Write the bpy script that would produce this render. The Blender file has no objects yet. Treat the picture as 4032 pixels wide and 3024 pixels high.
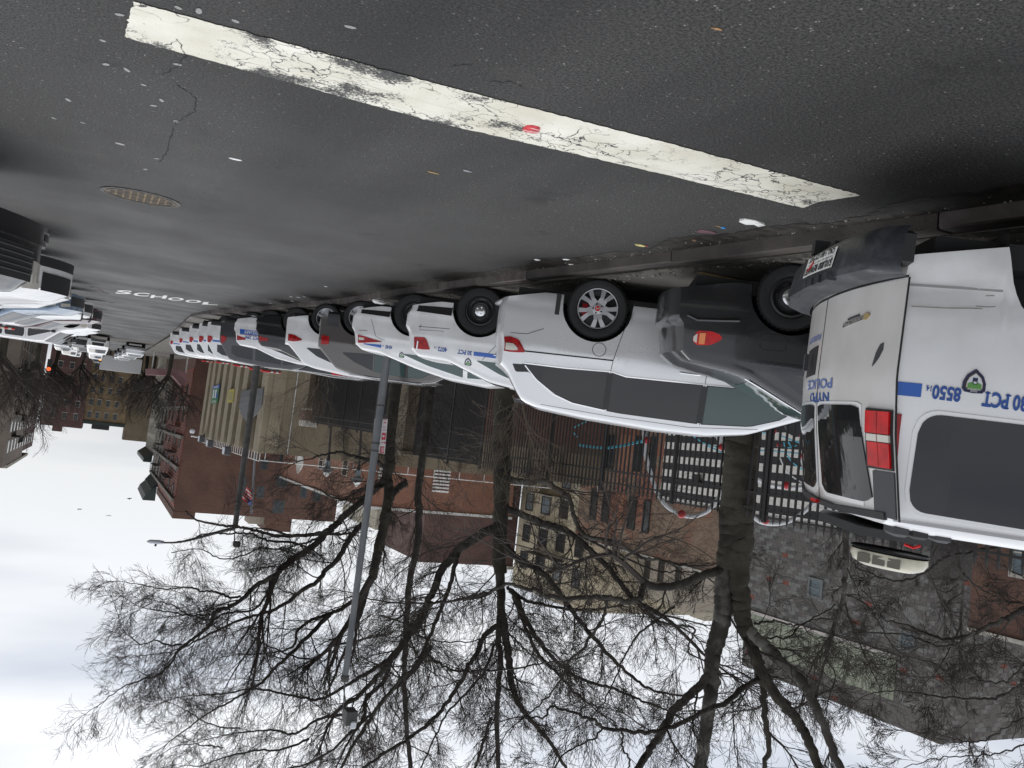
import bpy, math, random
import numpy as np
from mathutils import Matrix, Vector
random.seed(11)
rng = np.random.default_rng(11)
SC = bpy.context.scene
COL = SC.collection

# ------------------------------------------------------------------ survey of the place
# Two frames share the eye point: G = plumb frame (buildings, poles, trees; Y runs down the street),
# R = frame of the falling street surface (road, pavement, parked cars). RT turns R into G.
F = 3261.0; CX, CY = 2016.0, 1512.0; EYE = 1.7
class Cal:
    def __init__(s, S, VP):
        n = math.hypot(S, 1); s.upi = np.array([-S, 1]) / n; s.ri = np.array([-1, -S]) / n
        hy = VP[1] + S * (CX - VP[0]); d = np.dot([0, hy - CY], s.upi); p = math.atan2(-d, F)
        a = np.dot(np.array(VP) - [CX, CY], s.ri)
        cp, sp = math.cos(p), math.sin(p); y = math.atan2(a, F / cp); s.yaw = y
        rz = lambda v: np.array([v[0]*math.cos(y)-v[1]*math.sin(y), v[0]*math.sin(y)+v[1]*math.cos(y), v[2]])
        s.fw = rz((0, cp, sp)); s.up = rz((0, -sp, cp)); s.rt = rz((1, 0, 0)); s.o = np.array([0, 0, EYE])
    def ray(s, x, y):
        v = np.array([x - CX, y - CY]); return s.fw*F + s.rt*(v @ s.ri) + s.up*(v @ s.upi)
    def gnd(s, x, y, z=0.0):
        d = s.ray(x, y); return s.o + d*(z - EYE)/d[2]
    def at(s, x, y, ax, val):
        d = s.ray(x, y); return s.o + d*(val - s.o[ax])/d[ax]
    def dep(s, x, y, D): return s.o + s.ray(x, y)*D/F
RF = Cal(.135, (403, 1340.)); GF = Cal(.113, (403, 1610.))
ib = lambda q: np.array([q.rt*q.ri[0]+q.up*q.upi[0], q.fw, q.rt*q.ri[1]+q.up*q.upi[1]]).T
B1 = ib(RF); B2 = ib(GF)
RTn = B2 @ B1.T
RT = Matrix.Translation((0, 0, EYE)) @ Matrix([list(r) for r in RTn]).to_4x4() @ Matrix.Translation((0, 0, -EYE))
def r2g(p): return RTn @ (np.array(p, float) - RF.o) + RF.o

# ------------------------------------------------------------------ camera, sky, sun, exposure
cam = bpy.data.cameras.new('camera'); cam.sensor_width = 36; cam.lens = F/4032*36; cam.clip_start = .05; cam.clip_end = 3000
co = bpy.data.objects.new('camera', cam); COL.objects.link(co); SC.camera = co
cr = GF.rt*GF.ri[0] + GF.up*GF.upi[0]; cu = -(GF.rt*GF.ri[1] + GF.up*GF.upi[1]); cb = -GF.fw
co.matrix_world = Matrix(((cr[0], cu[0], cb[0], 0), (cr[1], cu[1], cb[1], 0), (cr[2], cu[2], cb[2], EYE), (0, 0, 0, 1)))

W = bpy.data.worlds.new('World'); SC.world = W; W.use_nodes = True
nt = W.node_tree; nt.nodes.clear()
out = nt.nodes.new('ShaderNodeOutputWorld'); bg = nt.nodes.new('ShaderNodeBackground')
sky = nt.nodes.new('ShaderNodeTexSky'); sky.sky_type = 'NISHITA'; sky.sun_disc = False
sky.sun_elevation = math.radians(50); sky.sun_rotation = math.radians(200)
skm = nt.nodes.new('ShaderNodeVectorMath'); skm.operation = 'SCALE'; skm.inputs['Scale'].default_value = .12
tc = nt.nodes.new('ShaderNodeTexCoord'); mp = nt.nodes.new('ShaderNodeMapping'); mp.inputs['Scale'].default_value = (1.0, 1.0, 5.5)
no = nt.nodes.new('ShaderNodeTexNoise'); no.inputs['Scale'].default_value = 1.6; no.inputs['Detail'].default_value = 4; no.inputs['Roughness'].default_value = .5
rp = nt.nodes.new('ShaderNodeValToRGB')
rp.color_ramp.elements[0].position = .38; rp.color_ramp.elements[0].color = (.59, .625, .695, 1)
rp.color_ramp.elements[1].position = .60; rp.color_ramp.elements[1].color = (.885, .895, .915, 1)
mx = nt.nodes.new('ShaderNodeMix'); mx.data_type = 'RGBA'; mx.inputs[0].default_value = .93
L = nt.links.new
L(tc.outputs['Generated'], mp.inputs[0]); L(mp.outputs[0], no.inputs[0]); L(no.outputs[0], rp.inputs[0])
L(sky.outputs[0], skm.inputs[0]); L(skm.outputs[0], mx.inputs[6]); L(rp.outputs[0], mx.inputs[7])
sz = nt.nodes.new('ShaderNodeSeparateXYZ'); L(tc.outputs['Generated'], sz.inputs[0])
gr = nt.nodes.new('ShaderNodeMapRange'); gr.inputs[1].default_value = 0; gr.inputs[2].default_value = 1; gr.inputs[3].default_value = .93; gr.inputs[4].default_value = 1.95; L(sz.outputs[2], gr.inputs[0]); L(gr.outputs[0], bg.inputs[1])
L(mx.outputs[2], bg.inputs[0]); L(bg.outputs[0], out.inputs[0])
sun = bpy.data.lights.new('sun', 'SUN'); sun.energy = .7; sun.angle = math.radians(25); sun.color = (1, .97, .93)
so = bpy.data.objects.new('sun', sun); COL.objects.link(so)
so.rotation_euler = (math.radians(40), 0, math.radians(160))
vs = SC.view_settings; vs.view_transform = 'Standard'; vs.look = 'None'; vs.exposure = 0.0; vs.gamma = 1; vs.use_curve_mapping = False
SC.render.engine = 'CYCLES'

# ------------------------------------------------------------------ materials
MATS = {}
def pm(name, base, rough=.5, metal=0., var=0., vs=4., bump=0., bs=40., coat=0., spec=.5, col2=None, t0=.4, t1=.6, emis=None, stretch=None, det=5):
    if name in MATS: return MATS[name]
    m = bpy.data.materials.new(name); m.use_nodes = True; MATS[name] = m
    n = m.node_tree.nodes; l = m.node_tree.links; b = n['Principled BSDF']
    b.inputs['Base Color'].default_value = (*base, 1); b.inputs['Roughness'].default_value = rough; b.inputs['Metallic'].default_value = metal
    b.inputs['Specular IOR Level'].default_value = spec; b.inputs['Coat Weight'].default_value = coat; b.inputs['Coat Roughness'].default_value = .06
    tc = n.new('ShaderNodeTexCoord'); src = tc.outputs['Object']
    if stretch:
        mp = n.new('ShaderNodeMapping'); mp.inputs['Scale'].default_value = stretch; l.new(src, mp.inputs[0]); src = mp.outputs[0]
    if var > 0 or col2:
        no = n.new('ShaderNodeTexNoise'); no.inputs['Scale'].default_value = vs; no.inputs['Detail'].default_value = det; l.new(src, no.inputs[0])
        r = n.new('ShaderNodeValToRGB'); l.new(no.outputs[0], r.inputs[0])
        c2 = col2 if col2 else tuple(min(1, c*(1+var)) for c in base); c1 = base if col2 else tuple(c*(1-var) for c in base)
        r.color_ramp.elements[0].position = t0; r.color_ramp.elements[0].color = (*c1, 1)
        r.color_ramp.elements[1].position = t1; r.color_ramp.elements[1].color = (*c2, 1)
        l.new(r.outputs[0], b.inputs['Base Color'])
    if bump > 0:
        n2 = n.new('ShaderNodeTexNoise'); n2.inputs['Scale'].default_value = bs; n2.inputs['Detail'].default_value = 4; l.new(src, n2.inputs[0])
        bp = n.new('ShaderNodeBump'); bp.inputs['Strength'].default_value = bump; bp.inputs['Distance'].default_value = .02
        l.new(n2.outputs[0], bp.inputs['Height']); l.new(bp.outputs[0], b.inputs['Normal'])
    if emis: b.inputs['Emission Color'].default_value = (*emis[0], 1); b.inputs['Emission Strength'].default_value = emis[1]
    return m
def node_math(n, l, op, a, b=None, c=None):
    q = n.new('ShaderNodeMath'); q.operation = op
    for i, v in enumerate((a, b, c)):
        if v is None: continue
        if isinstance(v, (int, float)): q.inputs[i].default_value = v
        else: l.new(v, q.inputs[i])
    return q.outputs[0]
def mixc(n, l, fac, a, b):
    q = n.new('ShaderNodeMix'); q.data_type = 'RGBA'
    for i, v in ((0, fac), (6, a), (7, b)):
        if isinstance(v, (int, float)): q.inputs[i].default_value = v
        elif isinstance(v, tuple): q.inputs[i].default_value = (*v, 1)
        else: l.new(v, q.inputs[i])
    return q.outputs[2]
def asphalt_nodes(m):
    n = m.node_tree.nodes; l = m.node_tree.links; tc = n.new('ShaderNodeTexCoord'); P = tc.outputs['Object']
    def noise(s, d=3, r=.5):
        q = n.new('ShaderNodeTexNoise'); q.inputs['Scale'].default_value = s; q.inputs['Detail'].default_value = d; q.inputs['Roughness'].default_value = r; l.new(P, q.inputs[0]); return q.outputs[0]
    def ramp(v, a, b):
        q = n.new('ShaderNodeMapRange'); q.inputs[1].default_value = a; q.inputs[2].default_value = b; l.new(v, q.inputs[0]); return q.outputs[0]
    big = ramp(noise(.55, 4, .6), .35, .7)
    c = mixc(n, l, big, (.028, .0275, .026), (.048, .047, .045))
    fine = ramp(noise(62, 4, .85), .40, .60)
    c = mixc(n, l, fine, mixc(n, l, .80, c, (.006, .006, .006)), mixc(n, l, .45, c, (.15, .145, .14)))
    v = n.new('ShaderNodeTexVoronoi'); v.inputs['Scale'].default_value = 34; l.new(P, v.inputs[0])
    d = ramp(v.outputs['Distance'], .24, .14)
    sel = ramp(noise(23, 1), .57, .63)
    spk = node_math(n, l, 'MULTIPLY', d, sel)
    c = mixc(n, l, node_math(n, l, 'MULTIPLY', spk, .9), c, (.30, .29, .27))
    v2 = n.new('ShaderNodeTexVoronoi'); v2.inputs['Scale'].default_value = 9; l.new(P, v2.inputs[0])
    d2 = node_math(n, l, 'MULTIPLY', ramp(v2.outputs['Distance'], .11, .07), ramp(noise(3.1, 1), .6, .64))
    c = mixc(n, l, node_math(n, l, 'MULTIPLY', d2, .6), c, (.2, .195, .185))
    return n, l, P, noise, ramp, c, fine
def asphalt():
    m = bpy.data.materials.new('asphalt'); m.use_nodes = True
    n, l, P, noise, ramp, c, fine = asphalt_nodes(m); b = n['Principled BSDF']
    # worn, polished wheel tracks and oil drips along the lane
    mp = n.new('ShaderNodeMapping'); mp.inputs['Scale'].default_value = (.55, .07, 1); l.new(P, mp.inputs[0])
    q = n.new('ShaderNodeTexNoise'); q.inputs['Scale'].default_value = 1.3; q.inputs['Detail'].default_value = 5; l.new(mp.outputs[0], q.inputs[0])
    st = ramp(q.outputs[0], .48, .66)
    c = mixc(n, l, node_math(n, l, 'MULTIPLY', st, .5), c, (.014, .014, .014))
    oil = ramp(noise(1.35, 5, .65), .60, .72)
    c = mixc(n, l, node_math(n, l, 'MULTIPLY', oil, .55), c, (.011, .0105, .010))
    dust = ramp(noise(.9, 5, .7), .62, .78)
    c = mixc(n, l, node_math(n, l, 'MULTIPLY', dust, .30), c, (.12, .11, .095))
    l.new(c, b.inputs['Base Color']); b.inputs['Roughness'].default_value = .62
    l.new(node_math(n, l, 'MULTIPLY_ADD', ramp(noise(.35, 3), .35, .65), .22, .46), b.inputs['Roughness'])
    b.inputs['Specular IOR Level'].default_value = .28
    bp = n.new('ShaderNodeBump'); bp.inputs['Strength'].default_value = .9; bp.inputs['Distance'].default_value = .012; l.new(noise(70, 4, .85), bp.inputs['Height']); l.new(bp.outputs[0], b.inputs['Normal'])
    return m
def roadpaint():
    m = bpy.data.materials.new('worn_road_paint'); m.use_nodes = True
    n, l, P, noise, ramp, asp, fine = asphalt_nodes(m); b = n['Principled BSDF']
    base = mixc(n, l, ramp(noise(2.2, 4), .35, .7), (.60, .57, .47), (.76, .745, .66))
    v = n.new('ShaderNodeTexVoronoi'); v.feature = 'DISTANCE_TO_EDGE'; v.inputs['Scale'].default_value = 5.5
    dn = n.new('ShaderNodeTexNoise'); dn.inputs['Scale'].default_value = 7; dn.inputs['Detail'].default_value = 3; l.new(P, dn.inputs[0])
    va = n.new('ShaderNodeVectorMath'); va.operation = 'MULTIPLY_ADD'; va.inputs[1].default_value = (.3, .3, .3); l.new(dn.outputs['Color'], va.inputs[0]); l.new(P, va.inputs[2]); l.new(va.outputs[0], v.inputs[0])
    crack = node_math(n, l, 'MULTIPLY', ramp(v.outputs['Distance'], .032, .012), ramp(noise(1.7, 2), .40, .52))
    # scuffed away patches, heavier near the middle of the bar's left third
    sx = n.new('ShaderNodeSeparateXYZ'); l.new(P, sx.inputs[0])
    cen = ramp(node_math(n, l, 'ABSOLUTE', node_math(n, l, 'ADD', sx.outputs[0], 1.05)), 1.25, .15)
    wv = node_math(n, l, 'ADD', noise(3.0, 3), node_math(n, l, 'MULTIPLY', noise(55, 3, .8), .55))
    wear = ramp(node_math(n, l, 'ADD', wv, node_math(n, l, 'MULTIPLY', cen, .17)), .93, 1.0)
    hole = ramp(noise(38, 3, .7), .67, .72)
    f = node_math(n, l, 'MAXIMUM', node_math(n, l, 'MAXIMUM', crack, wear), node_math(n, l, 'MULTIPLY', hole, .7))
    c = mixc(n, l, f, base, asp)
    l.new(c, b.inputs['Base Color']); b.inputs['Roughness'].default_value = .65
    bp = n.new('ShaderNodeBump'); bp.inputs['Strength'].default_value = .3; bp.inputs['Distance'].default_value = .01; l.new(noise(90, 3, .7), bp.inputs['Height']); l.new(bp.outputs[0], b.inputs['Normal'])
    return m
def brickmat(name, c1, c2, mortar, sc=1., bw=.215, bh=.072, var=.25, patch=None, axis='XZ', pt=(.5,.62)):
    """bricks too far away to be told apart: colour and relief on the wall"""
    if name in MATS: return MATS[name]
    m = bpy.data.materials.new(name); m.use_nodes = True; MATS[name] = m
    n = m.node_tree.nodes; l = m.node_tree.links; b = n['Principled BSDF']; tc = n.new('ShaderNodeTexCoord')
    sx = n.new('ShaderNodeSeparateXYZ'); l.new(tc.outputs['Object'], sx.inputs[0]); cb_ = n.new('ShaderNodeCombineXYZ')
    u = node_math(n, l, 'ADD', sx.outputs[0], sx.outputs[1])
    l.new(u, cb_.inputs[0]); l.new(sx.outputs[2], cb_.inputs[1])
    br = n.new('ShaderNodeTexBrick'); l.new(cb_.outputs[0], br.inputs[0])
    br.inputs['Scale'].default_value = 1/sc; br.inputs['Brick Width'].default_value = bw; br.inputs['Row Height'].default_value = bh; br.inputs['Mortar Size'].default_value = .008
    br.inputs['Color1'].default_value = (*c1, 1); br.inputs['Color2'].default_value = (*c2, 1); br.inputs['Mortar'].default_value = (*mortar, 1); br.inputs['Bias'].default_value = -.1
    no = n.new('ShaderNodeTexNoise'); no.inputs['Scale'].default_value = .45; no.inputs['Detail'].default_value = 6; l.new(tc.outputs['Object'], no.inputs[0])
    r = n.new('ShaderNodeMapRange'); r.inputs[1].default_value = .3; r.inputs[2].default_value = .7; r.inputs[3].default_value = 1-var; r.inputs[4].default_value = 1+var; l.new(no.outputs[0], r.inputs[0])
    hs = n.new('ShaderNodeHueSaturation'); l.new(r.outputs[0], hs.inputs['Value']); l.new(br.outputs[0], hs.inputs['Color']); c = hs.outputs[0]
    if patch:
        n2 = n.new('ShaderNodeTexNoise'); n2.inputs['Scale'].default_value = .28; n2.inputs['Detail'].default_value = 7; n2.inputs['Roughness'].default_value = .6; l.new(tc.outputs['Object'], n2.inputs[0])
        r2 = n.new('ShaderNodeMapRange'); r2.inputs[1].default_value = pt[0]; r2.inputs[2].default_value = pt[1]; l.new(n2.outputs[0], r2.inputs[0])
        c = mixc(n, l, node_math(n, l, 'MULTIPLY', r2.outputs[0], .75), c, patch)
    l.new(c, b.inputs['Base Color']); b.inputs['Roughness'].default_value = .85
    bp = n.new('ShaderNodeBump'); bp.inputs['Strength'].default_value = .5; bp.inputs['Distance'].default_value = .01; bp.invert = True; l.new(br.outputs['Fac'], bp.inputs['Height']); l.new(bp.outputs[0], b.inputs['Normal'])
    return m

WHITE = pm('white_car_paint', (.78, .785, .79), .28, coat=.6, var=.05, vs=3)
def dirtypaint(name, base, dirt, z0=.35, z1=.95):
    m = bpy.data.materials.new(name); m.use_nodes = True; MATS[name] = m
    n = m.node_tree.nodes; l = m.node_tree.links; b = n['Principled BSDF']; tc = n.new('ShaderNodeTexCoord')
    sx = n.new('ShaderNodeSeparateXYZ'); l.new(tc.outputs['Object'], sx.inputs[0])
    no = n.new('ShaderNodeTexNoise'); no.inputs['Scale'].default_value = 3.5; no.inputs['Detail'].default_value = 7; l.new(tc.outputs['Object'], no.inputs[0])
    r = n.new('ShaderNodeMapRange'); r.inputs[1].default_value = z1; r.inputs[2].default_value = z0; r.inputs[3].default_value = 0; r.inputs[4].default_value = .9; l.new(sx.outputs[2], r.inputs[0])
    f = node_math(n, l, 'MULTIPLY', node_math(n, l, 'MULTIPLY', no.outputs[0], no.outputs[0]), r.outputs[0])
    n3 = n.new('ShaderNodeTexNoise'); n3.inputs['Scale'].default_value = 60; n3.inputs['Detail'].default_value = 2; l.new(tc.outputs['Object'], n3.inputs[0])
    r3 = n.new('ShaderNodeMapRange'); r3.inputs[1].default_value = .7; r3.inputs[2].default_value = .78; l.new(n3.outputs[0], r3.inputs[0])
    f = node_math(n, l, 'ADD', f, node_math(n, l, 'MULTIPLY', r3.outputs[0], .10))
    f = node_math(n, l, 'ADD', f, node_math(n, l, 'MULTIPLY', no.outputs[0], .10))
    l.new(mixc(n, l, f, base, dirt), b.inputs['Base Color'])
    l.new(node_math(n, l, 'MULTIPLY_ADD', f, .6, .25), b.inputs['Roughness']); b.inputs['Coat Weight'].default_value = .45; b.inputs['Coat Roughness'].default_value = .12
    return m
WHITE_D = dirtypaint('weathered_white_paint', (.79, .79, .79), (.24, .225, .195), .32, 1.35)
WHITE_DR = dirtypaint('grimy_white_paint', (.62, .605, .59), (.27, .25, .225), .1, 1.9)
PEARL = dirtypaint('silver_white_paint', (.70, .705, .71), (.42, .41, .40), .2, .7); PEARL.node_tree.nodes['Principled BSDF'].inputs['Metallic'].default_value = .5
DGREY = pm('dark_grey_paint', (.013, .014, .016), .25, coat=.35, spec=.5)
TAUPE = pm('taupe_paint', (.115, .105, .098), .25, metal=.35, coat=.5)
BLACKP = pm('black_paint', (.008, .008, .009), .25, coat=.5)
GREYP = pm('charcoal_paint', (.06, .06, .065), .25, metal=.3, coat=.5)
MAROON = pm('maroon_paint', (.06, .022, .03), .25, coat=.6)
BLUEG = pm('blue_grey_paint', (.20, .26, .34), .25, metal=.3, coat=.5)
SILVER = pm('silver_paint', (.42, .43, .44), .3, metal=.5, coat=.4)
GLASS = pm('dark_glass', (.013, .015, .016), .04, spec=.6)
TINT = pm('tinted_glass', (.010, .011, .013), .05, spec=.55)
TEAL = pm('teal_glass', (.045, .075, .073), .05, spec=.6)
RUBBER = pm('tyre_rubber', (.014, .014, .014), .75, bump=.2, bs=60)
PLASTIC = pm('black_plastic', (.018, .018, .019), .5, bump=.12, bs=120)
GPLASTIC = pm('grey_plastic', (.045, .047, .052), .45)
BUMPER = pm('scuffed_bumper', (.024, .027, .032), .42, col2=(.06, .065, .07), vs=7, t0=.5, t1=.7, bump=.15, bs=30)
RED = pm('red_lens', (.62, .006, .008), .22, coat=.15, spec=.3, col2=(.40, .004, .006), vs=9)
RED2 = pm('dark_red_lens', (.24, .004, .006), .2, coat=.2, spec=.3, col2=(.38, .01, .012), vs=12)
CLEAR = pm('clear_lens', (.55, .52, .46), .15, coat=.8)
AMBER = pm('amber_lens', (.75, .2, .03), .2, coat=.6)
CHROME = pm('chrome', (.75, .75, .76), .12, metal=1)
ALLOY = pm('machined_alloy', (.55, .55, .57), .3, metal=.85)
STEEL = pm('black_steel_wheel', (.02, .02, .021), .45)
BLUE = pm('police_blue', (.012, .10, .42), .35, coat=.3)
BLUET = pm('police_blue_letters', (.018, .075, .30), .4)
SEAM = pm('seam_black', (.008, .008, .008), .8)
NAVY = pm('badge_navy', (.01, .012, .05), .4); GOLD = pm('badge_gold', (.35, .26, .12), .5); GREEN = pm('badge_green', (.10, .28, .06), .5); PALE = pm('badge_white', (.6, .62, .66), .5)
WPAPER = pm('white_paper', (.72, .72, .70), .7, var=.1, vs=40)

# ------------------------------------------------------------------ helpers
class MB:
    def __init__(s): s.v = []; s.f = []
    def add(s, vs, fs):
        o = len(s.v); s.v.extend([tuple(map(float, p)) for p in vs]); s.f.extend([tuple(i + o for i in f) for f in fs]); return s
    def box(s, a, b, M=None):
        x0, y0, z0 = a; x1, y1, z1 = b
        v = [(x0,y0,z0),(x1,y0,z0),(x1,y1,z0),(x0,y1,z0),(x0,y0,z1),(x1,y0,z1),(x1,y1,z1),(x0,y1,z1)]
        if M is not None: v = [tuple(M @ Vector(p)) for p in v]
        return s.add(v, [(0,3,2,1),(4,5,6,7),(0,1,5,4),(1,2,6,5),(2,3,7,6),(3,0,4,7)])
    def bbox(s, a, b, e=.01):
        """box with bevelled long edges"""
        x0, y0, z0 = a; x1, y1, z1 = b
        v = []
        for z, d in ((z0, e), (z0+e, 0), (z1-e, 0), (z1, e)):
            v += [(x0+d,y0+d,z),(x1-d,y0+d,z),(x1-d,y1-d,z),(x0+d,y1-d,z)]
        f = [(3,2,1,0),(12,13,14,15)]
        for k in range(3):
            for i in range(4): f.append((4*k+i, 4*k+(i+1)%4, 4*k+4+(i+1)%4, 4*k+4+i))
        return s.add(v, f)
    def tube(s, pts, rad, k=8, cap=True, closed=False):
        P = np.array(pts, float); n = len(P)
        R_ = np.full(n, rad) if np.isscalar(rad) else np.array(rad, float)
        T = np.zeros_like(P); T[1:-1] = P[2:] - P[:-2]; T[0] = P[1] - P[0]; T[-1] = P[-1] - P[-2]
        T /= (np.linalg.norm(T, axis=1)[:, None] + 1e-9)
        up = np.array([0, 0, 1.]) if abs(T[0][2]) < .9 else np.array([1., 0, 0])
        A = np.zeros_like(P); a = np.cross(T[0], up); a /= np.linalg.norm(a)
        for i in range(n):
            a = a - T[i]*np.dot(a, T[i]); a /= (np.linalg.norm(a) + 1e-9); A[i] = a
        Bn = np.cross(T, A); ang = np.arange(k)*2*math.pi/k
        V = P[:, None, :] + R_[:, None, None]*(np.cos(ang)[None, :, None]*A[:, None, :] + np.sin(ang)[None, :, None]*Bn[:, None, :])
        fs = [(i*k+j, i*k+(j+1) % k, (i+1)*k+(j+1) % k, (i+1)*k+j) for i in range(n-1) for j in range(k)]
        if cap and k > 3: fs += [tuple(range(k-1, -1, -1)), tuple((n-1)*k+j for j in range(k))]
        return s.add(V.reshape(-1, 3), fs)
    def lathe(s, prof, k=24, axis='z', c=(0, 0, 0)):
        v = []
        for r, h in prof:
            for j in range(k):
                a = 2*math.pi*j/k; p = (r*math.cos(a), r*math.sin(a), h)
                if axis == 'y': p = (p[0], p[2], p[1])
                if axis == 'x': p = (p[2], p[0], p[1])
                v.append((p[0]+c[0], p[1]+c[1], p[2]+c[2]))
        n = len(prof); f = [(i*k+j, i*k+(j+1) % k, (i+1)*k+(j+1) % k, (i+1)*k+j) for i in range(n-1) for j in range(k)]
        return s.add(v, f)
    def quad(s, a, b, c, d): return s.add([a, b, c, d], [(0, 1, 2, 3)])
    def poly(s, pts): return s.add(pts, [tuple(range(len(pts)))])
    def prism(s, pts, off):
        n = len(pts); o = np.array(off, float); v = [np.array(p, float) for p in pts] + [np.array(p, float)+o for p in pts]
        return s.add(v, [tuple(range(n)), tuple(range(2*n-1, n-1, -1))] + [(i, n+i, n+(i+1) % n, (i+1) % n) for i in range(n)])
    def mesh(s, name, smooth=None):
        me = bpy.data.meshes.new(name); me.from_pydata(s.v, [], s.f); me.update()
        if smooth is not None:
            me.shade_smooth()
            try: me.set_sharp_from_angle(angle=math.radians(smooth))
            except Exception: pass
        return me
    def obj(s, name, mat, parent=None, smooth=None, M=None, **tags):
        me = s.mesh(name, smooth); me.materials.append(mat)
        o = bpy.data.objects.new(name, me); COL.objects.link(o)
        if parent is not None: o.parent = parent
        if M is not None: o.matrix_world = M
        for k_, v_ in tags.items(): o[k_] = v_
        return o
def thing(name, label, cat, M=None, group=None):
    o = bpy.data.objects.new(name, None); COL.objects.link(o); o.empty_display_size = .2
    if M is not None: o.matrix_world = M
    o['label'] = label; o['category'] = cat
    if group: o['group'] = group
    return o
def struct(name, M=None):
    o = bpy.data.objects.new(name, None); COL.objects.link(o)
    if M is not None: o.matrix_world = M
    o['kind'] = 'structure'; return o
def share(src, name, parent, loc=(0, 0, 0), M=None):
    o = bpy.data.objects.new(name, src.data if hasattr(src, 'data') and not isinstance(src, bpy.types.Mesh) else src); COL.objects.link(o); o.parent = parent
    if M is not None: o.matrix_local = M
    else: o.location = loc
    return o
def copy_tree(o, parent=None):
    c = o.copy(); COL.objects.link(c)
    if parent is not None: c.parent = parent; c.matrix_parent_inverse = Matrix()
    for ch in list(o.children): copy_tree(ch, c)
    return c
def T(x, y, z=0): return Matrix.Translation((x, y, z))
def Rz(a): return Matrix.Rotation(a, 4, 'Z')
def interp(x, pts): return float(np.interp(x, [p[0] for p in pts], [p[1] for p in pts]))

# text -> flat mesh in XY, baseline at 0, anchored left
def textmesh(s, h, sx=1., bold=.012, align='LEFT', spacing=1.0):
    cu_ = bpy.data.curves.new('letters', 'FONT'); cu_.body = s; cu_.size = 1; cu_.resolution_u = 3; cu_.offset = bold; cu_.space_character = spacing; cu_.align_x = align
    ob = bpy.data.objects.new('letters', cu_); COL.objects.link(ob); bpy.context.view_layer.update()
    me = bpy.data.meshes.new_from_object(ob.evaluated_get(bpy.context.evaluated_depsgraph_get()))
    V = [(v.co.x*h/.70*sx, v.co.y*h/.70) for v in me.vertices]; Fc = [tuple(p.vertices) for p in me.polygons]
    bpy.data.objects.remove(ob); bpy.data.curves.remove(cu_); bpy.data.meshes.remove(me)
    return V, Fc

# ------------------------------------------------------------------ ground, road, pavement (street frame R)
def rise(y):
    return 0. if y < 42 else (.0006*(y-42)**2 if y < 80 else .87 + .0456*(y-80) - .0002*(y-80)**2 if y < 190 else 3.47+.0016*(y-190))
KERB = [(-5.25, -12), (-5.2, 3), (-5.15, 5.7), (-5.1, 7.4), (-4.95, 10.5), (-4.82, 14), (-4.78, 19), (-4.3, 26), (-3.9, 30.5), (-3.45, 35.5), (-3.4, 40), (-3.75, 47), (-4.2, 56), (-4.6, 70), (-4.8, 110), (-4.8, 300)]
def kx(y): return float(np.interp(y, [p[1] for p in KERB], [p[0] for p in KERB]))
ASPH = asphalt(); PAINT = roadpaint()
CONC = pm('pavement_concrete', (.105, .096, .082), .85, col2=(.155, .142, .122), vs=1.6, t0=.3, t1=.7, bump=.3, bs=80)
CONC2 = pm('pavement_concrete_dark', (.082, .074, .064), .85, col2=(.125, .113, .097), vs=2.1, t0=.3, t1=.7, bump=.3, bs=80)
CONC3 = pm('pavement_concrete_pale', (.125, .114, .097), .85, col2=(.175, .162, .138), vs=1.9, t0=.3, t1=.7, bump=.3, bs=80)
KERBM = pm('kerb_concrete', (.034, .028, .025), .8, col2=(.068, .058, .050), vs=2.5, t0=.35, t1=.65, bump=.3, bs=50)
DIRT = pm('kerb_dirt', (.035, .03, .024), .95, col2=(.10, .09, .075), vs=14, t0=.4, t1=.7, bump=.8, bs=60)
SOIL = pm('bare_ground', (.07, .06, .05), .95, col2=(.11, .1, .085), vs=.4, bump=.3, bs=10)

def sheet(name, xs, ys, zf, mat, parent=None, M=RT, **tags):
    b = MB(); nx = len(xs)
    vs = [(x, y, zf(x, y)) for y in ys for x in xs]
    fs = [(j*nx+i, j*nx+i+1, (j+1)*nx+i+1, (j+1)*nx+i) for j in range(len(ys)-1) for i in range(nx-1)]
    b.add(vs, fs); return b.obj(name, mat, parent, M=M if parent is None else None, **tags)
YS = [-60, -12, 3, 20, 42] + list(range(46, 200, 8)) + [220, 300, 450, 900]
sheet('ground', [-700, -60, 0, 60, 700], YS, lambda x, y: rise(y) - .04, SOIL, kind='structure')
road = struct('road', RT)
b = MB(); yy = [-12, 0] + [p[1] for p in KERB[2:-1]] + list(range(120, 301, 20)); yy = sorted(set(yy))
vs = []; fs = []
for y in yy: vs += [(kx(y)-.02, y, rise(y)), (14, y, rise(y))]
for i in range(len(yy)-1): fs.append((2*i, 2*i+1, 2*i+3, 2*i+2))
b.add(vs, fs); b.obj('road_surface', ASPH, road)

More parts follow.
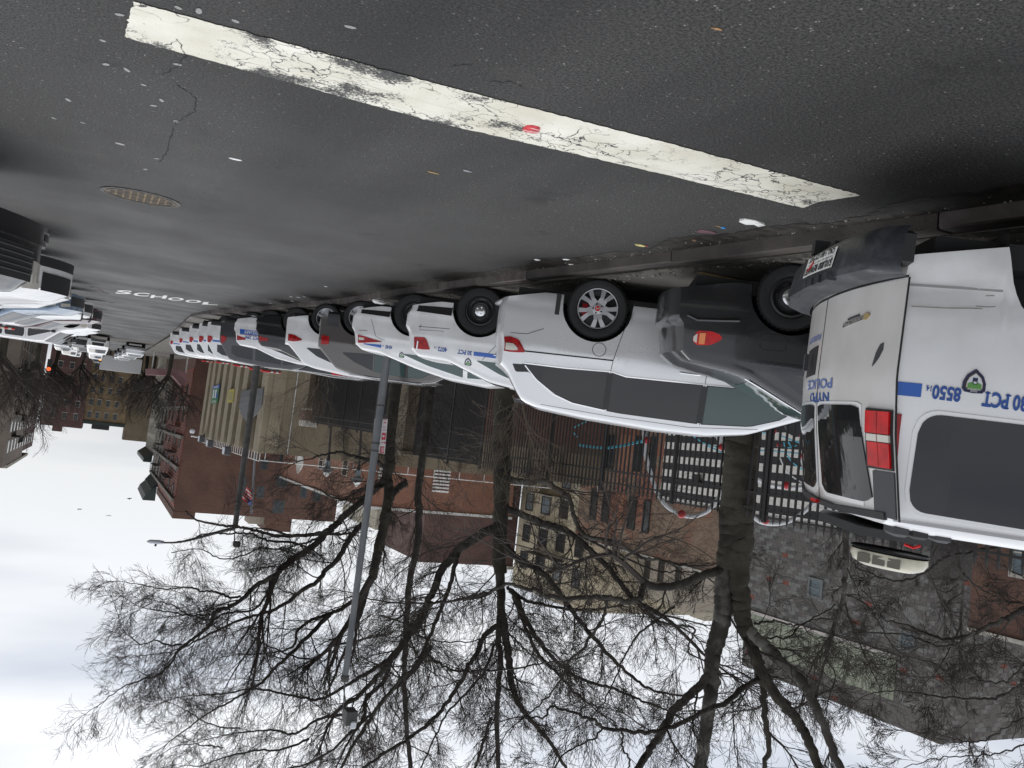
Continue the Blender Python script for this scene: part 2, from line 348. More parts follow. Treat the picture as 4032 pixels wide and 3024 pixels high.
# stop bar with ragged edges
def ragged(poly, amp, step=.03):
    o = []
    for i in range(len(poly)):
        a, c = np.array(poly[i]), np.array(poly[(i+1) % len(poly)]); n = max(2, int(np.linalg.norm(c-a)/step))
        nr = np.array([-(c-a)[1], (c-a)[0]]); nr = nr/np.linalg.norm(nr)
        for k_ in range(n): o.append(a + (c-a)*k_/n + nr*rng.normal(0, amp))
    return o
bar = [RF.gnd(x, y)[:2] for x, y in [(524, 2), (489, 142), (1700, 475), (2600, 680), (3163, 817), (3215, 795), (3225, 792), (3391, 766), (2600, 552), (1700, 322)]]
b = MB(); pts = ragged(bar, .0045)
b.poly([(p[0], p[1], .005) for p in pts]); b.obj('stop_bar', PAINT, road)
def crack(name, pts, w, z=.003, seed=1):
    b = MB(); P = [RF.gnd(x, y)[:2] for x, y in pts]; r_ = random.Random(seed); Q = []
    for i in range(len(P)-1):
        n = 6
        for k_ in range(n): Q.append(P[i] + (P[i+1]-P[i])*k_/n + np.array([r_.uniform(-.012, .012), r_.uniform(-.012, .012)]))
    Q.append(P[-1]); vs = []
    for i, q in enumerate(Q):
        t = Q[min(i+1, len(Q)-1)] - Q[max(i-1, 0)]; t = t/ (np.linalg.norm(t)+1e-9); nn = np.array([-t[1], t[0]]); ww = w*.62*r_.uniform(.15, 1.4)
        vs += [(*(q+nn*ww), z), (*(q-nn*ww), z)]
    b.add(vs, [(2*i, 2*i+1, 2*i+3, 2*i+2) for i in range(len(Q)-1)]); return b.obj(name, SEAM, road)
crack('crack', [(735, 213), (700, 262), (640, 292)], .007, seed=2)
crack('crack', [(690, 330), (775, 385), (768, 440), (695, 480), (672, 540), (665, 590), (625, 640)], .008, seed=3)
crack('crack', [(1850, 255), (1815, 252), (1775, 262)], .006, seed=4)
crack('crack', [(2080, 350), (2010, 320), (1930, 322)], .006, .003, 5)
crack('crack', [(650, 175), (700, 150), (735, 213)], .004, .0085, 6)
crack('crack', [(2290, 500), (2250, 530), (2215, 545)], .005, .0085, 7)
crack('crack', [(2100, 506), (2500, 640), (2900, 730), (3180, 788)], .0025, .0085, 8)
crack('crack', [(1200, 262), (1700, 405), (2050, 500)], .002, .0085, 9)
crack('crack', [(900, 180), (1250, 300), (1500, 352)], .002, .0085, 10)
SEALM = pm('tar_patch', (.02, .02, .021), .35)
crack('tar_seam', [(640, 1232), (720, 1238)], .05, .003, 11).data.materials[0] = SEALM
# painted SCHOOL lettering for traffic coming up the street
SPAINT = pm('road_letter_paint', (.62, .62, .58), .7, var=.12, vs=6)
word = struct('road_lettering', RT)
def road_letters():
    for i, ch in enumerate('SCHOOL'):
        V, Fc = textmesh(ch, 1., 1., .03); xs = [v[0] for v in V]; w0, w1 = min(xs), max(xs)
        cx_ = 492+i*68.2; yn = 1141.5+i*9.4; yf = 1156.5+i*8.6
        pn = [RF.gnd(cx_-31, yn)[:2], RF.gnd(cx_+31, yn+3)[:2]]; pf = [RF.gnd(cx_-38, yf-2)[:2], RF.gnd(cx_+24, yf+1)[:2]]
        def P(v):
            u = (v[0]-w0)/(w1-w0); n_ = pn[0]*(1-u)+pn[1]*u; f_ = pf[0]*(1-u)+pf[1]*u; q = f_*(1-v[1])+n_*v[1]; return (q[0], q[1], .006)
        b = MB(); b.add([P(v) for v in V], Fc); b.obj('letter', SPAINT, word)
road_letters()
# manhole
M0 = RT @ T(*RF.gnd(556, 775)[:2], 0)
mh = thing('manhole_cover', 'round ribbed iron manhole cover filled with tan grit', 'manhole cover', M0)
IRON = pm('worn_iron', (.075, .070, .064), .6, metal=.3, var=.3, vs=12); GRIT = pm('tan_grit', (.21, .15, .085), .9, col2=(.09, .075, .058), vs=7)
b = MB(); b.lathe([(.43, 0), (.43, .01), (.39, .012), (.39, .004)], 40); b.lathe([(.365, .004), (.365, .012), (.345, .012), (.345, .004)], 40); b.obj('frame', IRON, mh)
b = MB(); b.lathe([(.39, .005), (.0001, .006)], 40); b.obj('lid', GRIT, mh)
b = MB()
for i in range(-4, 5):
    for j in range(-4, 5):
        x, y = i*.075, j*.075
        if math.hypot(x, y) < .32: b.box((x-.028, y-.008, .005), (x+.028, y+.008, .011))
b.obj('rib', IRON, mh, kind='stuff')

# pavement: one far sheet, then the slabs that can be told apart, kerbstones with joints
pave = struct('pavement', RT)
b = MB(); vs = []; fs = []
for y in yy: vs += [(kx(y)-.16, y, .118+rise(y)), (-11.5, y, .118+rise(y))]
for i in range(len(yy)-1): fs.append((2*i+1, 2*i, 2*i+2, 2*i+3))
b.add(vs, fs); b.obj('pavement_bed', CONC2, pave)
sl = {}
k_ = 0
for j in range(-5, 21):
    y0 = j*1.5; 
    for i in range(4):
        x1 = kx(y0) - .18 - i*1.5; x0 = x1 - 1.488
        if x0 < -11.5: continue
        b = MB(); dz = rng.normal(0, .003); r_ = rng.normal(0, .0035, 4)
        xk0, xk1 = kx(y0), kx(y0+1.488); s_ = xk1-xk0
        v = [(x0, y0, .124+dz+r_[0]), (x1, y0, .124+dz+r_[1]), (x1+s_, y0+1.488, .124+dz+r_[2]), (x0+s_, y0+1.488, .124+dz+r_[3])]
        lo = [(p[0], p[1], .09) for p in v]
        b.add(v+lo, [(0, 1, 2, 3), (0, 4, 5, 1), (1, 5, 6, 2), (2, 6, 7, 3), (3, 7, 4, 0)]); b.obj('slab', rng.choice([CONC, CONC2, CONC3, CONC]), pave); k_ += 1
STEELK = pm('steel_kerb_edge', (.058, .042, .037), .5, metal=.2, col2=(.105, .09, .083), vs=5)
for y0 in np.arange(-8, 64, 3.0):
    b = MB(); y1 = y0+2.985; xs_ = [(kx(y0), y0), (kx(y0+1.5), y0+1.5), (kx(y1), y1)]
    jit = rng.normal(0, .006)
    top = []; 
    for (x, y) in xs_: top += [(x-.17, y, .118+jit+rise(y)), (x-.012, y, .124+jit+rise(y)), (x+.006, y, .112+jit+rise(y)), (x+.018, y, -.02+rise(y))]
    f = []
    for s_ in range(2):
        for q in range(3): f.append((4*s_+q+1, 4*s_+q, 4*s_+q+4, 4*s_+q+5))
    f += [(0, 1, 2, 3), (11, 10, 9, 8)]
    b.add(top, f); b.obj('kerbstone', KERBM if rng.random() < .5 else STEELK, pave)
# gutter grime and broken edging: crumbs nobody could count
b = MB(); b2 = MB()
for i in range(2600):
    y = rng.uniform(-1, 30); off = abs(rng.normal(0, .09)); x = kx(y)+.02+off if rng.random() < .55 else kx(y)-.28-abs(rng.normal(0, .12))
    z = 0 if x > kx(y) else .125; s_ = rng.uniform(.004, .016)*(1 if z == 0 else 1.2); a = rng.uniform(0, 6.3)
    v = [(x+s_*math.cos(a+q*1.57)*rng.uniform(.5, 1.4), y+s_*math.sin(a+q*1.57)*rng.uniform(.5, 1.4), z) for q in range(4)] + [(x, y, z+s_*.9)]
    (b if rng.random() < .7 else b2).add(v, [(0, 1, 4), (1, 2, 4), (2, 3, 4), (3, 0, 4)])
b.obj('gutter_grit', DIRT, None, M=RT, kind='stuff'); b2.obj('kerb_crumbs', pm('crumb_pale', (.26, .25, .22), .9), None, M=RT, kind='stuff')
b = MB()
for y in np.arange(-4, 30, .12):
    a = kx(y); w = .24 + .08*math.sin(y*2.3)+.05*math.sin(y*5.1)+rng.uniform(0, .05); 
    b.quad((a+.02, y, .0035), (a+.03+w, y, .0035), (a+.03+w+rng.uniform(-.02, .02), y+.121, .0035), (a+.02, y+.121, .0035))
b.obj('gutter_dirt', pm('wet_gutter_dirt', (.012, .010, .008), .55, col2=(.04, .035, .028), vs=9), None, M=RT, kind='stuff')
b = MB()
for y in np.arange(-4, 30, .12):
    a = kx(y)-.17; w = max(0, .10 + .12*math.sin(y*1.9)*math.sin(y*.7)+rng.uniform(-.02, .05))
    b.quad((a-w, y, .131), (a+.015, y, .131), (a+.015, y+.121, .131), (a-w+rng.uniform(-.02, .02), y+.121, .131))
b.obj('pavement_edge_dirt', DIRT, None, M=RT, kind='stuff')
# yellow stall lines
YEL = pm('yellow_stall_paint', (.52, .33, .10), .8, col2=(.28, .2, .1), vs=14)
for i, y0 in enumerate([7.05, 10.9, 14.6, 18.6, 22.8]):
    b = MB(); x0 = kx(y0)-.42; L_ = 4.6
    n = 20
    for q in range(n):
        t0, t1 = q/n, (q+1)/n; w = .045
        b.quad((x0-L_*t0*.99, y0-.14*L_*t0-w, .137), (x0-L_*t1*.99, y0-.14*L_*t1-w, .137), (x0-L_*t1*.99, y0-.14*L_*t1+w, .137), (x0-L_*t0*.99, y0-.14*L_*t0+w, .137))
    b.obj('stall_line', YEL, pave)
# right hand pavement strip where the opposite row stands
b = MB(); vs = []; fs = []
for y in yy: vs += [(1.9+.006*max(0, y-20), y, .12+rise(y)), (14, y, .12+rise(y)), (1.9+.006*max(0, y-20), y, rise(y)-.02)]
for i in range(len(yy)-1): fs += [(3*i, 3*i+1, 3*i+4, 3*i+3), (3*i+2, 3*i, 3*i+3, 3*i+5)]
b.add(vs, fs)
p2 = struct('opposite_pavement', RT); b.obj('pavement_surface', CONC2, p2)

# ------------------------------------------------------------------ litter
def flatbit(name, label, px, py, sx, sy, mat, rot=0., rough=.25, h=.012, z=0., n=9, seed=0, cat='litter'):
    r_ = random.Random(seed+7); c = RF.gnd(px, py, z); b = MB(); rim = []
    for i in range(n):
        a = 2*math.pi*i/n; k2 = 1-rough*r_.random(); x, y = sx*math.cos(a)*k2, sy*math.sin(a)*k2
        rim.append((x*math.cos(rot)-y*math.sin(rot), x*math.sin(rot)+y*math.cos(rot), .003+h*r_.random()*.6))
    v = rim + [(p[0]*.5, p[1]*.5, h*(.5+.5*r_.random())) for p in rim] + [(0, 0, h*.6)] + [(p[0], p[1], .0015) for p in rim]
    f = [(i, (i+1) % n, n+(i+1) % n, n+i) for i in range(n)] + [(n+i, n+(i+1) % n, 2*n) for i in range(n)] + [(2*n+1+i, 2*n+1+(i+1) % n, (i+1) % n, i) for i in range(n)]
    b.add(v, f); o = b.obj(name, mat, None, M=RT @ T(c[0], c[1], z), label=label, category=cat); return o
lm = lambda n, c: pm(n, c, .6, var=.15, vs=60)
zc = lambda x, y: (2400+x/2.458, 700+y/2.458)
flatbit('paper_napkin', 'crumpled white napkin in the gutter beside the tail of the parked van', *zc(1390, 425), .15, .07, WPAPER, .1, .5, .035, seed=1)
flatbit('food_wrapper', 'flat purple wrapper lying in the gutter behind the minivan', *zc(940, 520), .10, .075, lm('purple_wrapper', (.12, .06, .075)), .3, .3, .012, seed=2)
flatbit('plastic_scrap', 'small bright blue plastic scrap in the gutter next to the purple wrapper', *zc(1102, 481), .030, .018, lm('blue_scrap', (.03, .25, .6)), 0, .2, .012, seed=3)
flatbit('snack_bag', 'yellow snack bag with a red corner in the gutter behind the minivan', *zc(295, 650), .07, .045, lm('yellow_bag', (.62, .55, .22)), .1, .3, .015, seed=4)
flatbit('red_scrap', 'tiny red wrapper corner touching the yellow snack bag', *zc(360, 657), .022, .016, lm('red_scrap', (.4, .06, .06)), .1, .2, .01, seed=5)
flatbit('brown_leaf', 'curled brown leaf in the gutter nearest the purple wrapper', *zc(825, 598), .03, .024, lm('leaf_brown', (.13, .07, .03)), .6, .3, .02, seed=6, cat='leaf')
flatbit('cigarette_box_scrap', 'thin tan card strip on the asphalt beside the blue plastic scrap', *zc(1055, 469), .032, .007, lm('tan_card', (.4, .27, .12)), .1, .1, .004, seed=7)
zr1 = lambda x, y: (x*.633, y*.633)
flatbit('flattened_gum', 'largest pale gum disc on the asphalt between stop bar and manhole, nearest the manhole', *zr1(745, 893), .045, .032, lm('gum_grey', (.33, .31, .29)), 0, .15, .003, seed=8, cat='gum')
flatbit('white_paper_scrap', 'long bright white paper scrap on the asphalt beyond the stop bar', *zr1(1463, 988), .06, .03, WPAPER, .1, .3, .006, seed=9)
gums = [(640, 250), (660, 398), (790, 433), (892, 525), (955, 655), (425, 620), (515, 762), (975, 985), (1005, 622), (335, 733), (745, 88), (1237, 65), (1465, 128), (1105, 398), (1095, 752), (1110, 45), (2180, 165), (905, 1052)]
for i, (x, y) in enumerate(gums):
    o = flatbit('flattened_gum', 'small pale flattened gum spot trodden into the asphalt around the stop bar', *zr1(x, y), .022+.01*(i % 3), .018, lm('gum_pale%d' % 0, (.25, .245, .235)), i, .2, .002, seed=20+i, cat='gum')
    o['group'] = 'gum spots on the asphalt'
flatbit('pizza_crust', 'thin ochre stick lying on the asphalt midway between bar and parked police sedans', 1708, 679, .055, .011, lm('ochre', (.42, .28, .12)), .0, .1, .008, seed=50)
flatbit('grey_scrap', 'crumpled grey foil scrap on the asphalt right of the ochre stick', 1842, 672, .05, .02, lm('foil_grey', (.25, .26, .28)), .1, .4, .01, seed=51)
flatbit('orange_scrap', 'small torn orange-brown scrap near the frame edge beyond the stop bar', 2825, 112, .035, .012, lm('orange_scrap', (.35, .2, .09)), .3, .4, .004, seed=52)
flatbit('white_tissue', 'bunched white tissue on the pavement edge against the white police sedan', 1495, 1183, .17, .10, WPAPER, .1, .4, .10, .13, seed=53)
for i, (x, y, s) in enumerate([(375, 1132, .14), (388, 1140, .12), (413, 1153, .16), (440, 1191, .13), (403, 1145, .06)]):
    flatbit('dead_leaf', ['brown leaf lying leftmost on the road before SCHOOL', 'brown leaf lying second from left on the road before SCHOOL', 'dark leaf clump lying largest on the road before SCHOOL', 'dark flat leaf lying farthest on the road past SCHOOL', 'tiny brown leaf crumb beside the largest leaf clump'][i], x, y, s, s*1.6, lm('leaf_dark', (.05, .035, .028)), 0, .4, .03, seed=60+i, cat='leaf')
for i, (x, y) in enumerate([(1285, 1128), (1175, 1170), (1200, 1168), (1150, 1185), (1145, 1168), (1065, 1193), (2250, 1040), (2115, 1022), (2230, 1021)]):
    o = flatbit('paper_scrap', 'small pale paper scrap lying in the gutter along the parked row', x, y, .05, .05, WPAPER, i, .4, .01, seed=80+i); o['group'] = 'paper scraps along the kerb'
# crushed red drink can on the bar
def can():
    c = RF.gnd(2094, 503); M_ = RT @ T(c[0], c[1], .006)
    t = thing('crushed_can', 'crushed flat red drink can with white script on the stop bar', 'can', M_)
    CANR = pm('can_red', (.62, .035, .045), .3, coat=.3, var=.1, vs=30)
    oc = [(2057, 505), (2063, 496), (2076, 489), (2098, 489), (2118, 494), (2127, 499), (2127, 506), (2121, 517), (2098, 518), (2070, 512)]
    P = [RF.gnd(x, y)[:2] - c[:2] for x, y in oc]; n = len(P); b = MB()
    v = [(p[0], p[1], 0) for p in P] + [(p[0]*.96, p[1]*.96, .009) for p in P] + [(p[0]*.6, p[1]*.6, .011+.003*math.sin(i*2.)) for i, p in enumerate(P)] + [(0, 0, .009)]
    f = [(i, (i+1) % n, n+(i+1) % n, n+i) for i in range(n)] + [(n+i, n+(i+1) % n, 2*n+(i+1) % n, 2*n+i) for i in range(n)] + [(2*n+i, 2*n+(i+1) % n, 3*n) for i in range(n)]
    b.add(v, f); b.obj('can_body', CANR, t, 40)
    def line(pts, w):
        b = MB()
        Q = [RF.gnd(x, y)[:2]-c[:2] for x, y in pts]
        for i in range(len(Q)-1):
            d = Q[i+1]-Q[i]; d = d/(np.linalg.norm(d)+1e-9); nn = np.array([-d[1], d[0]])*w
            b.quad((*(Q[i]+nn), .0165), (*(Q[i]-nn), .0165), (*(Q[i+1]-nn), .0165), (*(Q[i+1]+nn), .0165))
        b.obj('script_print', WPAPER, t)
    line([(2062, 500), (2070, 498), (2078, 502), (2088, 506), (2092, 502), (2100, 508), (2106, 504), (2112, 510), (2118, 506), (2122, 512)], .0018)
    line([(2064, 502), (2074, 500), (2084, 507), (2096, 508), (2104, 510), (2114, 508)], .0014)
    line([(2092, 491), (2106, 494), (2120, 499), (2125, 500)], .004)
can()

# ------------------------------------------------------------------ cars
class Body:
    """lofted car body; local frame: origin on the ground under the rear axle, +X nose, +Y left side"""
    def __init__(s, xr, xf, hw, top, sec, wb, rw, sill=.22, ra=None, cr=.05, re=.07, rlean=None, flean=None, plan=None, bulge_r=.10, bulge_f=.22, corner=.10, bl=.6):
        s.xr, s.xf, s.hw, s.top, s.sec, s.wb, s.rw, s.sill = xr, xf, hw, top, sec, wb, rw, sill
        s.ra = ra or rw+.05; s.cr = cr; s.re = re; s.rlean = rlean or [(0, 0), (2, 0)]; s.flean = flean or [(0, 0), (2, 0)]
        s.plan = plan or [(xr, .965), (xr+.6, 1), (xf-1.1, 1), (xf-.4, .97), (xf, .93)]; s.br, s.bf, s.co, s.bl = bulge_r, bulge_f, corner, bl
        xs = np.linspace(xr, xf, 400); z = np.interp(xs, [p[0] for p in top], [p[1] for p in top]); k = np.ones(7)/7
        zz = np.convolve(np.pad(z, 3, 'edge'), k, 'valid'); s._xs, s._z = xs, zz
    def zt(s, x): return float(np.interp(x, s._xs, s._z))
    def fr(s, z): return interp(z, s.sec)
    def ys(s, x, z): return s.hw*interp(x, s.plan)*s.fr(z)
    def dx(s, x, y, z):
        u = min(1, abs(y)/s.hw); o = 0
        t = max(0, (s.xr+s.bl-x)/s.bl)
        if t > 0: o += t*t*(interp(z, s.rlean) - s.br*(1-u*u) + s.co*max(0, (u-.72)/.28)**2*.6)
        t = max(0, (x-s.xf+s.bl)/s.bl)
        if t > 0: o -= t*t*(interp(z, s.flean) - s.bf*(1-u*u) + s.co*max(0, (u-.72)/.28)**2*.8)
        return o
    def S(s, x, z, sg=1, off=0.):
        y = s.ys(x, z); p = np.array([x+s.dx(x, y, z), sg*y, z])
        if off:
            e = .01; a = s.S(x+e, z, sg)-s.S(x-e, z, sg); c = s.S(x, z+e, sg)-s.S(x, z-e, sg)
            n = np.cross(a, c); n /= np.linalg.norm(n)+1e-9
            if n[1]*sg < 0: n = -n
            p = p + n*off
        return p
    def edge(s, x):
        z = s.zt(x)-s.re; return s.ys(x, z)-s.re*.8
    def Tp(s, x, yf, off=0.):
        yt = s.edge(x); y = yf*yt; e2 = min(1, (x-s.xr)/.35, (s.xf-x)/.35); z = s.zt(x)+s.cr*max(0, e2)*(1-yf*yf)
        p = np.array([x+s.dx(x, y, z), y, z])
        if off:
            e = .01; a = s.Tp(x+e, yf)-s.Tp(x-e, yf); c = s.Tp(x, yf+e)-s.Tp(x, yf-e); n = np.cross(a, c); n /= np.linalg.norm(n)+1e-9
            if n[2] < 0: n = -n
            p = p+n*off
        return p
    def Cp(s, end, y, z, off=0.):
        x = s.xr if end < 0 else s.xf
        p = np.array([x+s.dx(x, y, z), y, z])
        if off:
            e = .01; a = s.Cp(end, y+e, z)-s.Cp(end, y-e, z); c = s.Cp(end, y, z+e)-s.Cp(end, y, z-e); n = np.cross(a, c); n /= np.linalg.norm(n)+1e-9
            if n[0]*end < 0: n = -n
            p = p+n*off
        return p
    def z0(s, x):
        z = s.sill
        if x < s.xr+.5: z = max(z, s.sill+.10*(1-(x-s.xr)/.5))
        if x > s.xf-.5: z = max(z, s.sill+.02)
        for c in (0, s.wb):
            d = abs(x-c)
            if d <= s.ra: z = max(z, s.rw*.98+math.sqrt(max(0, s.ra**2-d*d)))
        return z
    def mesh(s, name='body', nr=20):
        X = set(np.round(np.arange(s.xr, s.xf, .07), 3)) | {s.xr, s.xf}
        for c in (0, s.wb):
            for a in np.linspace(0, math.pi, 19): X.add(round(c+s.ra*math.cos(a), 4))
            X.add(round(c-s.ra-.004, 4)); X.add(round(c+s.ra+.004, 4))
        for p in s.top: X.add(min(s.xf, max(s.xr, p[0])))
        X = sorted(X); X = [X[0]]+[X[i] for i in range(1, len(X)) if X[i]-X[i-1] > .002]
        X[-1] = s.xf; b = MB(); rows = []
        for x in X:
            zl, zh = s.z0(x), s.zt(x)-s.re; zh = max(zh, zl+.03); col = []
            for i in range(nr): z = zl+(zh-zl)*i/(nr-1); col.append((s.ys(x, z), z))
            y1 = col[-1][0]; e2 = max(0, min(1, (x-s.xr)/.35, (s.xf-x)/.35))
            for a in (22, 45, 67): a = math.radians(a); col.append((y1-s.re*.8*(1-math.cos(a)), zh+s.re*math.sin(a)))
            yt = y1-s.re*.8
            for q in (1, .8, .55, .28, 0): col.append((yt*q, zh+s.re+s.cr*e2*(1-q*q)))
            rows.append([(x+s.dx(x, y, z), y, z) for y, z in col])
        m = len(rows[0]); V = []; Fc = []
        for sg in (1, -1):
            o = len(V)
            for r_ in rows: V += [(p[0], sg*p[1], p[2]) for p in r_]
            for i in range(len(rows)-1):
                for j in range(m-1):
                    q = (o+i*m+j, o+(i+1)*m+j, o+(i+1)*m+j+1, o+i*m+j+1)
                    Fc.append(q[::-1] if sg > 0 else q)
        b.add(V, Fc)
        for end in (0, len(rows)-1):
            r_ = rows[end]; nn = 9; x = X[end]; v = []; f = []
            for (px, y, z) in r_:
                for i in range(nn):
                    yy_ = y*math.sin((i/(nn-1)*2-1)*math.pi/2); v.append((x+s.dx(x, yy_, z), yy_, z))
            for j in range(m-1):
                for i in range(nn-1):
                    q = (j*nn+i, j*nn+i+1, (j+1)*nn+i+1, (j+1)*nn+i); f.append(q if end else q[::-1])
            b.add(v, f)
        return b
def patchgrid(fn, us, n, m, off, skirt=True):
    """fn(u, v, off) -> point"""
    b = MB(); G_ = [[fn(us[0]+(us[1]-us[0])*i/n, j/m, off) for j in range(m+1)] for i in range(n+1)]
    V = [p for c in G_ for p in c]; f = [(i*(m+1)+j, (i+1)*(m+1)+j, (i+1)*(m+1)+j+1, i*(m+1)+j+1) for i in range(n) for j in range(m)]
    o = len(V)
    if skirt:
        ring = [(i, 0) for i in range(n+1)]+[(n, j) for j in range(1, m+1)]+[(i, m) for i in range(n-1, -1, -1)]+[(0, j) for j in range(m-1, 0, -1)]
        V2 = [fn(us[0]+(us[1]-us[0])*i/n, j/m, -.004) for i, j in ring]; k = len(ring)
        f += [(ring[i][0]*(m+1)+ring[i][1], o+i, o+(i+1) % k, ring[(i+1) % k][0]*(m+1)+ring[(i+1) % k][1]) for i in range(k)]
        V += V2
    return b.add(V, f)
def lohi(lo, hi): return lambda u, v: interp(u, lo)*(1-v)+interp(u, hi)*v
def side_patch(B, lo, hi, off=.004, n=14, m=6, sg=1, skirt=True, rnd=0.):
    g = lohi(lo, hi); u0 = max(lo[0][0], hi[0][0]); u1 = min(lo[-1][0], hi[-1][0])
    if rnd:   # softened corners: columns bunch up near the ends
        def q(t): a = .5-.5*math.cos(math.pi*t); return u0+(u1-u0)*(.6*a+.4*t)
        def f(t, v, o):
            u = q(t); d = min(u-u0, u1-u); zl, zh = g(u, 0), g(u, 1); r_ = min(rnd, (zh-zl)*.45)
            ins = r_-math.sqrt(max(0, r_*r_-(r_-min(d, r_))**2)); zl += ins; zh -= ins; return B.S(u, zl+(zh-zl)*v, sg, o)
        return patchgrid(f, (0, 1), 34, m, off, skirt)
    return patchgrid(lambda u, v, o: B.S(u, g(u, v), sg, o), (u0, u1), n, m, off, skirt)
def cap_patch(B, end, lo, hi, off=.004, n=12, m=6, skirt=True):
    g = lohi(lo, hi)
    return patchgrid(lambda u, v, o: B.Cp(end, u, g(u, v), o), (lo[0][0], lo[-1][0]), n, m, off, skirt)
def top_patch(B, x0, x1, y0=.93, y1=.93, off=.004, n=10, m=8, yc=None):
    a0, a1 = (-y0, y0) if yc is None else yc
    return patchgrid(lambda u, v, o: B.Tp(u, ((a0+(a1-a0)*v))*(1 if yc else (1+(y1/y0-1)*(u-x0)/(x1-x0))), o), (x0, x1), n, m, off, True)
def strip(B, pts, w, sg=1, off=.0022, surf='S', end=-1):
    b = MB(); Q = []
    for i in range(len(pts)-1):
        n = max(1, int(math.dist(pts[i], pts[i+1])/.06))
        Q += [tuple(np.array(pts[i])+(np.array(pts[i+1])-np.array(pts[i]))*k_/n) for k_ in range(n)]
    Q.append(pts[-1]); vs = []
    for i, q in enumerate(Q):
        t = np.array(Q[min(i+1, len(Q)-1)])-np.array(Q[max(i-1, 0)]); t = t/(np.linalg.norm(t)+1e-9); nn = np.array([-t[1], t[0]])*w/2
        for s_ in (1, -1):
            a, c = q[0]+s_*nn[0], q[1]+s_*nn[1]
            vs.append(B.S(a, c, sg, off) if surf == 'S' else B.Cp(end, a, c, off))
    return b.add(vs, [(2*i, 2*i+1, 2*i+3, 2*i+2) for i in range(len(Q)-1)])
def side_text(B, s, x, z, h, mat, parent, name='lettering', sg=1, sx=.8, bold=.03, off=.006, slope=0., skew=0., serif=False):
    V, Fc = textmesh(s, h, sx, bold)
    if serif: V, Fc = add_serifs(s, V, Fc, h, sx, bold)
    b = MB(); b.add([B.S(x-sg*v[0], z+v[1]-slope*v[0]+0*skew, sg, off) for v in V], Fc); return b.obj(name, mat, parent)
def cap_text(B, s, y, z, h, mat, parent, end=-1, sx=.8, bold=.03, off=.006, name='lettering', slope=0., serif=False):
    V, Fc = textmesh(s, h, sx, bold); 
    if serif: V, Fc = add_serifs(s, V, Fc, h, sx, bold)
    b = MB(); b.add([B.Cp(end, y+end*v[0], z+v[1]+slope*v[0], off) for v in V], Fc); return b.obj(name, mat, parent)
def add_serifs(s, V, Fc, h, sx, bold):
    """block serifs on the stems of the police lettering"""
    feet = {'P': [(0, 0, 1), (0, 1, .6)], 'N': [(0, 0, 1), (0, 1, .5), (1, 1, 1), (1, 0, .5)], 'T': [(.5, 0, 1)], 'Y': [(.5, 0, 1), (0, 1, 1), (1, 1, 1)], 'I': [(.5, 0, 1), (.5, 1, 1)], 'L': [(0, 1, 1), (0, 0, .6)], 'D': [(0, 0, .7), (0, 1, .7)], 'E': [(0, 0, .6), (0, 1, .6)], '7': [(.4, 0, 1)], '4': [(.75, 0, 1)], 'H': [(0, 0, 1), (0, 1, 1), (1, 0, 1), (1, 1, 1)]}
    for i, ch in enumerate(s):
        if ch not in feet: continue
        Va, _ = textmesh(s[:i+1], h, sx, bold); Vb, _ = textmesh(ch, h, sx, bold)
        x1 = max(v[0] for v in Va); wd = max(v[0] for v in Vb)-min(v[0] for v in Vb); x0 = x1-wd; t = h*.11; st = h*.16*sx
        for (u, v, k) in feet[ch]:
            cx_ = x0+st/2+(wd-st)*u; hwd = h*.22*k*sx+st*.3; y0 = 0 if v == 0 else h-t; o = len(V)
            V = V+[(cx_-hwd, y0), (cx_+hwd, y0), (cx_+hwd, y0+t), (cx_-hwd, y0+t)]; Fc = Fc+[(o, o+1, o+2, o+3)]
    return V, Fc
def badge(B, x, z, h, parent, sg=1):
    """pointed-top police shoulder-patch emblem"""
    sh = [(-.36, 0), (-.47, .12), (-.46, .42), (-.33, .72), (0, 1), (.33, .72), (.46, .42), (.47, .12), (.36, 0), (0, -.03)]
    p = None
    for sc, mat, off, nm in ((1, NAVY, .005, 'emblem'), (.72, GOLD, .0065, 'emblem_line'), (.66, PALE, .008, 'emblem_field')):
        b = MB(); c = (0, .42); pts = [((q[0]-c[0])*sc+c[0], 1-((q[1]-c[1])*sc+c[1])) for q in sh]
        b.poly([B.S(x-sg*q[0]*h, z+q[1]*h, sg, off) for q in pts]); o = b.obj(nm, mat, parent if p is None else p); p = p or o
    for a, mat, nm in (([(-.28, .14), (.28, .14), (.28, .36), (.16, .42), (-.16, .42), (-.28, .36)], GREEN, 'emblem_green'), ([(-.10, .34), (.10, .34), (.10, .62), (-.10, .62)], NAVY, 'emblem_shield')):
        b = MB(); b.poly([B.S(x-sg*q[0]*h, z+(1-q[1])*h, sg, .0095) for q in a]); b.obj(nm, mat, p)
    b = MB()
    for a in ([-.05, .37, .05, .59], ): b.poly([B.S(x-sg*q[0]*h, z+(1-q[1])*h, sg, .011) for q in ((-.06, .38), (.06, .38), (.06, .46), (-.06, .46))])
    b.obj('emblem_mark', PALE, p)
    for s_, y0 in (('POLICE', .93), ('DEPARTMENT', .84)):
        V, Fc = textmesh(s_, h*.065, .9, .02, 'CENTER'); b = MB(); b.add([B.S(x-sg*v[0], z+y0*h-.02*h+v[1], sg, .0095) for v in V], Fc); b.obj('emblem_text', PALE, p)

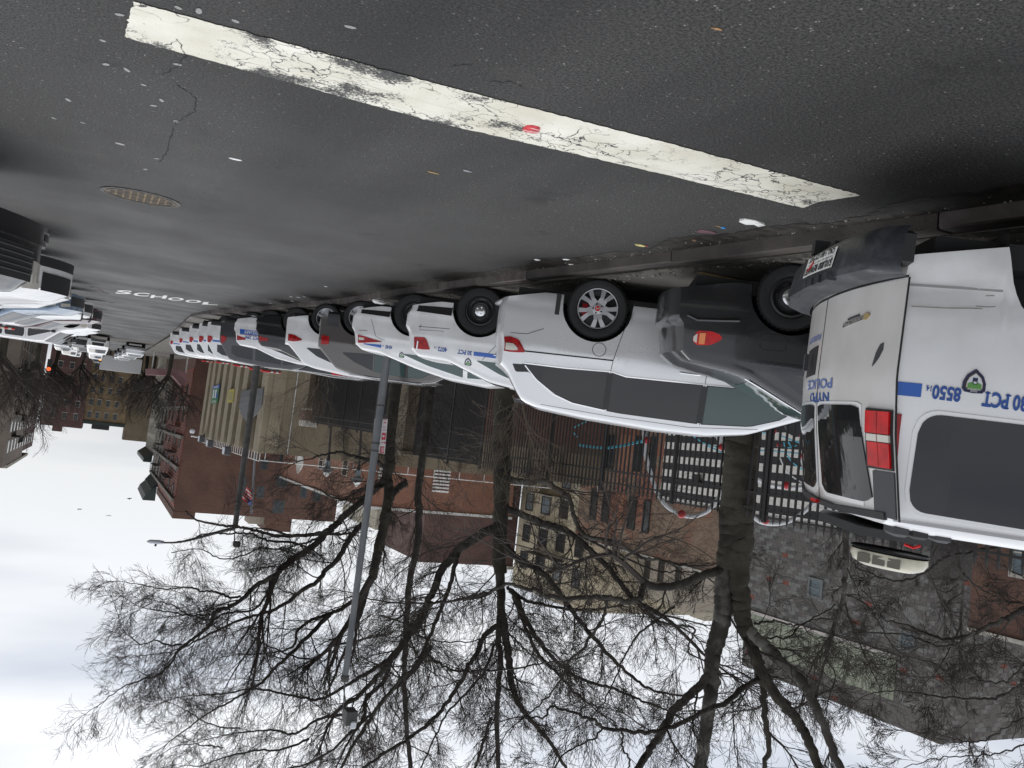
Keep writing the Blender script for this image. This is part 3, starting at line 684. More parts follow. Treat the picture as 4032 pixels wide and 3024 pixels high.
def wheel_mesh(r, w, kind='multi'):
    b = MB(); rr = r*.68 if kind != 'steel' else r*.62
    b.lathe([(rr, -w/2+.02), (r*.86, -w/2), (r*.96, -w/2+.02), (r, -w/2+.05), (r, w/2-.05), (r*.985, w/2-.025), (r*.93, w/2-.004), (r*.80, w/2), (rr+.012, w/2-.012), (rr, w/2-.03)], 40, 'y')
    for i in range(40):   # tread blocks on the shoulder
        a = i*math.pi/20; b.box((-.012, -w/2+.02, r-.004), (.012, w/2-.02, r+.004), Matrix.Rotation(a, 4, 'Y'))
    return b.mesh('wheel', 35), rr
def rim_parts(kind, rr, w):
    out_ = []; y = w/2-.03
    if kind == 'steel':
        b = MB(); b.lathe([(rr, y), (rr-.02, y+.008), (rr-.035, y-.03), (rr*.72, y-.045), (rr*.55, y-.01), (rr*.4, y-.015), (.0001, y-.02)], 36, 'y'); out_.append(('rim', b.mesh('rim', 40), STEEL))
        b = MB()
        for i in range(6):
            a = i*math.pi/3; v = []
            for dr, dt in ((.62, -.17), (.72, -.13), (.72, .13), (.62, .17)): v.append((rr*dr*math.cos(a+dt*1.4), y-.012, rr*dr*math.sin(a+dt*1.4)))
            b.poly(v)
        out_.append(('vent_slot', b.mesh('slots'), SEAM))
        b = MB(); b.lathe([(.085, y-.02), (.083, y+.012), (.06, y+.02), (.0001, y+.021)], 24, 'y')
        out_.append(('hub_cap', b.mesh('hub', 30), CHROME))
        b = MB()
        for i in range(5):
            a = i*math.pi*.4; b.lathe([(.013, y+.01), (.013, y+.032), (.0001, y+.034)], 8, 'y', (.055*math.cos(a), 0, .055*math.sin(a)))
        out_.append(('lug_nut', b.mesh('nuts'), CHROME))
    else:
        b = MB(); b.lathe([(rr, y), (rr-.004, y+.010), (rr-.016, y+.008), (rr-.022, y-.07), (rr*.9, y-.09), (.0001, y-.10)], 40, 'y'); out_.append(('rim', b.mesh('rim', 40), GPLASTIC if kind == 'ten' else ALLOY))
        b = MB(); b.lathe([(rr+.001, y), (rr-.004, y+.0115), (rr-.014, y+.0105)], 40, 'y'); out_.append(('rim_lip', b.mesh('lip', 40), ALLOY))
        if kind == 'ten':
            sp = []
            for i in range(5):
                for s_ in (-1, 1): sp.append((i*math.pi*.4+math.radians(10), s_))
            for a, s_ in sp:
                b = MB(); c0, c1 = a+s_*.10, a+s_*.27; ww0, ww1 = .030, .036
                p0 = np.array([.07*math.cos(a+s_*.35), .07*math.sin(a+s_*.35)]); pm_ = np.array([rr*.55*math.cos(a+s_*.20), rr*.55*math.sin(a+s_*.20)]); p1 = np.array([(rr-.008)*math.cos(c1), (rr-.008)*math.sin(c1)])
                Q = [p0, pm_, p1]; v = []
                for j, q in enumerate(Q):
                    t = Q[min(j+1, 2)]-Q[max(j-1, 0)]; t /= np.linalg.norm(t); nn = np.array([-t[1], t[0]])*(.031, .023, .030)[j]
                    yy_ = y+(.006, .008, .004)[j]
                    v += [(q[0]+nn[0], yy_, q[1]+nn[1]), (q[0]-nn[0], yy_, q[1]-nn[1]), (q[0]+nn[0]*.9, yy_-.04, q[1]+nn[1]*.9), (q[0]-nn[0]*.9, yy_-.04, q[1]-nn[1]*.9)]
                f = []
                for j in range(2): o = 4*j; f += [(o, o+1, o+5, o+4), (o, o+4, o+6, o+2), (o+1, o+3, o+7, o+5)]
                b.add(v, f); out_.append(('spoke', b.mesh('spoke'), ALLOY))
            b = MB(); b.lathe([(.078, y-.04), (.075, y+.004), (.036, y+.008), (.0001, y+.008)], 24, 'y'); out_.append(('hub', b.mesh('hub', 30), ALLOY))
            b = MB(); b.lathe([(.034, y), (.033, y+.013), (.0001, y+.014)], 20, 'y'); out_.append(('hub_badge', b.mesh('hb', 30), RED))
            b = MB()
            for q in ((-.020, -.018, -.012, .018), (.012, -.018, .020, .018), (-.012, -.004, .012, .004)): b.box((q[0], y+.013, q[1]), (q[2], y+.0155, q[3]))
            out_.append(('hub_mark', b.mesh('hm'), CHROME))
            b = MB()
            for i in range(5): a = i*math.pi*.4+.6; b.lathe([(.012, y-.01), (.012, y+.008), (.0001, y+.0085)], 8, 'y', (.056*math.cos(a), 0, .056*math.sin(a)))
            out_.append(('lug_nut', b.mesh('nuts'), STEEL))
            b = MB(); b.box((-.19, y-.088, -.05), (-.12, y-.06, .10)); out_.append(('brake_caliper', b.mesh('cal'), RED))
        else:
            n = 5
            for i in range(n):
                a = i*2*math.pi/n+.3; b = MB(); b.box((.03, y-.03, -.028), (rr-.006, y+.006, .028), Matrix.Rotation(a, 4, 'Y')); out_.append(('spoke', b.mesh('spoke'), ALLOY))
            b = MB(); b.lathe([(.06, y-.03), (.055, y+.012), (.0001, y+.013)], 20, 'y'); out_.append(('hub', b.mesh('hub', 30), GPLASTIC))
    return out_
WHC = {}
def add_wheels(root, B, kind, w=.22, inset=.03, far=False):
    key = (round(B.rw, 3), kind, far)
    if key not in WHC:
        wm, rr = wheel_mesh(B.rw, w, kind); wm.materials.append(RUBBER); ps = []
        for nm, me, mt in rim_parts(kind, rr, w): me.materials.append(mt); ps.append((nm, me))
        if far: # keep only the large pieces
            ps = [p for p in ps if p[0] not in ('lug_nut', 'vent_slot', 'hub_mark')]
        WHC[key] = (wm, ps)
    wm, ps = WHC[key]
    for xw in (0, B.wb):
        for sg in (1, -1):
            yw = sg*(B.hw-inset-w/2); o = bpy.data.objects.new('wheel', wm); COL.objects.link(o); o.parent = root
            o.matrix_local = T(xw, yw, B.rw) @ (Rz(math.pi) if sg < 0 else Matrix())
            for nm, me in ps: q = bpy.data.objects.new(nm, me); COL.objects.link(q); q.parent = o
        b = MB()
        for sg in (1, -1):   # dark wheel housing
            n = 14; v = []
            for i in range(n+1):
                a = math.pi*i/n-.0; 
                for yy_ in (B.ys(xw, B.rw*2)-.004, B.hw-.34): v.append((xw+(B.ra+.004)*math.cos(a), sg*yy_, B.rw*.98+(B.ra+.004)*math.sin(a)))
            b.add(v, [(2*i, 2*i+1, 2*i+3, 2*i+2) for i in range(n)])
            v2 = [(xw+(B.ra+.004)*math.cos(math.pi*i/n), sg*(B.hw-.34), B.rw*.98+(B.ra+.004)*math.sin(math.pi*i/n)) for i in range(n+1)]
            b.poly(v2)
        b.obj('wheel_housing', SEAM, root)
    b = MB(); b.box((B.xr+.15, -B.hw+.12, B.sill-.04), (B.xf-.2, B.hw-.12, B.sill+.10)); b.obj('underbody', SEAM, root)
def both(fn, root, name, mat, smooth=None, parent=None):
    for sg in (1, -1): fn(sg).obj(name, mat, parent or root, smooth)

def make_car(S, root, far=False, rightside=True):
    B = Body(**S['body']); S['_B'] = B
    b = B.mesh(); bo = b.obj('body', S['paint'], root, 38)
    sgs = (1, -1)
    for lo, hi, *mt in S.get('windows', []):
        for sg in sgs:
            if not far:
                e = S.get('te', .014); fr_ = side_patch(B, [(p[0]-(e if i == 0 else -e if i == len(lo)-1 else 0), p[1]-e*.7) for i, p in enumerate(lo)], [(p[0]-(e if i == 0 else -e if i == len(hi)-1 else 0), p[1]+e*.7) for i, p in enumerate(hi)], .003, 16, 5, sg, True, S.get('rnd', 0)*1.15).obj('window_trim', S.get('trim', PLASTIC), root)
            side_patch(B, lo, hi, .006, 16, 5, sg, True, S.get('rnd', 0)).obj('side_window', mt[0] if mt else S.get('glass', GLASS), root)
    if 'rearwin' in S:
        x0, x1, y0, y1 = S['rearwin']; top_patch(B, x0, x1, y0, y1, .005).obj('rear_window', S.get('rglass', GLASS), root)
    if 'windscreen' in S:
        x0, x1, y0, y1 = S['windscreen']; top_patch(B, x0, x1, y0, y1, .005).obj('windscreen', S.get('wglass', GLASS), root)
    for lo, hi, mt in S.get('capwin', []): cap_patch(B, -1, lo, hi, .006).obj('rear_window', mt, root)
    for nm, lo, hi, mt, off in S.get('side', []):
        for sg in (sgs if rightside else (1,)): side_patch(B, lo, hi, off, 10, 4, sg).obj(nm, mt, root, 30)
    for nm, lo, hi, mt, off in S.get('leftside', []): side_patch(B, lo, hi, off, 10, 4, 1).obj(nm, mt, root, 30)
    for nm, end, lo, hi, mt, off in S.get('cap', []):
        cap_patch(B, end, lo, hi, off, 8, 3).obj(nm, mt, root, 30)
    for nm, end, lo, hi, mt, off in S.get('cap2', []):
        cap_patch(B, end, lo, hi, off, 6, 3).obj(nm, mt, root, 30)
        cap_patch(B, end, [(-p[0], p[1]) for p in lo[::-1]], [(-p[0], p[1]) for p in hi[::-1]], off, 6, 3).obj(nm, mt, root, 30)
    for pts in S.get('seams', []): strip(B, pts, .007 if not far else .012, 1, .0022).obj('door_seam', SEAM, root)
    for (x, z, l) in S.get('handles', []):
        b = MB(); P = [B.S(x+l*(t-.5), z, 1, .012+.022*math.sin(math.pi*t)) for t in (0, .2, .5, .8, 1)]; b.tube(P, .011, 6); b.obj('door_handle', S.get('handlemat', S['paint']), root, 40)
    for (x, z) in S.get('mirrors', []):
        for sg in (1, -1):
            y = B.ys(x, z); b = MB(); b.bbox((x-.06, sg*(y+.02) if sg > 0 else -(y+.20), z-.02), (x+.07, sg*(y+.20) if sg > 0 else -(y+.02), z+.13), .03); b.obj('mirror', S.get('mirmat', PLASTIC), root, 50)
    if 'lightbar' in S:
        x, z = S['lightbar']; lb = MB(); lb.bbox((x-.14, -.60, z), (x+.14, .60, z+.045), .01); lo_ = lb.obj('light_bar', PLASTIC, root)
        for i, (y0, y1) in enumerate([(-.60, -.38), (-.37, -.13), (-.12, .12), (.13, .37), (.38, .60)]):
            q = MB(); q.bbox((x-.13, y0, z+.045), (x+.13, y1, z+.12), .02); q.obj('light_bar_lens', RED if i % 2 == 0 else CLEAR, lo_)
        q = MB(); q.box((x-.05, -.5, z-.05), (x+.05, -.42, z)); q.box((x-.05, .42, z-.05), (x+.05, .5, z)); q.obj('mount', PLASTIC, lo_)
    for s_, x, z, h, mt in S.get('text', []): side_text(B, s_, x, z, h, mt, root, serif=not far)
    for x, z, h in S.get('badges', []): badge(B, x, z, h, root)
    add_wheels(root, B, S.get('rim', 'steel'), far=far)
    return B
def frameR(o, rear=(.848, .530)):
    """street-frame matrix: origin o, tail pointing along rear"""
    n = (-rear[0], -rear[1]); a = math.atan2(n[1], n[0]); return RT @ T(o[0], o[1], o[2]) @ Rz(a)
TH = math.radians(84)-RF.yaw
REAR = (math.sin(TH), math.cos(TH))

# ---- near police van ------------------------------------------------
van_sec = [(0, .93), (.50, .985), (.60, .99), (.63, .965), (.76, .967), (.79, .995), (1.1, 1.), (1.35, .99), (1.9, .93), (2.2, .88)]
VAN = dict(body=dict(xr=-1.25, xf=4.35, hw=.985, wb=3.43, rw=.37, ra=.76, sill=.44, re=.10, cr=.045, bl=.25, bulge_r=.15, bulge_f=.18, corner=.02,
                     top=[(-1.25, 1.99), (-.9, 2.02), (1.8, 2.05), (2.2, 2.0), (3.05, 1.36), (3.6, 1.20), (4.2, 1.08), (4.35, .98)], sec=van_sec,
                     rlean=[(0, 0), (1.2, 0), (1.5, .03), (2.1, .13)], plan=[(-1.25, .985), (-.9, 1), (3.2, 1), (3.9, .97), (4.35, .93)]),
           paint=WHITE_D, glass=TINT, trim=WHITE_D, te=.03, rnd=.11,
           windows=[([(-1.10, 1.37), (-.2, 1.36), (.10, 1.36)], [(-1.10, 1.895), (-.2, 1.915), (.10, 1.915)], TINT),
                    ([(.22, 1.40), (.3, 1.37), (1.15, 1.37), (1.22, 1.42)], [(.22, 1.85), (.3, 1.885), (1.15, 1.885), (1.22, 1.84)], TINT), ([(1.4, 1.37), (2.75, 1.37)], [(1.4, 1.86), (2.75, 1.38)], GLASS)],
           windscreen=(2.22, 3.0, .93, .93), seams=[[(1.3, .5), (1.3, 1.88)], [(2.85, .5), (2.85, 1.3)]], handles=[(1.5, 1.1, .16)], mirrors=[(2.75, 1.35)],
           side=[('headlight', [(4.05, .80), (4.32, .80)], [(4.05, 1.0), (4.32, .98)], CLEAR, .01)], cap=[('grille', 1, [(-.6, .70), (.6, .70)], [(-.6, .98), (.6, .98)], PLASTIC, .01)], rim='steel')
van_o = (-5.339, 3.19, .13)
van = thing('police_van', 'nearest white police passenger van with blue 8550 side number and red tail light', 'van', frameR(van_o, REAR))
VB = make_car(VAN, van)
def van_details():
    B = VB; r = van
    side_patch(B, [(-1.243, 1.221), (-1.113, 1.217)], [(-1.243, 1.293), (-1.113, 1.289)], .003, 3, 2, 1, False).obj('blue_stripe', BLUE, r)
    def st(s_, x0, x1, z, h, bold=.035):   # text fitted between two surveyed stations
        V, Fc = textmesh(s_, h, 1, bold); V, Fc = add_serifs(s_, V, Fc, h, 1, bold); a = min(v[0] for v in V); c = max(v[0] for v in V); k = (x1-x0)/(c-a)
        b = MB(); b.add([B.S(x0+(v[0]-a)*k, z+v[1], 1, .0045) for v in V], Fc); b.obj('number', BLUET, r)
    st('8550', -.914, -1.058, 1.218, .070); st('14', -1.064, -1.091, 1.222, .030, .02); st('30 PCT', -.583, -.806, 1.218, .076)
    badge(B, -.857, 1.105, .125, r)
    # emblem sits point down on the road side exactly as the artwork: tip towards the roofline
    CORN = [(0.71, 1), (.985, 1)]
    # rear corner: tall tail lamp in three cells, grey corner trim above
    tl = cap_patch(B, -1, [(.735, 1.37), (.955, 1.375)], [(.775, 1.70), (.965, 1.695)], .012, 6, 6).obj('tail_light', PLASTIC, r)
    for z0, z1, mt, nm in ((1.385, 1.505, RED, 'red_lens'), (1.51, 1.548, CLEAR, 'reversing_lens'), (1.553, 1.685, RED, 'red_lens')):
        cap_patch(B, -1, [(.748+(z0-1.37)*.1, z0), (.945, z0)], [(.748+(z1-1.37)*.1, z1), (.95, z1)], .024, 6, 3).obj(nm, mt, tl)
    for yy_ in (.85,): strip(B, [(yy_, 1.39), (yy_+.01, 1.68)], .004, 1, .026, 'C', -1).obj('lens_joint', RED2, tl)
    side_patch(B, [(-1.245, 1.39), (-1.205, 1.39)], [(-1.245, 1.69), (-1.205, 1.69)], .008, 2, 3, 1).obj('tail_light_edge', RED2, tl)
    cap_patch(B, -1, [(.79, 1.71), (.96, 1.705)], [(.85, 1.95), (.955, 1.95)], .012, 5, 5).obj('corner_trim', GPLASTIC, r)
    cap_patch(B, -1, [(-.86, 1.925), (-.4, 1.955), (.3, 1.962), (.88, 1.925)], [(-.86, 1.965), (-.4, 1.99), (.3, 1.993), (.88, 1.965)], .02, 18, 2).obj('header_trim', PLASTIC, r)
    cap_patch(B, -1, [(-.08, 1.963), (.05, 1.963)], [(-.08, 1.982), (.05, 1.982)], .04, 4, 2).obj('high_brake_light', RED, r)
    # doors: two windows with bright frames, centre seam, grimy skin
    for (lo, hi) in (([(.045, 1.375), (.10, 1.362), (.60, 1.360), (.655, 1.375)], [(.10, 1.86), (.16, 1.905), (.70, 1.895), (.77, 1.86)]), ([(-.70, 1.39), (-.6, 1.365), (-.10, 1.362), (-.045, 1.375)], [(-.70, 1.86), (-.6, 1.895), (-.10, 1.905), (-.04, 1.86)])):
        fr_ = cap_patch(B, -1, [(p[0]+(-.025 if p[0] < np.mean([q[0] for q in lo]) else .025), p[1]-.02) for p in lo], [(p[0]+(-.025 if p[0] < np.mean([q[0] for q in hi]) else .025), p[1]+.025) for p in hi], .006, 14, 5).obj('window_frame', WHITE_D, r)
        g = lohi([(0, lo[0][1]), (.1, lo[1][1]), (.9, lo[2][1]), (1, lo[3][1])], [(0, hi[0][1]), (.1, hi[1][1]), (.9, hi[2][1]), (1, hi[3][1])])
        yb = lambda u, v: (lo[0][0]*(1-v)+hi[0][0]*v)*(1-u)+(lo[3][0]*(1-v)+hi[3][0]*v)*u
        patchgrid(lambda u, v, o: B.Cp(-1, yb(u, v), g(u, v), o), (0, 1), 14, 6, .011).obj('rear_window', GLASS, fr_)
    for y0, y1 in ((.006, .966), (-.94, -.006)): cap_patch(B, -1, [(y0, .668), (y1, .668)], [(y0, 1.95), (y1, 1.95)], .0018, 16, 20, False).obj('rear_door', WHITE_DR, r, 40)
    strip(B, [(0., .665), (0., 1.96)], .014, 1, .003, 'C', -1).obj('door_seam', SEAM, r)
    strip(B, [(.975, .66), (.975, 1.96)], .016, 1, .003, 'C', -1).obj('door_seam', SEAM, r)
    strip(B, [(-.95, .665), (.0, .668), (.97, .655)], .014, 1, .003, 'C', -1).obj('door_seam', SEAM, r)
    # swage, shaded hinge dent and badges, handle recess
    side_patch(B, [(-1.22, .69), (-.76, .67)], [(-1.22, .702), (-.76, .682)], .004, 8, 2, 1).obj('swage_shadow', pm('swage_shade_grey', (.30, .30, .29), .6), r)  # shade line of the swage painted on as a grey strip
    for i, (a, c) in enumerate([((-1.05, .735), (-.93, .72)), ((-1.0, .728), (-.80, .705)), ((-1.22, .815), (-.86, .785)), ((-.89, .775), (-.79, .765))]):
        strip(B, [a, ((a[0]+c[0])/2, (a[1]+c[1])/2+.004), c], .004, 1, .003).obj('scratch', pm('scratch_brown', (.22, .19, .15), .8), r)
    cap_patch(B, -1, [(.765, 1.128), (.785, 1.06), (.815, 1.015), (.842, 1.01)], [(.765, 1.14), (.785, 1.125), (.815, 1.095), (.842, 1.05)], .005, 8, 3).obj('hinge_dent_shade', GPLASTIC, r)  # dark leaf patch painted in for the shade of the hinge indentation
    cap_patch(B, -1, [(.36, .868), (.62, .838)], [(.36, .892), (.62, .862)], .008, 6, 2).obj('name_badge', pm('worn_badge', (.09, .085, .08), .5, col2=(.3, .29, .26), vs=60, t0=.5, t1=.6), r)
    cap_text(B, 'EXPRESS', .585, .850, .014, pm('badge_letter', (.3, .29, .27), .4), r, -1, 1.3, .02, .0105, 'badge_lettering', .113)
    cap_patch(B, -1, [(.62, .83), (.65, .828), (.675, .838)], [(.62, .866), (.65, .868), (.675, .848)], .009, 4, 2).obj('maker_emblem', GOLD, r)
    cap_patch(B, -1, [(.42, .842), (.56, .828)], [(.42, .853), (.56, .839)], .008, 4, 2).obj('size_badge', GPLASTIC, r)
    h = cap_patch(B, -1, [(-.40, .985), (-.09, .97)], [(-.40, 1.175), (-.09, 1.165)], .007, 6, 5).obj('handle_recess', PLASTIC, r)
    b = MB(); b.bbox((-1.445, -.26, 1.02), (-1.42, -.23, 1.14), .006); b.obj('door_handle', GPLASTIC, h)
    def ct(s_, y0, y1, z0, z1, hh, mt, nm='lettering', bold=.035):
        V, Fc = textmesh(s_, hh, 1, .022); a = min(v[0] for v in V); c = max(v[0] for v in V)
        b = MB(); b.add([B.Cp(-1, y0+(y1-y0)*(v[0]-a)/(c-a), z0+(z1-z0)*(v[0]-a)/(c-a)+v[1], .005) for v in V], Fc); b.obj(nm, mt, r)
    ct('NYPD', .24, -.20, 1.287, 1.287, .060, BLUET); ct('POLICE', .29, -.30, 1.200, 1.200, .060, pm('faded_blue_letters', (.12, .17, .38), .6))
    ct('AUXILIARY', -.04, -.5, .895, .895, .040, pm('faded_blue_letters', (.12, .17, .38), .6))
    # bumper with step, end cap, reward sticker
    zb = lambda y: .0
    def bp(u, v, o):   # u across, v around
        y = u; sec_ = [(-.02, .66), (-.10, .655), (-.175, .63), (-.19, .58), (-.165, .44), (-.10, .385), (-.03, .39)]; t = v*(len(sec_)-1); i = min(int(t), len(sec_)-2); f_ = t-i
        dx_ = sec_[i][0]*(1-f_)+sec_[i+1][0]*f_; z = sec_[i][1]*(1-f_)+sec_[i+1][1]*f_; e_ = max(0, (abs(y)-.86)/.12); return np.array([-1.25-.15*(1-(y/.985)**2)+dx_*(1-.75*e_**2), y, z])
    patchgrid(bp, (-.98, .98), 30, 12, 0, False).obj('rear_bumper', BUMPER, r, 40)
    b = MB(); b.bbox((-1.30, .88, .41), (-1.235, .978, .60), .02); b.obj('bumper_end', PLASTIC, r)
    b = MB(); P = [bp(y, .52, 0)+np.array([-.01, 0, .012]) for y in np.linspace(-.3, .55, 8)]; 
    for i in range(7): a, c = P[i], P[i+1]; b.box((min(a[0], c[0]), a[1], .60), (max(a[0], c[0])+.04, c[1], .648))
    b.obj('step_pad', BUMPER, r)
    def stk(y, z, o): p = bp(y, (4-(z-.44)/.14*1.)/6, 0); return np.array([p[0]-o, y, z])
    b = MB(); n = 8; v = []
    for i in range(n+1):
        y = .555-.485*i/n
        for z in (.445, .515, .572): v.append(stk(y, z, .006))
    b.add(v, [(3*i+j, 3*i+j+1, 3*i+4+j, 3*i+3+j) for i in range(n) for j in range(2)]); sk = b.obj('bumper_sticker', WPAPER, r)
    for s_, z, hh, y0, y1 in (('$10,000 REWARD', .516, .046, .54, .085), ('CALL 1-800 COP SHOT', .449, .032, .53, .11), ('FOR ARREST AND CONVICTION OF ANYONE', .494, .011, .52, .12)):
        V, Fc = textmesh(s_, hh, 1, .03 if hh > .02 else 0); a = min(v[0] for v in V); c = max(v[0] for v in V); b = MB()
        b.add([stk(y0+(y1-y0)*(v[0]-a)/(c-a), z+v[1], .0085) for v in V], Fc); b.obj('sticker_text', SEAM, sk)
    b = MB(); 
    for q in range(5): y = .22-.015*q; b.poly([stk(y+.01+.01*q, .50, .010), stk(y-.006, .47+.012*q, .010), stk(y-.03, .535+.003*q, .010)])
    b.obj('red_mark', pm('sticker_red', (.6, .03, .03), .5), sk)
    b = MB(); b.box((-1.42, -.36, .30), (-1.30, .06, .40)); b.box((-1.50, -.20, .27), (-1.40, -.12, .36)); b.obj('tow_hitch', PLASTIC, r)
    # roof: drip rail, black mounting plate, brackets, dome light
    strip(B, [(-1.2, 1.955), (1.9, 1.975)], .016, 1, .012).obj('drip_rail', pm('rail_grey', (.35, .35, .36), .4), r)
    b = MB(); b.prism([(-1.22, .62, 2.045), (-1.30, .05, 2.045), (-1.15, -.40, 2.06), (-.78, -.42, 2.07), (-.80, .56, 2.06)], (0, 0, .05)); b.obj('roof_plate', PLASTIC, r)
    for xx in (-.86, -.98, -1.08):
        b = MB(); b.bbox((xx-.04, .70, 1.985), (xx+.04, .86, 2.05), .015); b.obj('roof_bracket', GPLASTIC if xx != -.98 else PLASTIC, r)
    lp = T(-.93, .30, 2.19) @ Rz(math.radians(30))
    def dome(sc, z0, z1, mat, nm, par):
        b = MB(); pr = [(1, z0), (1.02, z0+(z1-z0)*.3), (.93, z0+(z1-z0)*.7), (.7, z1-.004), (.0001, z1)]; v = []; k = 36
        for rr, z in pr:
            for j in range(k):
                a = 2*math.pi*j/k; v.append(tuple(lp @ Vector((rr*sc*.22*math.copysign(abs(math.cos(a))**.8, math.cos(a)), rr*sc*.13*math.copysign(abs(math.sin(a))**.9, math.sin(a)), z))))
        b.add(v, [(i*k+j, i*k+(j+1) % k, (i+1)*k+(j+1) % k, (i+1)*k+j) for i in range(4) for j in range(k)]); return b.obj(nm, mat, par, 40)
    lb = dome(1, 0, .02, PLASTIC, 'rotating_light', r); LENS = pm('cloudy_lens', (.50, .47, .36), .15, coat=.8, col2=(.36, .34, .26), vs=8)
    dome(.99, .02, .115, LENS, 'light_cover', lb)
    for i in range(3):
        b = MB(); b.box((-.15+i*.085, .118, .035), (-.08+i*.085, .130, .09), lp); b.obj('lamp_cell', pm('lamp_cell', (.13, .12, .09), .4), lb)
    V, Fc = textmesh('JetSolaris', .012, 1.1, .01); b = MB(); b.add([tuple(lp @ Vector((-.05+v[0], -.1375, .004+v[1]))) for v in V], Fc); b.obj('light_lettering', PALE, lb)
    b = MB(); b.tube([(-.93, .52, 2.12), (-.89, .55, 2.13), (-.86, .57, 2.11)], .009, 6); b.obj('cable', RED, r)
van_details()

# ---- dark grey sedan --------------------------------------------------
ds_sec = [(0, .93), (.28, .95), (.5, .985), (.6, .99), (.75, .99), (.95, .955), (1.05, .91), (1.38, .70), (1.6, .55)]
DS = dict(body=dict(xr=-1.03, xf=3.55, hw=.87, wb=2.65, rw=.315, ra=.37, sill=.24, re=.06, cr=.03, bl=.5, bulge_r=.14, bulge_f=.2, corner=.10,
                    top=[(-1.03, .93), (-.92, 1.02), (-.50, 1.06), (-.28, 1.10), (.30, 1.36), (.75, 1.44), (1.35, 1.43), (1.9, 1.10), (2.2, 1.02), (3.2, .85), (3.55, .68)], sec=ds_sec,
                    rlean=[(0, .02), (.35, 0), (.62, 0), (.68, .05), (.95, .10), (1.1, .14)]),
          paint=DGREY, glass=GLASS, trim=BLACKP, windows=[([(-.1, 1.0), (.7, .98), (1.75, .96)], [(-.1, 1.03), (.35, 1.27), (1.75, 1.0)])], rearwin=(-.25, .45, .86, .84), rglass=TEAL, windscreen=(1.4, 1.88, .9, .9),
          leftside=[('tail_light', [(-.905, .80), (-.86, .735), (-.70, .725), (-.60, .75), (-.585, .775)], [(-.905, .83), (-.86, .868), (-.70, .855), (-.60, .805), (-.585, .78)], RED, .012), ('indicator_lens', [(-.83, .755), (-.76, .748)], [(-.83, .855), (-.76, .85)], AMBER, .022),
                    ('reversing_lens', [(-.90, .79), (-.855, .76)], [(-.90, .83), (-.855, .85)], CLEAR, .022)],
          seams=[[(-.24, .70), (-.235, .81), (-.20, .835), (-.03, .83), (0.0, .80), (-.005, .71), (-.04, .685), (-.20, .68), (-.24, .70)], [(-.90, .62), (-.6, .60), (-.38, .56)], [(.45, .45), (.42, 1.0)], [(1.3, .3), (1.3, .98)]],
          side=[('bumper_lower', [(-.95, .36), (-.5, .30)], [(-.95, .46), (-.5, .44)], BLACKP, .012)], rim='steel')
ds = thing('dark_sedan', 'dark grey sedan parked between the nearest van and the silver minivan', 'car', frameR((-6.07, 6.47, .13), REAR))
DSB = make_car(DS, ds)
b = MB(); b.tube([DSB.S(x, z, 1, .02) for x, z in ((-.95, .60), (-.85, .635), (-.6, .615), (-.45, .60))], .016, 6); b.obj('bumper_strip', BLACKP, ds)
b = MB(); P = [DSB.Tp(x, .88, .01) for x in (-.3, -.1, .1, .3, .5)]; b.tube(P, .008, 6); b.obj('window_moulding', CHROME, ds)
b = MB(); b.box((-.48, -.62, 1.065), (-.42, .62, 1.078)); b.obj('parcel_shelf_line', SILVER, ds)

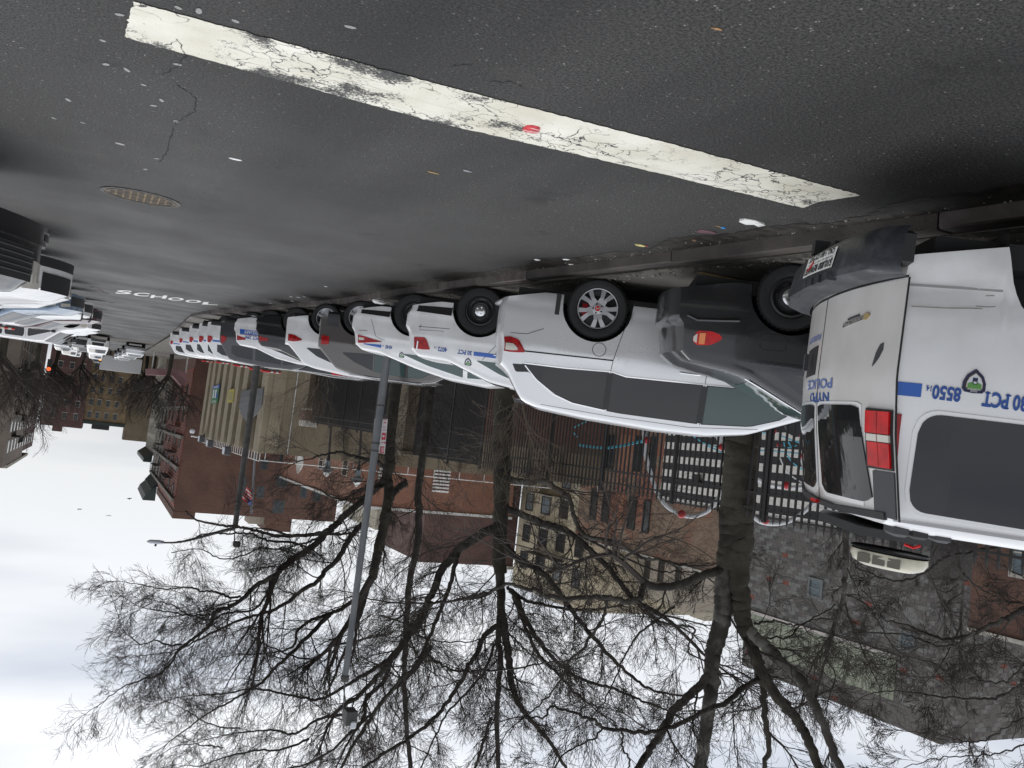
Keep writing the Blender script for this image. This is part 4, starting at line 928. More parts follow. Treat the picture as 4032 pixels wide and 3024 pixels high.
# ---- silver-white minivan ---------------------------------------------
od_sec = [(0, .93), (.22, .94), (.33, .978), (.40, .972), (.50, .985), (.75, .993), (.97, 1.0), (1.01, .992), (1.05, .982), (1.14, .97), (1.60, .865), (1.9, .80)]
OD = dict(body=dict(xr=-1.15, xf=4.02, hw=1.0, wb=3.0, rw=.37, ra=.425, sill=.25, re=.08, cr=.035, bl=.5, bulge_r=.16, bulge_f=.25, corner=.10,
                    top=[(-1.15, 1.19), (-1.02, 1.30), (-.80, 1.62), (-.60, 1.68), (0, 1.73), (.9, 1.76), (1.5, 1.745), (2.0, 1.66), (2.6, 1.40), (3.1, 1.14), (3.8, 1.0), (4.02, .82)], sec=od_sec,
                    rlean=[(0, .10), (.33, .03), (.45, 0), (.80, 0), (.95, .03), (1.3, .06)]),
          paint=PEARL, glass=TINT, trim=PLASTIC, te=.018,
          windows=[([(-.82, 1.165), (-.5, 1.163), (.22, 1.135)], [(-.82, 1.18), (-.62, 1.32), (-.38, 1.47), (-.15, 1.545), (.22, 1.585)], TINT),
                   ([(.29, 1.135), (.45, 1.17), (1.36, 1.145)], [(.29, 1.59), (.45, 1.60), (1.36, 1.60)], TINT), ([(1.44, 1.145), (2.4, 1.10), (2.62, 1.11)], [(1.44, 1.60), (2.0, 1.55), (2.35, 1.42), (2.62, 1.17)], TEAL)],
          windscreen=(2.12, 3.0, .92, .92), rearwin=(-1.0, -.82, .86, .84),
          leftside=[('tail_light', [(-1.14, .86), (-1.05, .845), (-.93, .87), (-.83, .995)], [(-1.14, 1.03), (-1.05, 1.035), (-.93, 1.03), (-.83, 1.02)], RED2, .012), ('reversing_lens', [(-1.12, .93), (-1.0, .93), (-.93, .98)], [(-1.12, 1.01), (-1.0, 1.01), (-.93, 1.0)], CLEAR, .020),
                    ('window_pillar', [(.22, 1.14), (.30, 1.14)], [(.22, 1.583), (.30, 1.588)], PLASTIC, .0045), ('window_pillar', [(1.35, 1.15), (1.45, 1.15)], [(1.35, 1.60), (1.45, 1.60)], PLASTIC, .0045), ('sliding_rail', [(-.83, .995), (.27, .975)], [(-.83, 1.012), (.27, .990)], SEAM, .004), ('quarter_trim', [(-.98, 1.175), (-.80, 1.165), (-.72, 1.24)], [(-.98, 1.18), (-.92, 1.27), (-.72, 1.25)], PLASTIC, .004)],
          side=[('sill_trim', [(.43, .23), (2.6, .22)], [(.43, .29), (2.6, .28)], PLASTIC, .008), ('headlight', [(3.6, .80), (3.95, .78)], [(3.6, .98), (3.95, .88)], CLEAR, .01)],
          seams=[[(.43, .29), (.33, .70), (.27, .98), (.255, 1.14), (.25, 1.60)], [(-1.05, .80), (-.82, .79), (-.62, .70)], [(1.40, .30), (1.40, 1.15), (1.41, 1.62)], [(.85, .52), (1.1, .46), (1.38, .42)], [(2.5, .3), (2.62, 1.0)]] +
                [[(.085+.082*math.cos(a), .872+.082*math.sin(a)) for a in np.linspace(0, 6.2832, 25)]],
          handles=[(1.2, 1.02, .24)], handlemat=CHROME, mirrors=[(2.45, 1.12)], rim='ten')
od = thing('minivan', 'silver-white minivan with ten-spoke alloy wheel and long dark side windows', 'car', frameR((-5.85, 9.48, .13), REAR))
OB = make_car(OD, od)
b = MB(); b.prism([(-.90, -.72, 1.60), (-.60, -.78, 1.655), (-.60, .78, 1.655), (-.90, .72, 1.60)], (0, 0, .03)); b.obj('roof_spoiler', GREYP, od)
for pts in ([(-.83, 1.15), (-.3, 1.146), (.26, 1.12)], [(-.80, 1.175), (-.63, 1.335), (-.40, 1.485), (-.16, 1.562), (.25, 1.60)], [(.27, 1.12), (.45, 1.155), (1.4, 1.128), (2.5, 1.085)]): strip(OB, pts, .014, 1, .012).obj('chrome_moulding', CHROME, od)
b = MB(); b.bbox((-.515, .80, .24), (-.46, .985, .52), .01); b.obj('mud_flap', PLASTIC, od)
b = MB(); b.tube([(-1.26, -.2, .34), (-1.34, -.2, .34), (-1.36, .1, .36), (-1.28, .45, .38), (-1.2, .6, .36)], .03, 8); b.obj('bumper_guard', SILVER, od, 40)
for z, x0, x1 in ((1.655, .3, 2.2), ):
    strip(OB, [(-.55, 1.63), (.3, 1.66), (1.3, 1.665), (2.1, 1.58)], .005, 1, .003).obj('roof_seam', GPLASTIC, od)

# ---- police sedans ------------------------------------------------------
im_sec = [(0, .92), (.30, .95), (.42, .97), (.50, .99), (.56, .982), (.75, .99), (.86, 1.0), (.90, .985), (1.0, .975), (1.10, .95), (1.42, .74), (1.7, .58)]
IMP = dict(body=dict(xr=-1.10, xf=3.82, hw=.93, wb=2.82, rw=.365, ra=.415, sill=.30, re=.07, cr=.03, bl=.45, bulge_r=.12, bulge_f=.22, corner=.10,
                     top=[(-1.10, 1.06), (-.92, 1.165), (-.50, 1.175), (-.40, 1.18), (.25, 1.41), (.80, 1.475), (1.4, 1.48), (1.8, 1.43), (2.55, 1.08), (3.5, .95), (3.82, .80)], sec=im_sec,
                     rlean=[(0, .12), (.45, .05), (.52, 0), (.72, 0), (.80, .06), (1.05, .12), (1.2, .15)]),
           paint=WHITE_D, glass=TEAL, trim=WHITE, windows=[([(.05, 1.115), (.6, 1.105), (1.02, 1.10)], [(.05, 1.125), (.40, 1.275), (.75, 1.375), (1.02, 1.395)], TEAL), ([(1.1, 1.10), (2.2, 1.085)], [(1.1, 1.40), (1.6, 1.38), (2.2, 1.10)], TEAL)],
           rearwin=(-.38, .55, .84, .82), windscreen=(1.85, 2.5, .9, .9),
           leftside=[('tail_light', [(-1.03, .885), (-.80, .87), (-.76, .90), (-.69, 1.03)], [(-1.03, 1.055), (-.80, 1.055), (-.76, 1.052), (-.69, 1.045)], RED2, .012), ('blue_stripe', [(-.01, .99), (2.7, .985)], [(-.01, 1.05), (2.7, 1.045)], BLUE, .004), ('blue_stripe_lower', [(.40, .63), (2.4, .62)], [(.40, .70), (2.4, .69)], BLUE, .004)],
           side=[('bumper_black', [(-1.0, .40), (-.42, .38)], [(-1.0, .49), (-.42, .50)], SEAM, .006)],
           seams=[[(-.92, .72), (-.45, .70), (-.42, .70)], [(-.90, .79), (-.89, .70), (-.86, .69)], [(.46, .50), (.40, .75), (.22, .98), (.13, 1.10), (.12, 1.14)], [(.46, .50), (.50, .36)], [(1.06, .35), (1.05, 1.10)], [(2.3, .35), (2.35, 1.05)]],
           text=[('30 PCT', -.035, .99, .062, BLUET), ('4072', -.42, .99, .062, BLUET), ('14', -.585, .99, .028, BLUET)], badges=[(-.085, 1.09, .115)], handles=[(.40, 1.00, .2)], handlemat=CHROME, mirrors=[(2.15, 1.08)], lightbar=(1.2, 1.54), rim='steel')
im = thing('police_sedan', 'white police sedan marked 4072 with black steel wheel and red and clear roof light bar', 'car', frameR((-5.47, 12.19, .13), REAR))
IB = make_car(IMP, im)
side_patch(IB, [(-.88, .765), (-.50, .745)], [(-.88, .775), (-.50, .752)], .004, 8, 2).obj('crease_line', pm('crease_line_grey', (.35, .35, .35), .6), im)  # thin grey strip along the crease of the rear flank
strip(IB, [(-.95, 1.07), (-.93, .94)], .03, 1, .02).obj('chrome_trim', CHROME, im)
import copy
FUS = copy.copy(IMP); FUS['body'] = dict(IMP['body']); FUS['body']['top'] = [(-1.10, 1.02), (-.92, 1.11), (-.55, 1.125), (.10, 1.31), (.70, 1.43), (1.4, 1.47), (1.8, 1.40), (2.55, 1.04), (3.5, .90), (3.82, .75)]
FUS.update(leftside=[('tail_light', [(-1.03, .86), (-.85, .87), (-.50, .93)], [(-1.03, 1.0), (-.85, .99), (-.50, .935)], RED2, .012), ('reversing_lens', [(-1.0, .895), (-.85, .90)], [(-1.0, .95), (-.85, .94)], CLEAR, .02), ('blue_stripe', [(-.86, 1.0), (-.50, .985)], [(-.86, 1.012), (-.50, 1.04)], BLUE, .004)],
           windows=[([(-.10, 1.09), (.8, 1.08), (1.0, 1.08)], [(-.10, 1.10), (.35, 1.24), (1.0, 1.37)], TEAL), ([(1.08, 1.08), (2.2, 1.06)], [(1.08, 1.37), (1.6, 1.34), (2.2, 1.075)], TEAL)],
           text=[('4545', -.40, .985, .055, BLUET), ('13', -.53, .985, .026, BLUET)] if False else [('4545', -.30, .985, .055, BLUET), ('13', -.45, .985, .026, BLUET)], badges=[(-.12, 1.06, .10)], seams=[[(-1.0, .78), (-.8, .765)], [(-.75, .55), (-.62, .85), (-.45, .9)]], rearwin=(-.5, .55, .82, .8), side=[('bumper_black', [(-1.0, .40), (-.42, .38)], [(-1.0, .47), (-.42, .48)], SEAM, .006)])
FUS.pop('lightbar')
fu = thing('police_sedan', 'white police sedan marked 4545, behind the grey street light pole', 'car', frameR((-5.32, 14.75, .13), REAR))
make_car(FUS, fu)
# ---- taupe suv -----------------------------------------------------------
suv_sec = [(0, .93), (.30, .95), (.40, .985), (.48, .975), (.8, .992), (.96, 1.0), (1.0, .985), (1.12, .96), (1.6, .84), (1.9, .78)]
JP = dict(body=dict(xr=-.86, xf=3.75, hw=.95, wb=2.75, rw=.355, ra=.42, sill=.34, re=.08, cr=.03, bl=.5, bulge_r=.12, bulge_f=.18, corner=.10,
                    top=[(-.86, 1.08), (-.72, 1.20), (-.40, 1.50), (-.2, 1.55), (.6, 1.62), (1.3, 1.615), (1.75, 1.52), (2.3, 1.20), (2.6, 1.12), (3.5, 1.02), (3.75, .88)], sec=suv_sec, rlean=[(0, .08), (.5, 0), (1., .02), (1.3, .05)]),
          paint=TAUPE, glass=TEAL, trim=BLACKP, windows=[([(-.24, 1.145), (.1, 1.12), (.4, 1.11)], [(-.24, 1.155), (0, 1.30), (.4, 1.44)], GLASS), ([(.45, 1.11), (1.12, 1.10)], [(.45, 1.45), (1.12, 1.49)], TEAL), ([(1.18, 1.10), (2.0, 1.11)], [(1.18, 1.49), (1.5, 1.46), (2.0, 1.13)], TEAL)],
          rearwin=(-.70, -.42, .84, .82), windscreen=(1.78, 2.28, .9, .9), leftside=[('tail_light', [(-.80, .83), (-.60, .85)], [(-.80, 1.03), (-.60, 1.01)], RED2, .012)],
          side=[('cladding', [(-.7, .36), (-.45, .35)], [(-.7, .62), (-.45, .62)], GPLASTIC, .008), ('roof_rail', [(-.1, 1.575), (1.5, 1.585)], [(-.1, 1.59), (1.5, 1.60)], SILVER, .02)],
          seams=[[(.43, .45), (.43, 1.1)], [(1.15, .40), (1.15, 1.48)], [(2.1, .4), (2.2, 1.05)]] + [[(.0+.075*math.cos(a), .90+.075*math.sin(a)) for a in np.linspace(0, 6.2832, 20)]], handles=[(.33, .97, .2), (1.05, .96, .2)], handlemat=CHROME, mirrors=[(1.95, 1.10)], rim='five')
jp = thing('taupe_suv', 'taupe brown SUV with five-spoke wheels parked beyond the white police sedans', 'car', frameR((-5.27, 18.02, .13), REAR)); make_car(JP, jp)

# ---- farther cars: shared bodies -----------------------------------------
def sedan_spec(paint, police=None, lightbar=False, glass=GLASS, xr=-1.1, rim='five', stripe=False):
    S = dict(body=dict(IMP['body'], xr=xr), paint=paint, glass=glass, trim=PLASTIC, windows=[([(.0, 1.10), (1.02, 1.09)], [(.0, 1.12), (1.02, 1.395)]), ([(1.1, 1.09), (2.2, 1.07)], [(1.1, 1.40), (1.6, 1.38), (2.2, 1.09)])], rearwin=(-.38, .55, .84, .82), windscreen=(1.85, 2.5, .9, .9),
             side=[('tail_light', [(-1.04, .88), (-.68, .93)], [(-1.04, 1.03), (-.68, .99)], RED2, .012), ('headlight', [(3.2, .70), (3.75, .66)], [(3.2, .83), (3.75, .74)], CLEAR, .012), ('indicator_lens', [(3.10, .72), (3.25, .71)], [(3.10, .81), (3.25, .82)], AMBER, .014)],
             cap=[('grille', 1, [(-.45, .40), (.45, .40)], [(-.40, .68), (.40, .68)], PLASTIC, .01)], cap2=[('headlight', 1, [(.48, .62), (.80, .66)], [(.48, .72), (.80, .76)], CLEAR, .012)],
             handles=[(.4, .97, .2), (1.9, .96, .2)], mirrors=[(2.15, 1.08)], rim=rim)
    if lightbar: S['lightbar'] = (1.2, 1.54)
    if stripe: S['leftside'] = [('blue_stripe', [(-.2, .97), (2.9, .95)], [(-.2, 1.035), (2.9, 1.015)], BLUE, .004)]
    if police: S['text'] = police
    return S
def suv_spec(paint, text=None, lightbar=True, glass=GLASS, h=0., rim='steel', stripe=True):
    S = dict(body=dict(xr=-1.08, xf=3.85, hw=.98, wb=2.86, rw=.375, ra=.43, sill=.32, re=.09, cr=.03, bl=.5, bulge_r=.12, bulge_f=.2, corner=.10,
                       top=[(-1.08, 1.10), (-.95, 1.25), (-.70, 1.62+h), (-.5, 1.68+h), (.6, 1.74+h), (1.4, 1.72+h), (1.75, 1.62+h), (2.45, 1.22), (2.7, 1.15), (3.6, 1.04), (3.85, .88)], sec=suv_sec, rlean=[(0, .08), (.5, 0), (1., .02), (1.3, .06)]),
             paint=paint, glass=glass, trim=PLASTIC, windows=[([(-.72, 1.18), (.12, 1.15)], [(-.60, 1.42), (-.4, 1.52), (.12, 1.56)]), ([(.22, 1.15), (1.08, 1.13)], [(.22, 1.56), (1.08, 1.58)]), ([(1.16, 1.13), (2.15, 1.12)], [(1.16, 1.58), (1.6, 1.52), (2.15, 1.14)])],
             rearwin=(-.94, -.72, .84, .82), windscreen=(1.78, 2.42, .9, .9),
             side=[('tail_light', [(-1.02, .90), (-.90, .89), (-.80, .93)], [(-1.02, 1.12), (-.90, 1.13), (-.80, 1.0)], RED2, .014), ('headlight', [(3.05, .84), (3.70, .76)], [(3.05, .96), (3.70, .90)], CLEAR, .012), ('indicator_lens', [(2.98, .87), (3.08, .85)], [(2.98, .93), (3.08, .95)], AMBER, .014), ('cladding', [(-.95, .34), (-.45, .33)], [(-.95, .50), (-.45, .50)], PLASTIC, .01)],
             cap=[('grille', 1, [(-.50, .62), (.50, .62)], [(-.52, .92), (.52, .92)], PLASTIC, .012), ('lower_grille', 1, [(-.62, .36), (.62, .36)], [(-.7, .52), (.7, .52)], PLASTIC, .012)], cap2=[('headlight', 1, [(.56, .78), (.86, .80)], [(.56, .92), (.86, .94)], CLEAR, .012)],
             handles=[(.2, 1.0, .2), (1.3, .99, .2)], mirrors=[(2.1, 1.12)], rim=rim)
    if lightbar: S['lightbar'] = (1.15, 1.80+h)
    if stripe: S['leftside'] = [('blue_stripe', [(-.80, 1.02), (.0, 1.0), (2.9, .96)], [(-.80, 1.085), (.0, 1.065), (2.9, 1.025)], BLUE, .004)]
    if text: S['text'] = text
    return S
def bullbar(root, S):
    B = S['_B']; x = B.xf+.16
    b = MB()
    for sg in (1, -1): b.tube([(x-.12, sg*.38, .40), (x, sg*.38, .45), (x+.02, sg*.36, .95), (x-.04, sg*.35, 1.02)], .03, 6)
    b.tube([(x+.02, -.38, .93), (x+.02, .38, .93)], .03, 6); b.tube([(x, -.38, .60), (x, .38, .60)], .03, 6); b.obj('push_bar', PLASTIC, root)
C2 = (-5.05, 20.9, .13)
cars = []
def placed(S, o, name, label, cat, group=None, rear=REAR, z=None, src=None, far=True):
    zz_ = (rise(o[1]) if z is None else z) + o[2]; M_ = frameR((o[0], o[1], zz_), rear)
    if src is not None:
        r = copy_tree(src); r.matrix_world = M_; r['label'] = label; r.name = name
        if group: r['group'] = group
        return r
    r = thing(name, label, cat, M_, group); make_car(S, r, far); return r
crv = sedan_spec(WHITE_D); crv['body'] = dict(JP['body'], xr=-.95); crv.update(windows=[([(-.35, 1.10), (.3, 1.07), (.4, 1.07)], [(-.35, 1.12), (-.1, 1.27), (.4, 1.42)])], rearwin=(-.72, -.42, .84, .82), side=[('tail_light', [(-.88, .83), (-.70, .84), (-.50, .92)], [(-.88, .99), (-.70, .99), (-.50, .95)], RED2, .014)])
placed(crv, (-5.08, 20.2, .13), 'white_hatchback', 'small white hatchback squeezed between the taupe SUV and the black sedan', 'car')
placed(sedan_spec(BLACKP, lightbar=True, rim='steel'), (-5.0, 23.2, .13), 'black_sedan', 'black sedan with chrome hub caps parked between the white hatchback and the police auxiliary car', 'car')
aux = sedan_spec(WHITE_D, [('30 PCT  2990', -.15, .86, .085, BLUET), ('AUXILIARY', -.18, .70, .10, PALE)], rim='steel'); aux['leftside'] = [('blue_stripe', [(-.90, .685), (.8, .68)], [(-.90, .83), (.8, .82)], BLUE, .004), ('red_stripe', [(-.90, .84), (.8, .83)], [(-.90, .85), (.8, .84)], RED2, .004)]
placed(aux, (-4.82, 26.0, .13), 'police_sedan', 'white police auxiliary sedan with a deep blue lettered band on its flank', 'car')
# long black windowed van farther back on the lot side
bv = suv_spec(BLACKP, None, False, stripe=False, h=.02, rim='five'); bv['side'] = bv['side']+[('roof_rail', [(-.6, 1.66), (1.5, 1.68)], [(-.6, 1.69), (1.5, 1.71)], SILVER, .02)]
placed(bv, (-6.6, 27.6, .13), 'black_suv', 'tall black SUV with a pale roof rail rising behind the auxiliary police sedan', 'car')
gs = suv_spec(GREYP, None, False, rim='five', stripe=False)
placed(gs, (-4.74, 28.6, .13), 'grey_suv', 'charcoal grey SUV parked between the auxiliary sedan and the white police SUVs', 'car')
ps = suv_spec(WHITE_D, [('30 PCT', .1, 1.09, .07, BLUET)])
G1 = 'white police SUVs at the far end of the left row'
p12 = placed(ps, (-4.65, 31.6, .13), 'police_suv', 'white police SUV next to the charcoal SUV, nearest of the far police SUVs', 'car', G1)
placed(ps, (-4.62, 34.2, .13), 'police_suv', 'second white police SUV from the charcoal SUV, half hidden behind the first', 'car', G1, src=p12)
p14 = placed(ps, (-4.75, 39.6, .13), 'police_suv', 'third white police SUV along, standing alone past the gap with a visible wheel', 'car', G1, src=p12)
placed(ps, (-4.95, 47.5, .13), 'police_suv', 'fourth white police SUV along, beyond the gap in the row', 'car', G1, src=p12)
placed(ps, (-5.1, 56.0, .13), 'police_suv', 'farthest white police SUV of the left row with its light bar against the stoop', 'car', G1, src=p12)

# ---- opposite row (noses towards the road) --------------------------------
RB = (.93, .367); NB = (-.93, -.367); LB = (.367, -.93)
def nose_at(S, px, D):
    """car origin whose nose (left corner) stands at bearing px and depth D"""
    n = RF.dep(px, 1310, D)[:2]; B = S['body']
    o = n - np.array(NB)*(B['xf']) + np.array(LB)*B['hw']*.75; return (o[0], o[1], .10)
tr = suv_spec(BLACKP, None, False, stripe=False, rim='five'); tr['body'] = dict(tr['body'], xf=4.3, wb=3.3, hw=1.02, sill=.42, rw=.42, ra=.48, sec=[(0, .93), (.5, .97), (.9, 1.), (1.15, .99), (1.3, .95), (2.0, .80)],
    top=[(-1.08, 1.2), (-.95, 1.85), (1.5, 1.90), (1.9, 1.80), (2.5, 1.38), (2.7, 1.32), (4.05, 1.20), (4.3, .98)], bulge_f=.12)
tr['windows'] = [([(.4, 1.30), (1.2, 1.28)], [(.4, 1.75), (1.2, 1.76)]), ([(1.3, 1.28), (2.35, 1.27)], [(1.3, 1.76), (1.7, 1.70), (2.35, 1.32)])]; tr['windscreen'] = (1.95, 2.45, .9, .9); tr['mirrors'] = [(2.3, 1.3)]
tr['side'] = [('headlight', [(3.85, .90), (4.25, .86)], [(3.85, 1.12), (4.25, 1.04)], CLEAR, .012)]
tr['cap'] = [('grille', 1, [(-.55, .72), (.55, .72)], [(-.58, 1.08), (.58, 1.08)], PLASTIC, .012), ('bumper', 1, [(-1., .44), (1., .44)], [(-1., .66), (1., .66)], BLACKP, .05)]; tr['cap2'] = [('headlight', 1, [(.60, .84), (.94, .86)], [(.60, 1.08), (.94, 1.06)], CLEAR, .014), ('fog_lamp', 1, [(.62, .50), (.88, .50)], [(.62, .62), (.88, .62)], CHROME, .056)]
t_o = nose_at(tr, 92, 9.2)
truck = placed(tr, t_o, 'pickup_truck', 'black pickup truck cut by the frame, nearest in the opposite row', 'truck', rear=RB, far=False)
TB = tr['_B']
for sg in (1, -1):
    cap_patch(TB, 1, sorted([(sg*.66, .525), (sg*.84, .525)]), sorted([(sg*.66, .60), (sg*.84, .60)]), .062, 4, 2).obj('fog_lens', TINT, truck)
b = MB()
for q in range(5): z = .76+.06*q; b.tube([TB.Cp(1, y, z, .02) for y in np.linspace(-.5, .5, 6)], .012, 5)
b.obj('grille_bars', PLASTIC, truck, kind='stuff')
ex = suv_spec(WHITE_D, [('POLICE', 2.2, .965, .075, PALE)], False, rim='steel'); exs = placed(ex, nose_at(ex, 236, 14.8), 'white_suv', 'white SUV with black grille parked right behind the black pickup', 'car', rear=RB)
s3 = sedan_spec(WHITE_D, None, False, glass=TEAL); placed(s3, nose_at(s3, 238, 18.6), 'white_sedan', 'white sedan with amber-cornered headlight between the white SUV and the blue-grey sedan', 'car', rear=RB)
s35 = sedan_spec(WHITE_D, [('POLICE', 2.35, .957, .065, PALE)], True, glass=TEAL, stripe=True); placed(s35, nose_at(s35, 172, 23.2), 'police_sedan', 'white sedan lettered POLICE on its blue stripe, between the white and blue-grey sedans', 'car', rear=RB)
s4 = sedan_spec(BLUEG, None, False, glass=TEAL); placed(s4, nose_at(s4, 306, 26.5), 'blue_grey_sedan', 'blue-grey sedan with amber headlight corner in the opposite row', 'car', rear=RB)
s5 = sedan_spec(WHITE_D, [('POLICE', 1.9, .955, .06, PALE)], True, glass=TEAL, stripe=True); q5 = placed(s5, nose_at(s5, 344, 30.5), 'police_sedan', 'white police sedan with black push bar and blue stripe behind the blue-grey sedan', 'car', rear=RB); bullbar(q5, s5)
s6 = sedan_spec(MAROON, None, False, glass=TEAL); placed(s6, nose_at(s6, 385, 37), 'maroon_sedan', 'maroon sedan with teal-tinted glass in the opposite row', 'car', rear=RB)
s7 = copy.copy(VAN); s7['body'] = dict(VAN['body']); s7['paint'] = WHITE_D; s7['text'] = []; v7 = placed(s7, nose_at(s7, 390, 46), 'white_van', 'white van with flat nose standing past the maroon sedan', 'van', rear=RB)
placed(s7, nose_at(s7, 385, 52), 'white_van', 'second white van past the maroon sedan, mostly hidden behind the first', 'van', rear=RB, src=v7)
s8 = suv_spec(WHITE_D, None, True, stripe=False); placed(s8, nose_at(s8, 350, 60), 'police_suv', 'white police SUV with roof light bar at the far end of the opposite row', 'car', rear=RB)
# ---- street traffic in the distance ---------------------------------------
def road_spot(px, D):
    d = RF.ray(px, 1340); p = d*D/F; return (p[0], p[1], 0.)
DS_ = (0, 1.)
wt = suv_spec(SILVER, None, False, stripe=False, rim='five'); 
for (S, px, D, nm, lb_, rear_) in [
    (suv_spec(WHITE_D, None, False, stripe=False, rim='five'), 388, 78, 'white_suv', 'white SUV driving up the middle of the distant road', (0, 1.)),
    (sedan_spec(DGREY, None, False), 322, 84, 'dark_car', 'dark car parked at the far right kerb beside the oncoming white SUV', (0, 1.)),
    (sedan_spec(SILVER, None, False, glass=TINT), 540, 86, 'silver_sedan', 'silver sedan parked at the far kerb, tail end towards us', (0, -1.)),
    ]:
    c = road_spot(px, D); S['body'] = dict(S['body']); L_ = (S['body']['xf']); o = (c[0], c[1]+(L_ if rear_[1] > 0 else -1.1)*0+ (L_ if rear_[1] > 0 else 3.6)*1.0 if rear_[1] > 0 else c[1]+1.1, 0)
    cars.append(placed(S, o, nm, lb_, 'car', rear=rear_))
for i, (px, D, lb_) in enumerate([(250, 92, 'pale grey car parked just beyond the dark car at the distant right kerb'), (278, 104, 'grey SUV shape parked farther along the distant right kerb')]):
    c = road_spot(px, D); placed(None, (c[0], c[1]+3.6, 0), 'grey_car', lb_, 'car', rear=(0, 1.), src=cars[0] if i else cars[2])
for i, (px, D, lb_) in enumerate([(520, 97, 'second silver car along the far left kerb, behind the first silver sedan'), (498, 112, 'third silver car along the far left kerb'), (484, 128, 'farthest silver car along the far left kerb')]):
    c = road_spot(px, D); placed(None, (c[0], c[1]+1.1, 0), 'silver_car', lb_, 'car', rear=(0, -1.), src=cars[2])
for i, (px, D, lb_) in enumerate([(385, 118, 'pale car following the oncoming white SUV on the distant road'), (300, 125, 'pale car farthest away by the distant right kerb')]):
    c = road_spot(px, D); placed(None, (c[0], c[1]+3.6, 0), 'pale_car', lb_, 'car', rear=(0, 1.), src=cars[0])
# white box truck crossing at the end of the street
c = RF.dep(440, 1380, 150); bt = thing('box_truck', 'white box truck crossing at the far end of the street', 'truck', RT @ T(c[0], c[1], rise(c[1])+.0))
b = MB(); b.bbox((-5.2, -1.2, .9), (1.6, 1.2, 3.6), .05); b.obj('cargo_box', WHITE_D, bt)
b = MB(); b.prism([(1.7, -1.1, .6), (1.7, -1.1, 2.6), (2.6, -1.1, 2.5), (3.3, -1.1, 1.6), (3.9, -1.1, 1.4), (3.9, -1.1, .6)], (0, 2.2, 0)); cb2 = b.obj('cab', WHITE_D, bt)
b = MB(); b.box((2.0, -1.12, 1.6), (2.7, 1.12, 2.3)); b.obj('window', GLASS, cb2)
for xx in (-3.6, 2.6):
    for yy_ in (-1.1, .85):
        b = MB(); b.lathe([(.0001, 0), (.42, 0), (.45, .05), (.45, .2), (.42, .25), (.0001, .25)], 16, 'y', (xx, yy_, .45)); b.obj('wheel', RUBBER, bt)

# ------------------------------------------------------------------ buildings (plumb frame)
BR_C = brickmat('brown_tan_brick', (.155, .095, .062), (.25, .175, .115), (.13, .11, .09), 1.3, var=.3, patch=(.25, .085, .05), pt=(.47, .56))
BR_I = brickmat('dark_red_brick', (.105, .048, .034), (.145, .066, .045), (.10, .075, .06), 1.2, var=.22)
BR_G = brickmat('orange_red_brick', (.21, .085, .052), (.27, .115, .068), (.20, .15, .12), 1.2, var=.15)
BR_T = brickmat('tan_pillar_brick', (.125, .095, .058), (.17, .13, .085), (.09, .075, .055), 1.25, var=.2)
BR_F = brickmat('plum_brick', (.085, .045, .038), (.12, .06, .048), (.08, .06, .05), 1.2)
BR_W = brickmat('russet_brick', (.105, .048, .032), (.145, .066, .043), (.11, .085, .07), 1.2)
BR_Y = brickmat('ochre_brick', (.17, .115, .055), (.21, .145, .07), (.14, .11, .08), 1.5)
BR_M = brickmat('maroon_brick', (.085, .04, .038), (.12, .055, .05), (.08, .06, .05), 1.5)
BR_H = pm('precinct_panel', (.155, .125, .082), .9, col2=(.21, .172, .118), vs=.35, t0=.35, t1=.65, bump=.25, bs=25, stretch=(1, 1, .5))
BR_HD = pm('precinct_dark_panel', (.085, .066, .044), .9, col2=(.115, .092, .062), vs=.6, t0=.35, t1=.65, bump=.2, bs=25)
STUCCO = pm('cream_stucco', (.40, .345, .24), .9, col2=(.49, .43, .31), vs=.35, t0=.3, t1=.7, bump=.15, bs=20)
STUC2 = pm('grey_beige_render', (.29, .26, .205), .9, col2=(.36, .325, .26), vs=.2, t0=.35, t1=.6, bump=.15, bs=20)
STUC3 = pm('pale_render', (.30, .265, .21), .9, col2=(.36, .33, .27), vs=.3, t0=.3, t1=.7)
STONE = pm('limestone_trim', (.42, .40, .35), .85, var=.12, vs=3); WTRIM = pm('white_painted_trim', (.55, .55, .53), .7, var=.08, vs=4)
COPE = pm('pale_coping', (.50, .46, .43), .8, var=.1, vs=2)
PANE = pm('window_pane', (.035, .040, .042), .12, spec=.6); PANEL = pm('pale_pane', (.20, .24, .26), .2); WFRAME = pm('brown_window_frame', (.045, .032, .024), .6); GLASSB = pm('pale_blue_pane', (.10, .135, .15), .25)
IRONB = pm('black_iron', (.010, .010, .011), .5); CORN = pm('green_black_cornice', (.016, .026, .023), .5)
def building(name, label, vols, cat='building'):
    t = thing(name, label, cat)
    for nm, a, c, mt in vols:
        b = MB(); b.box(a, c); b.obj(nm, mt, t)
    return t
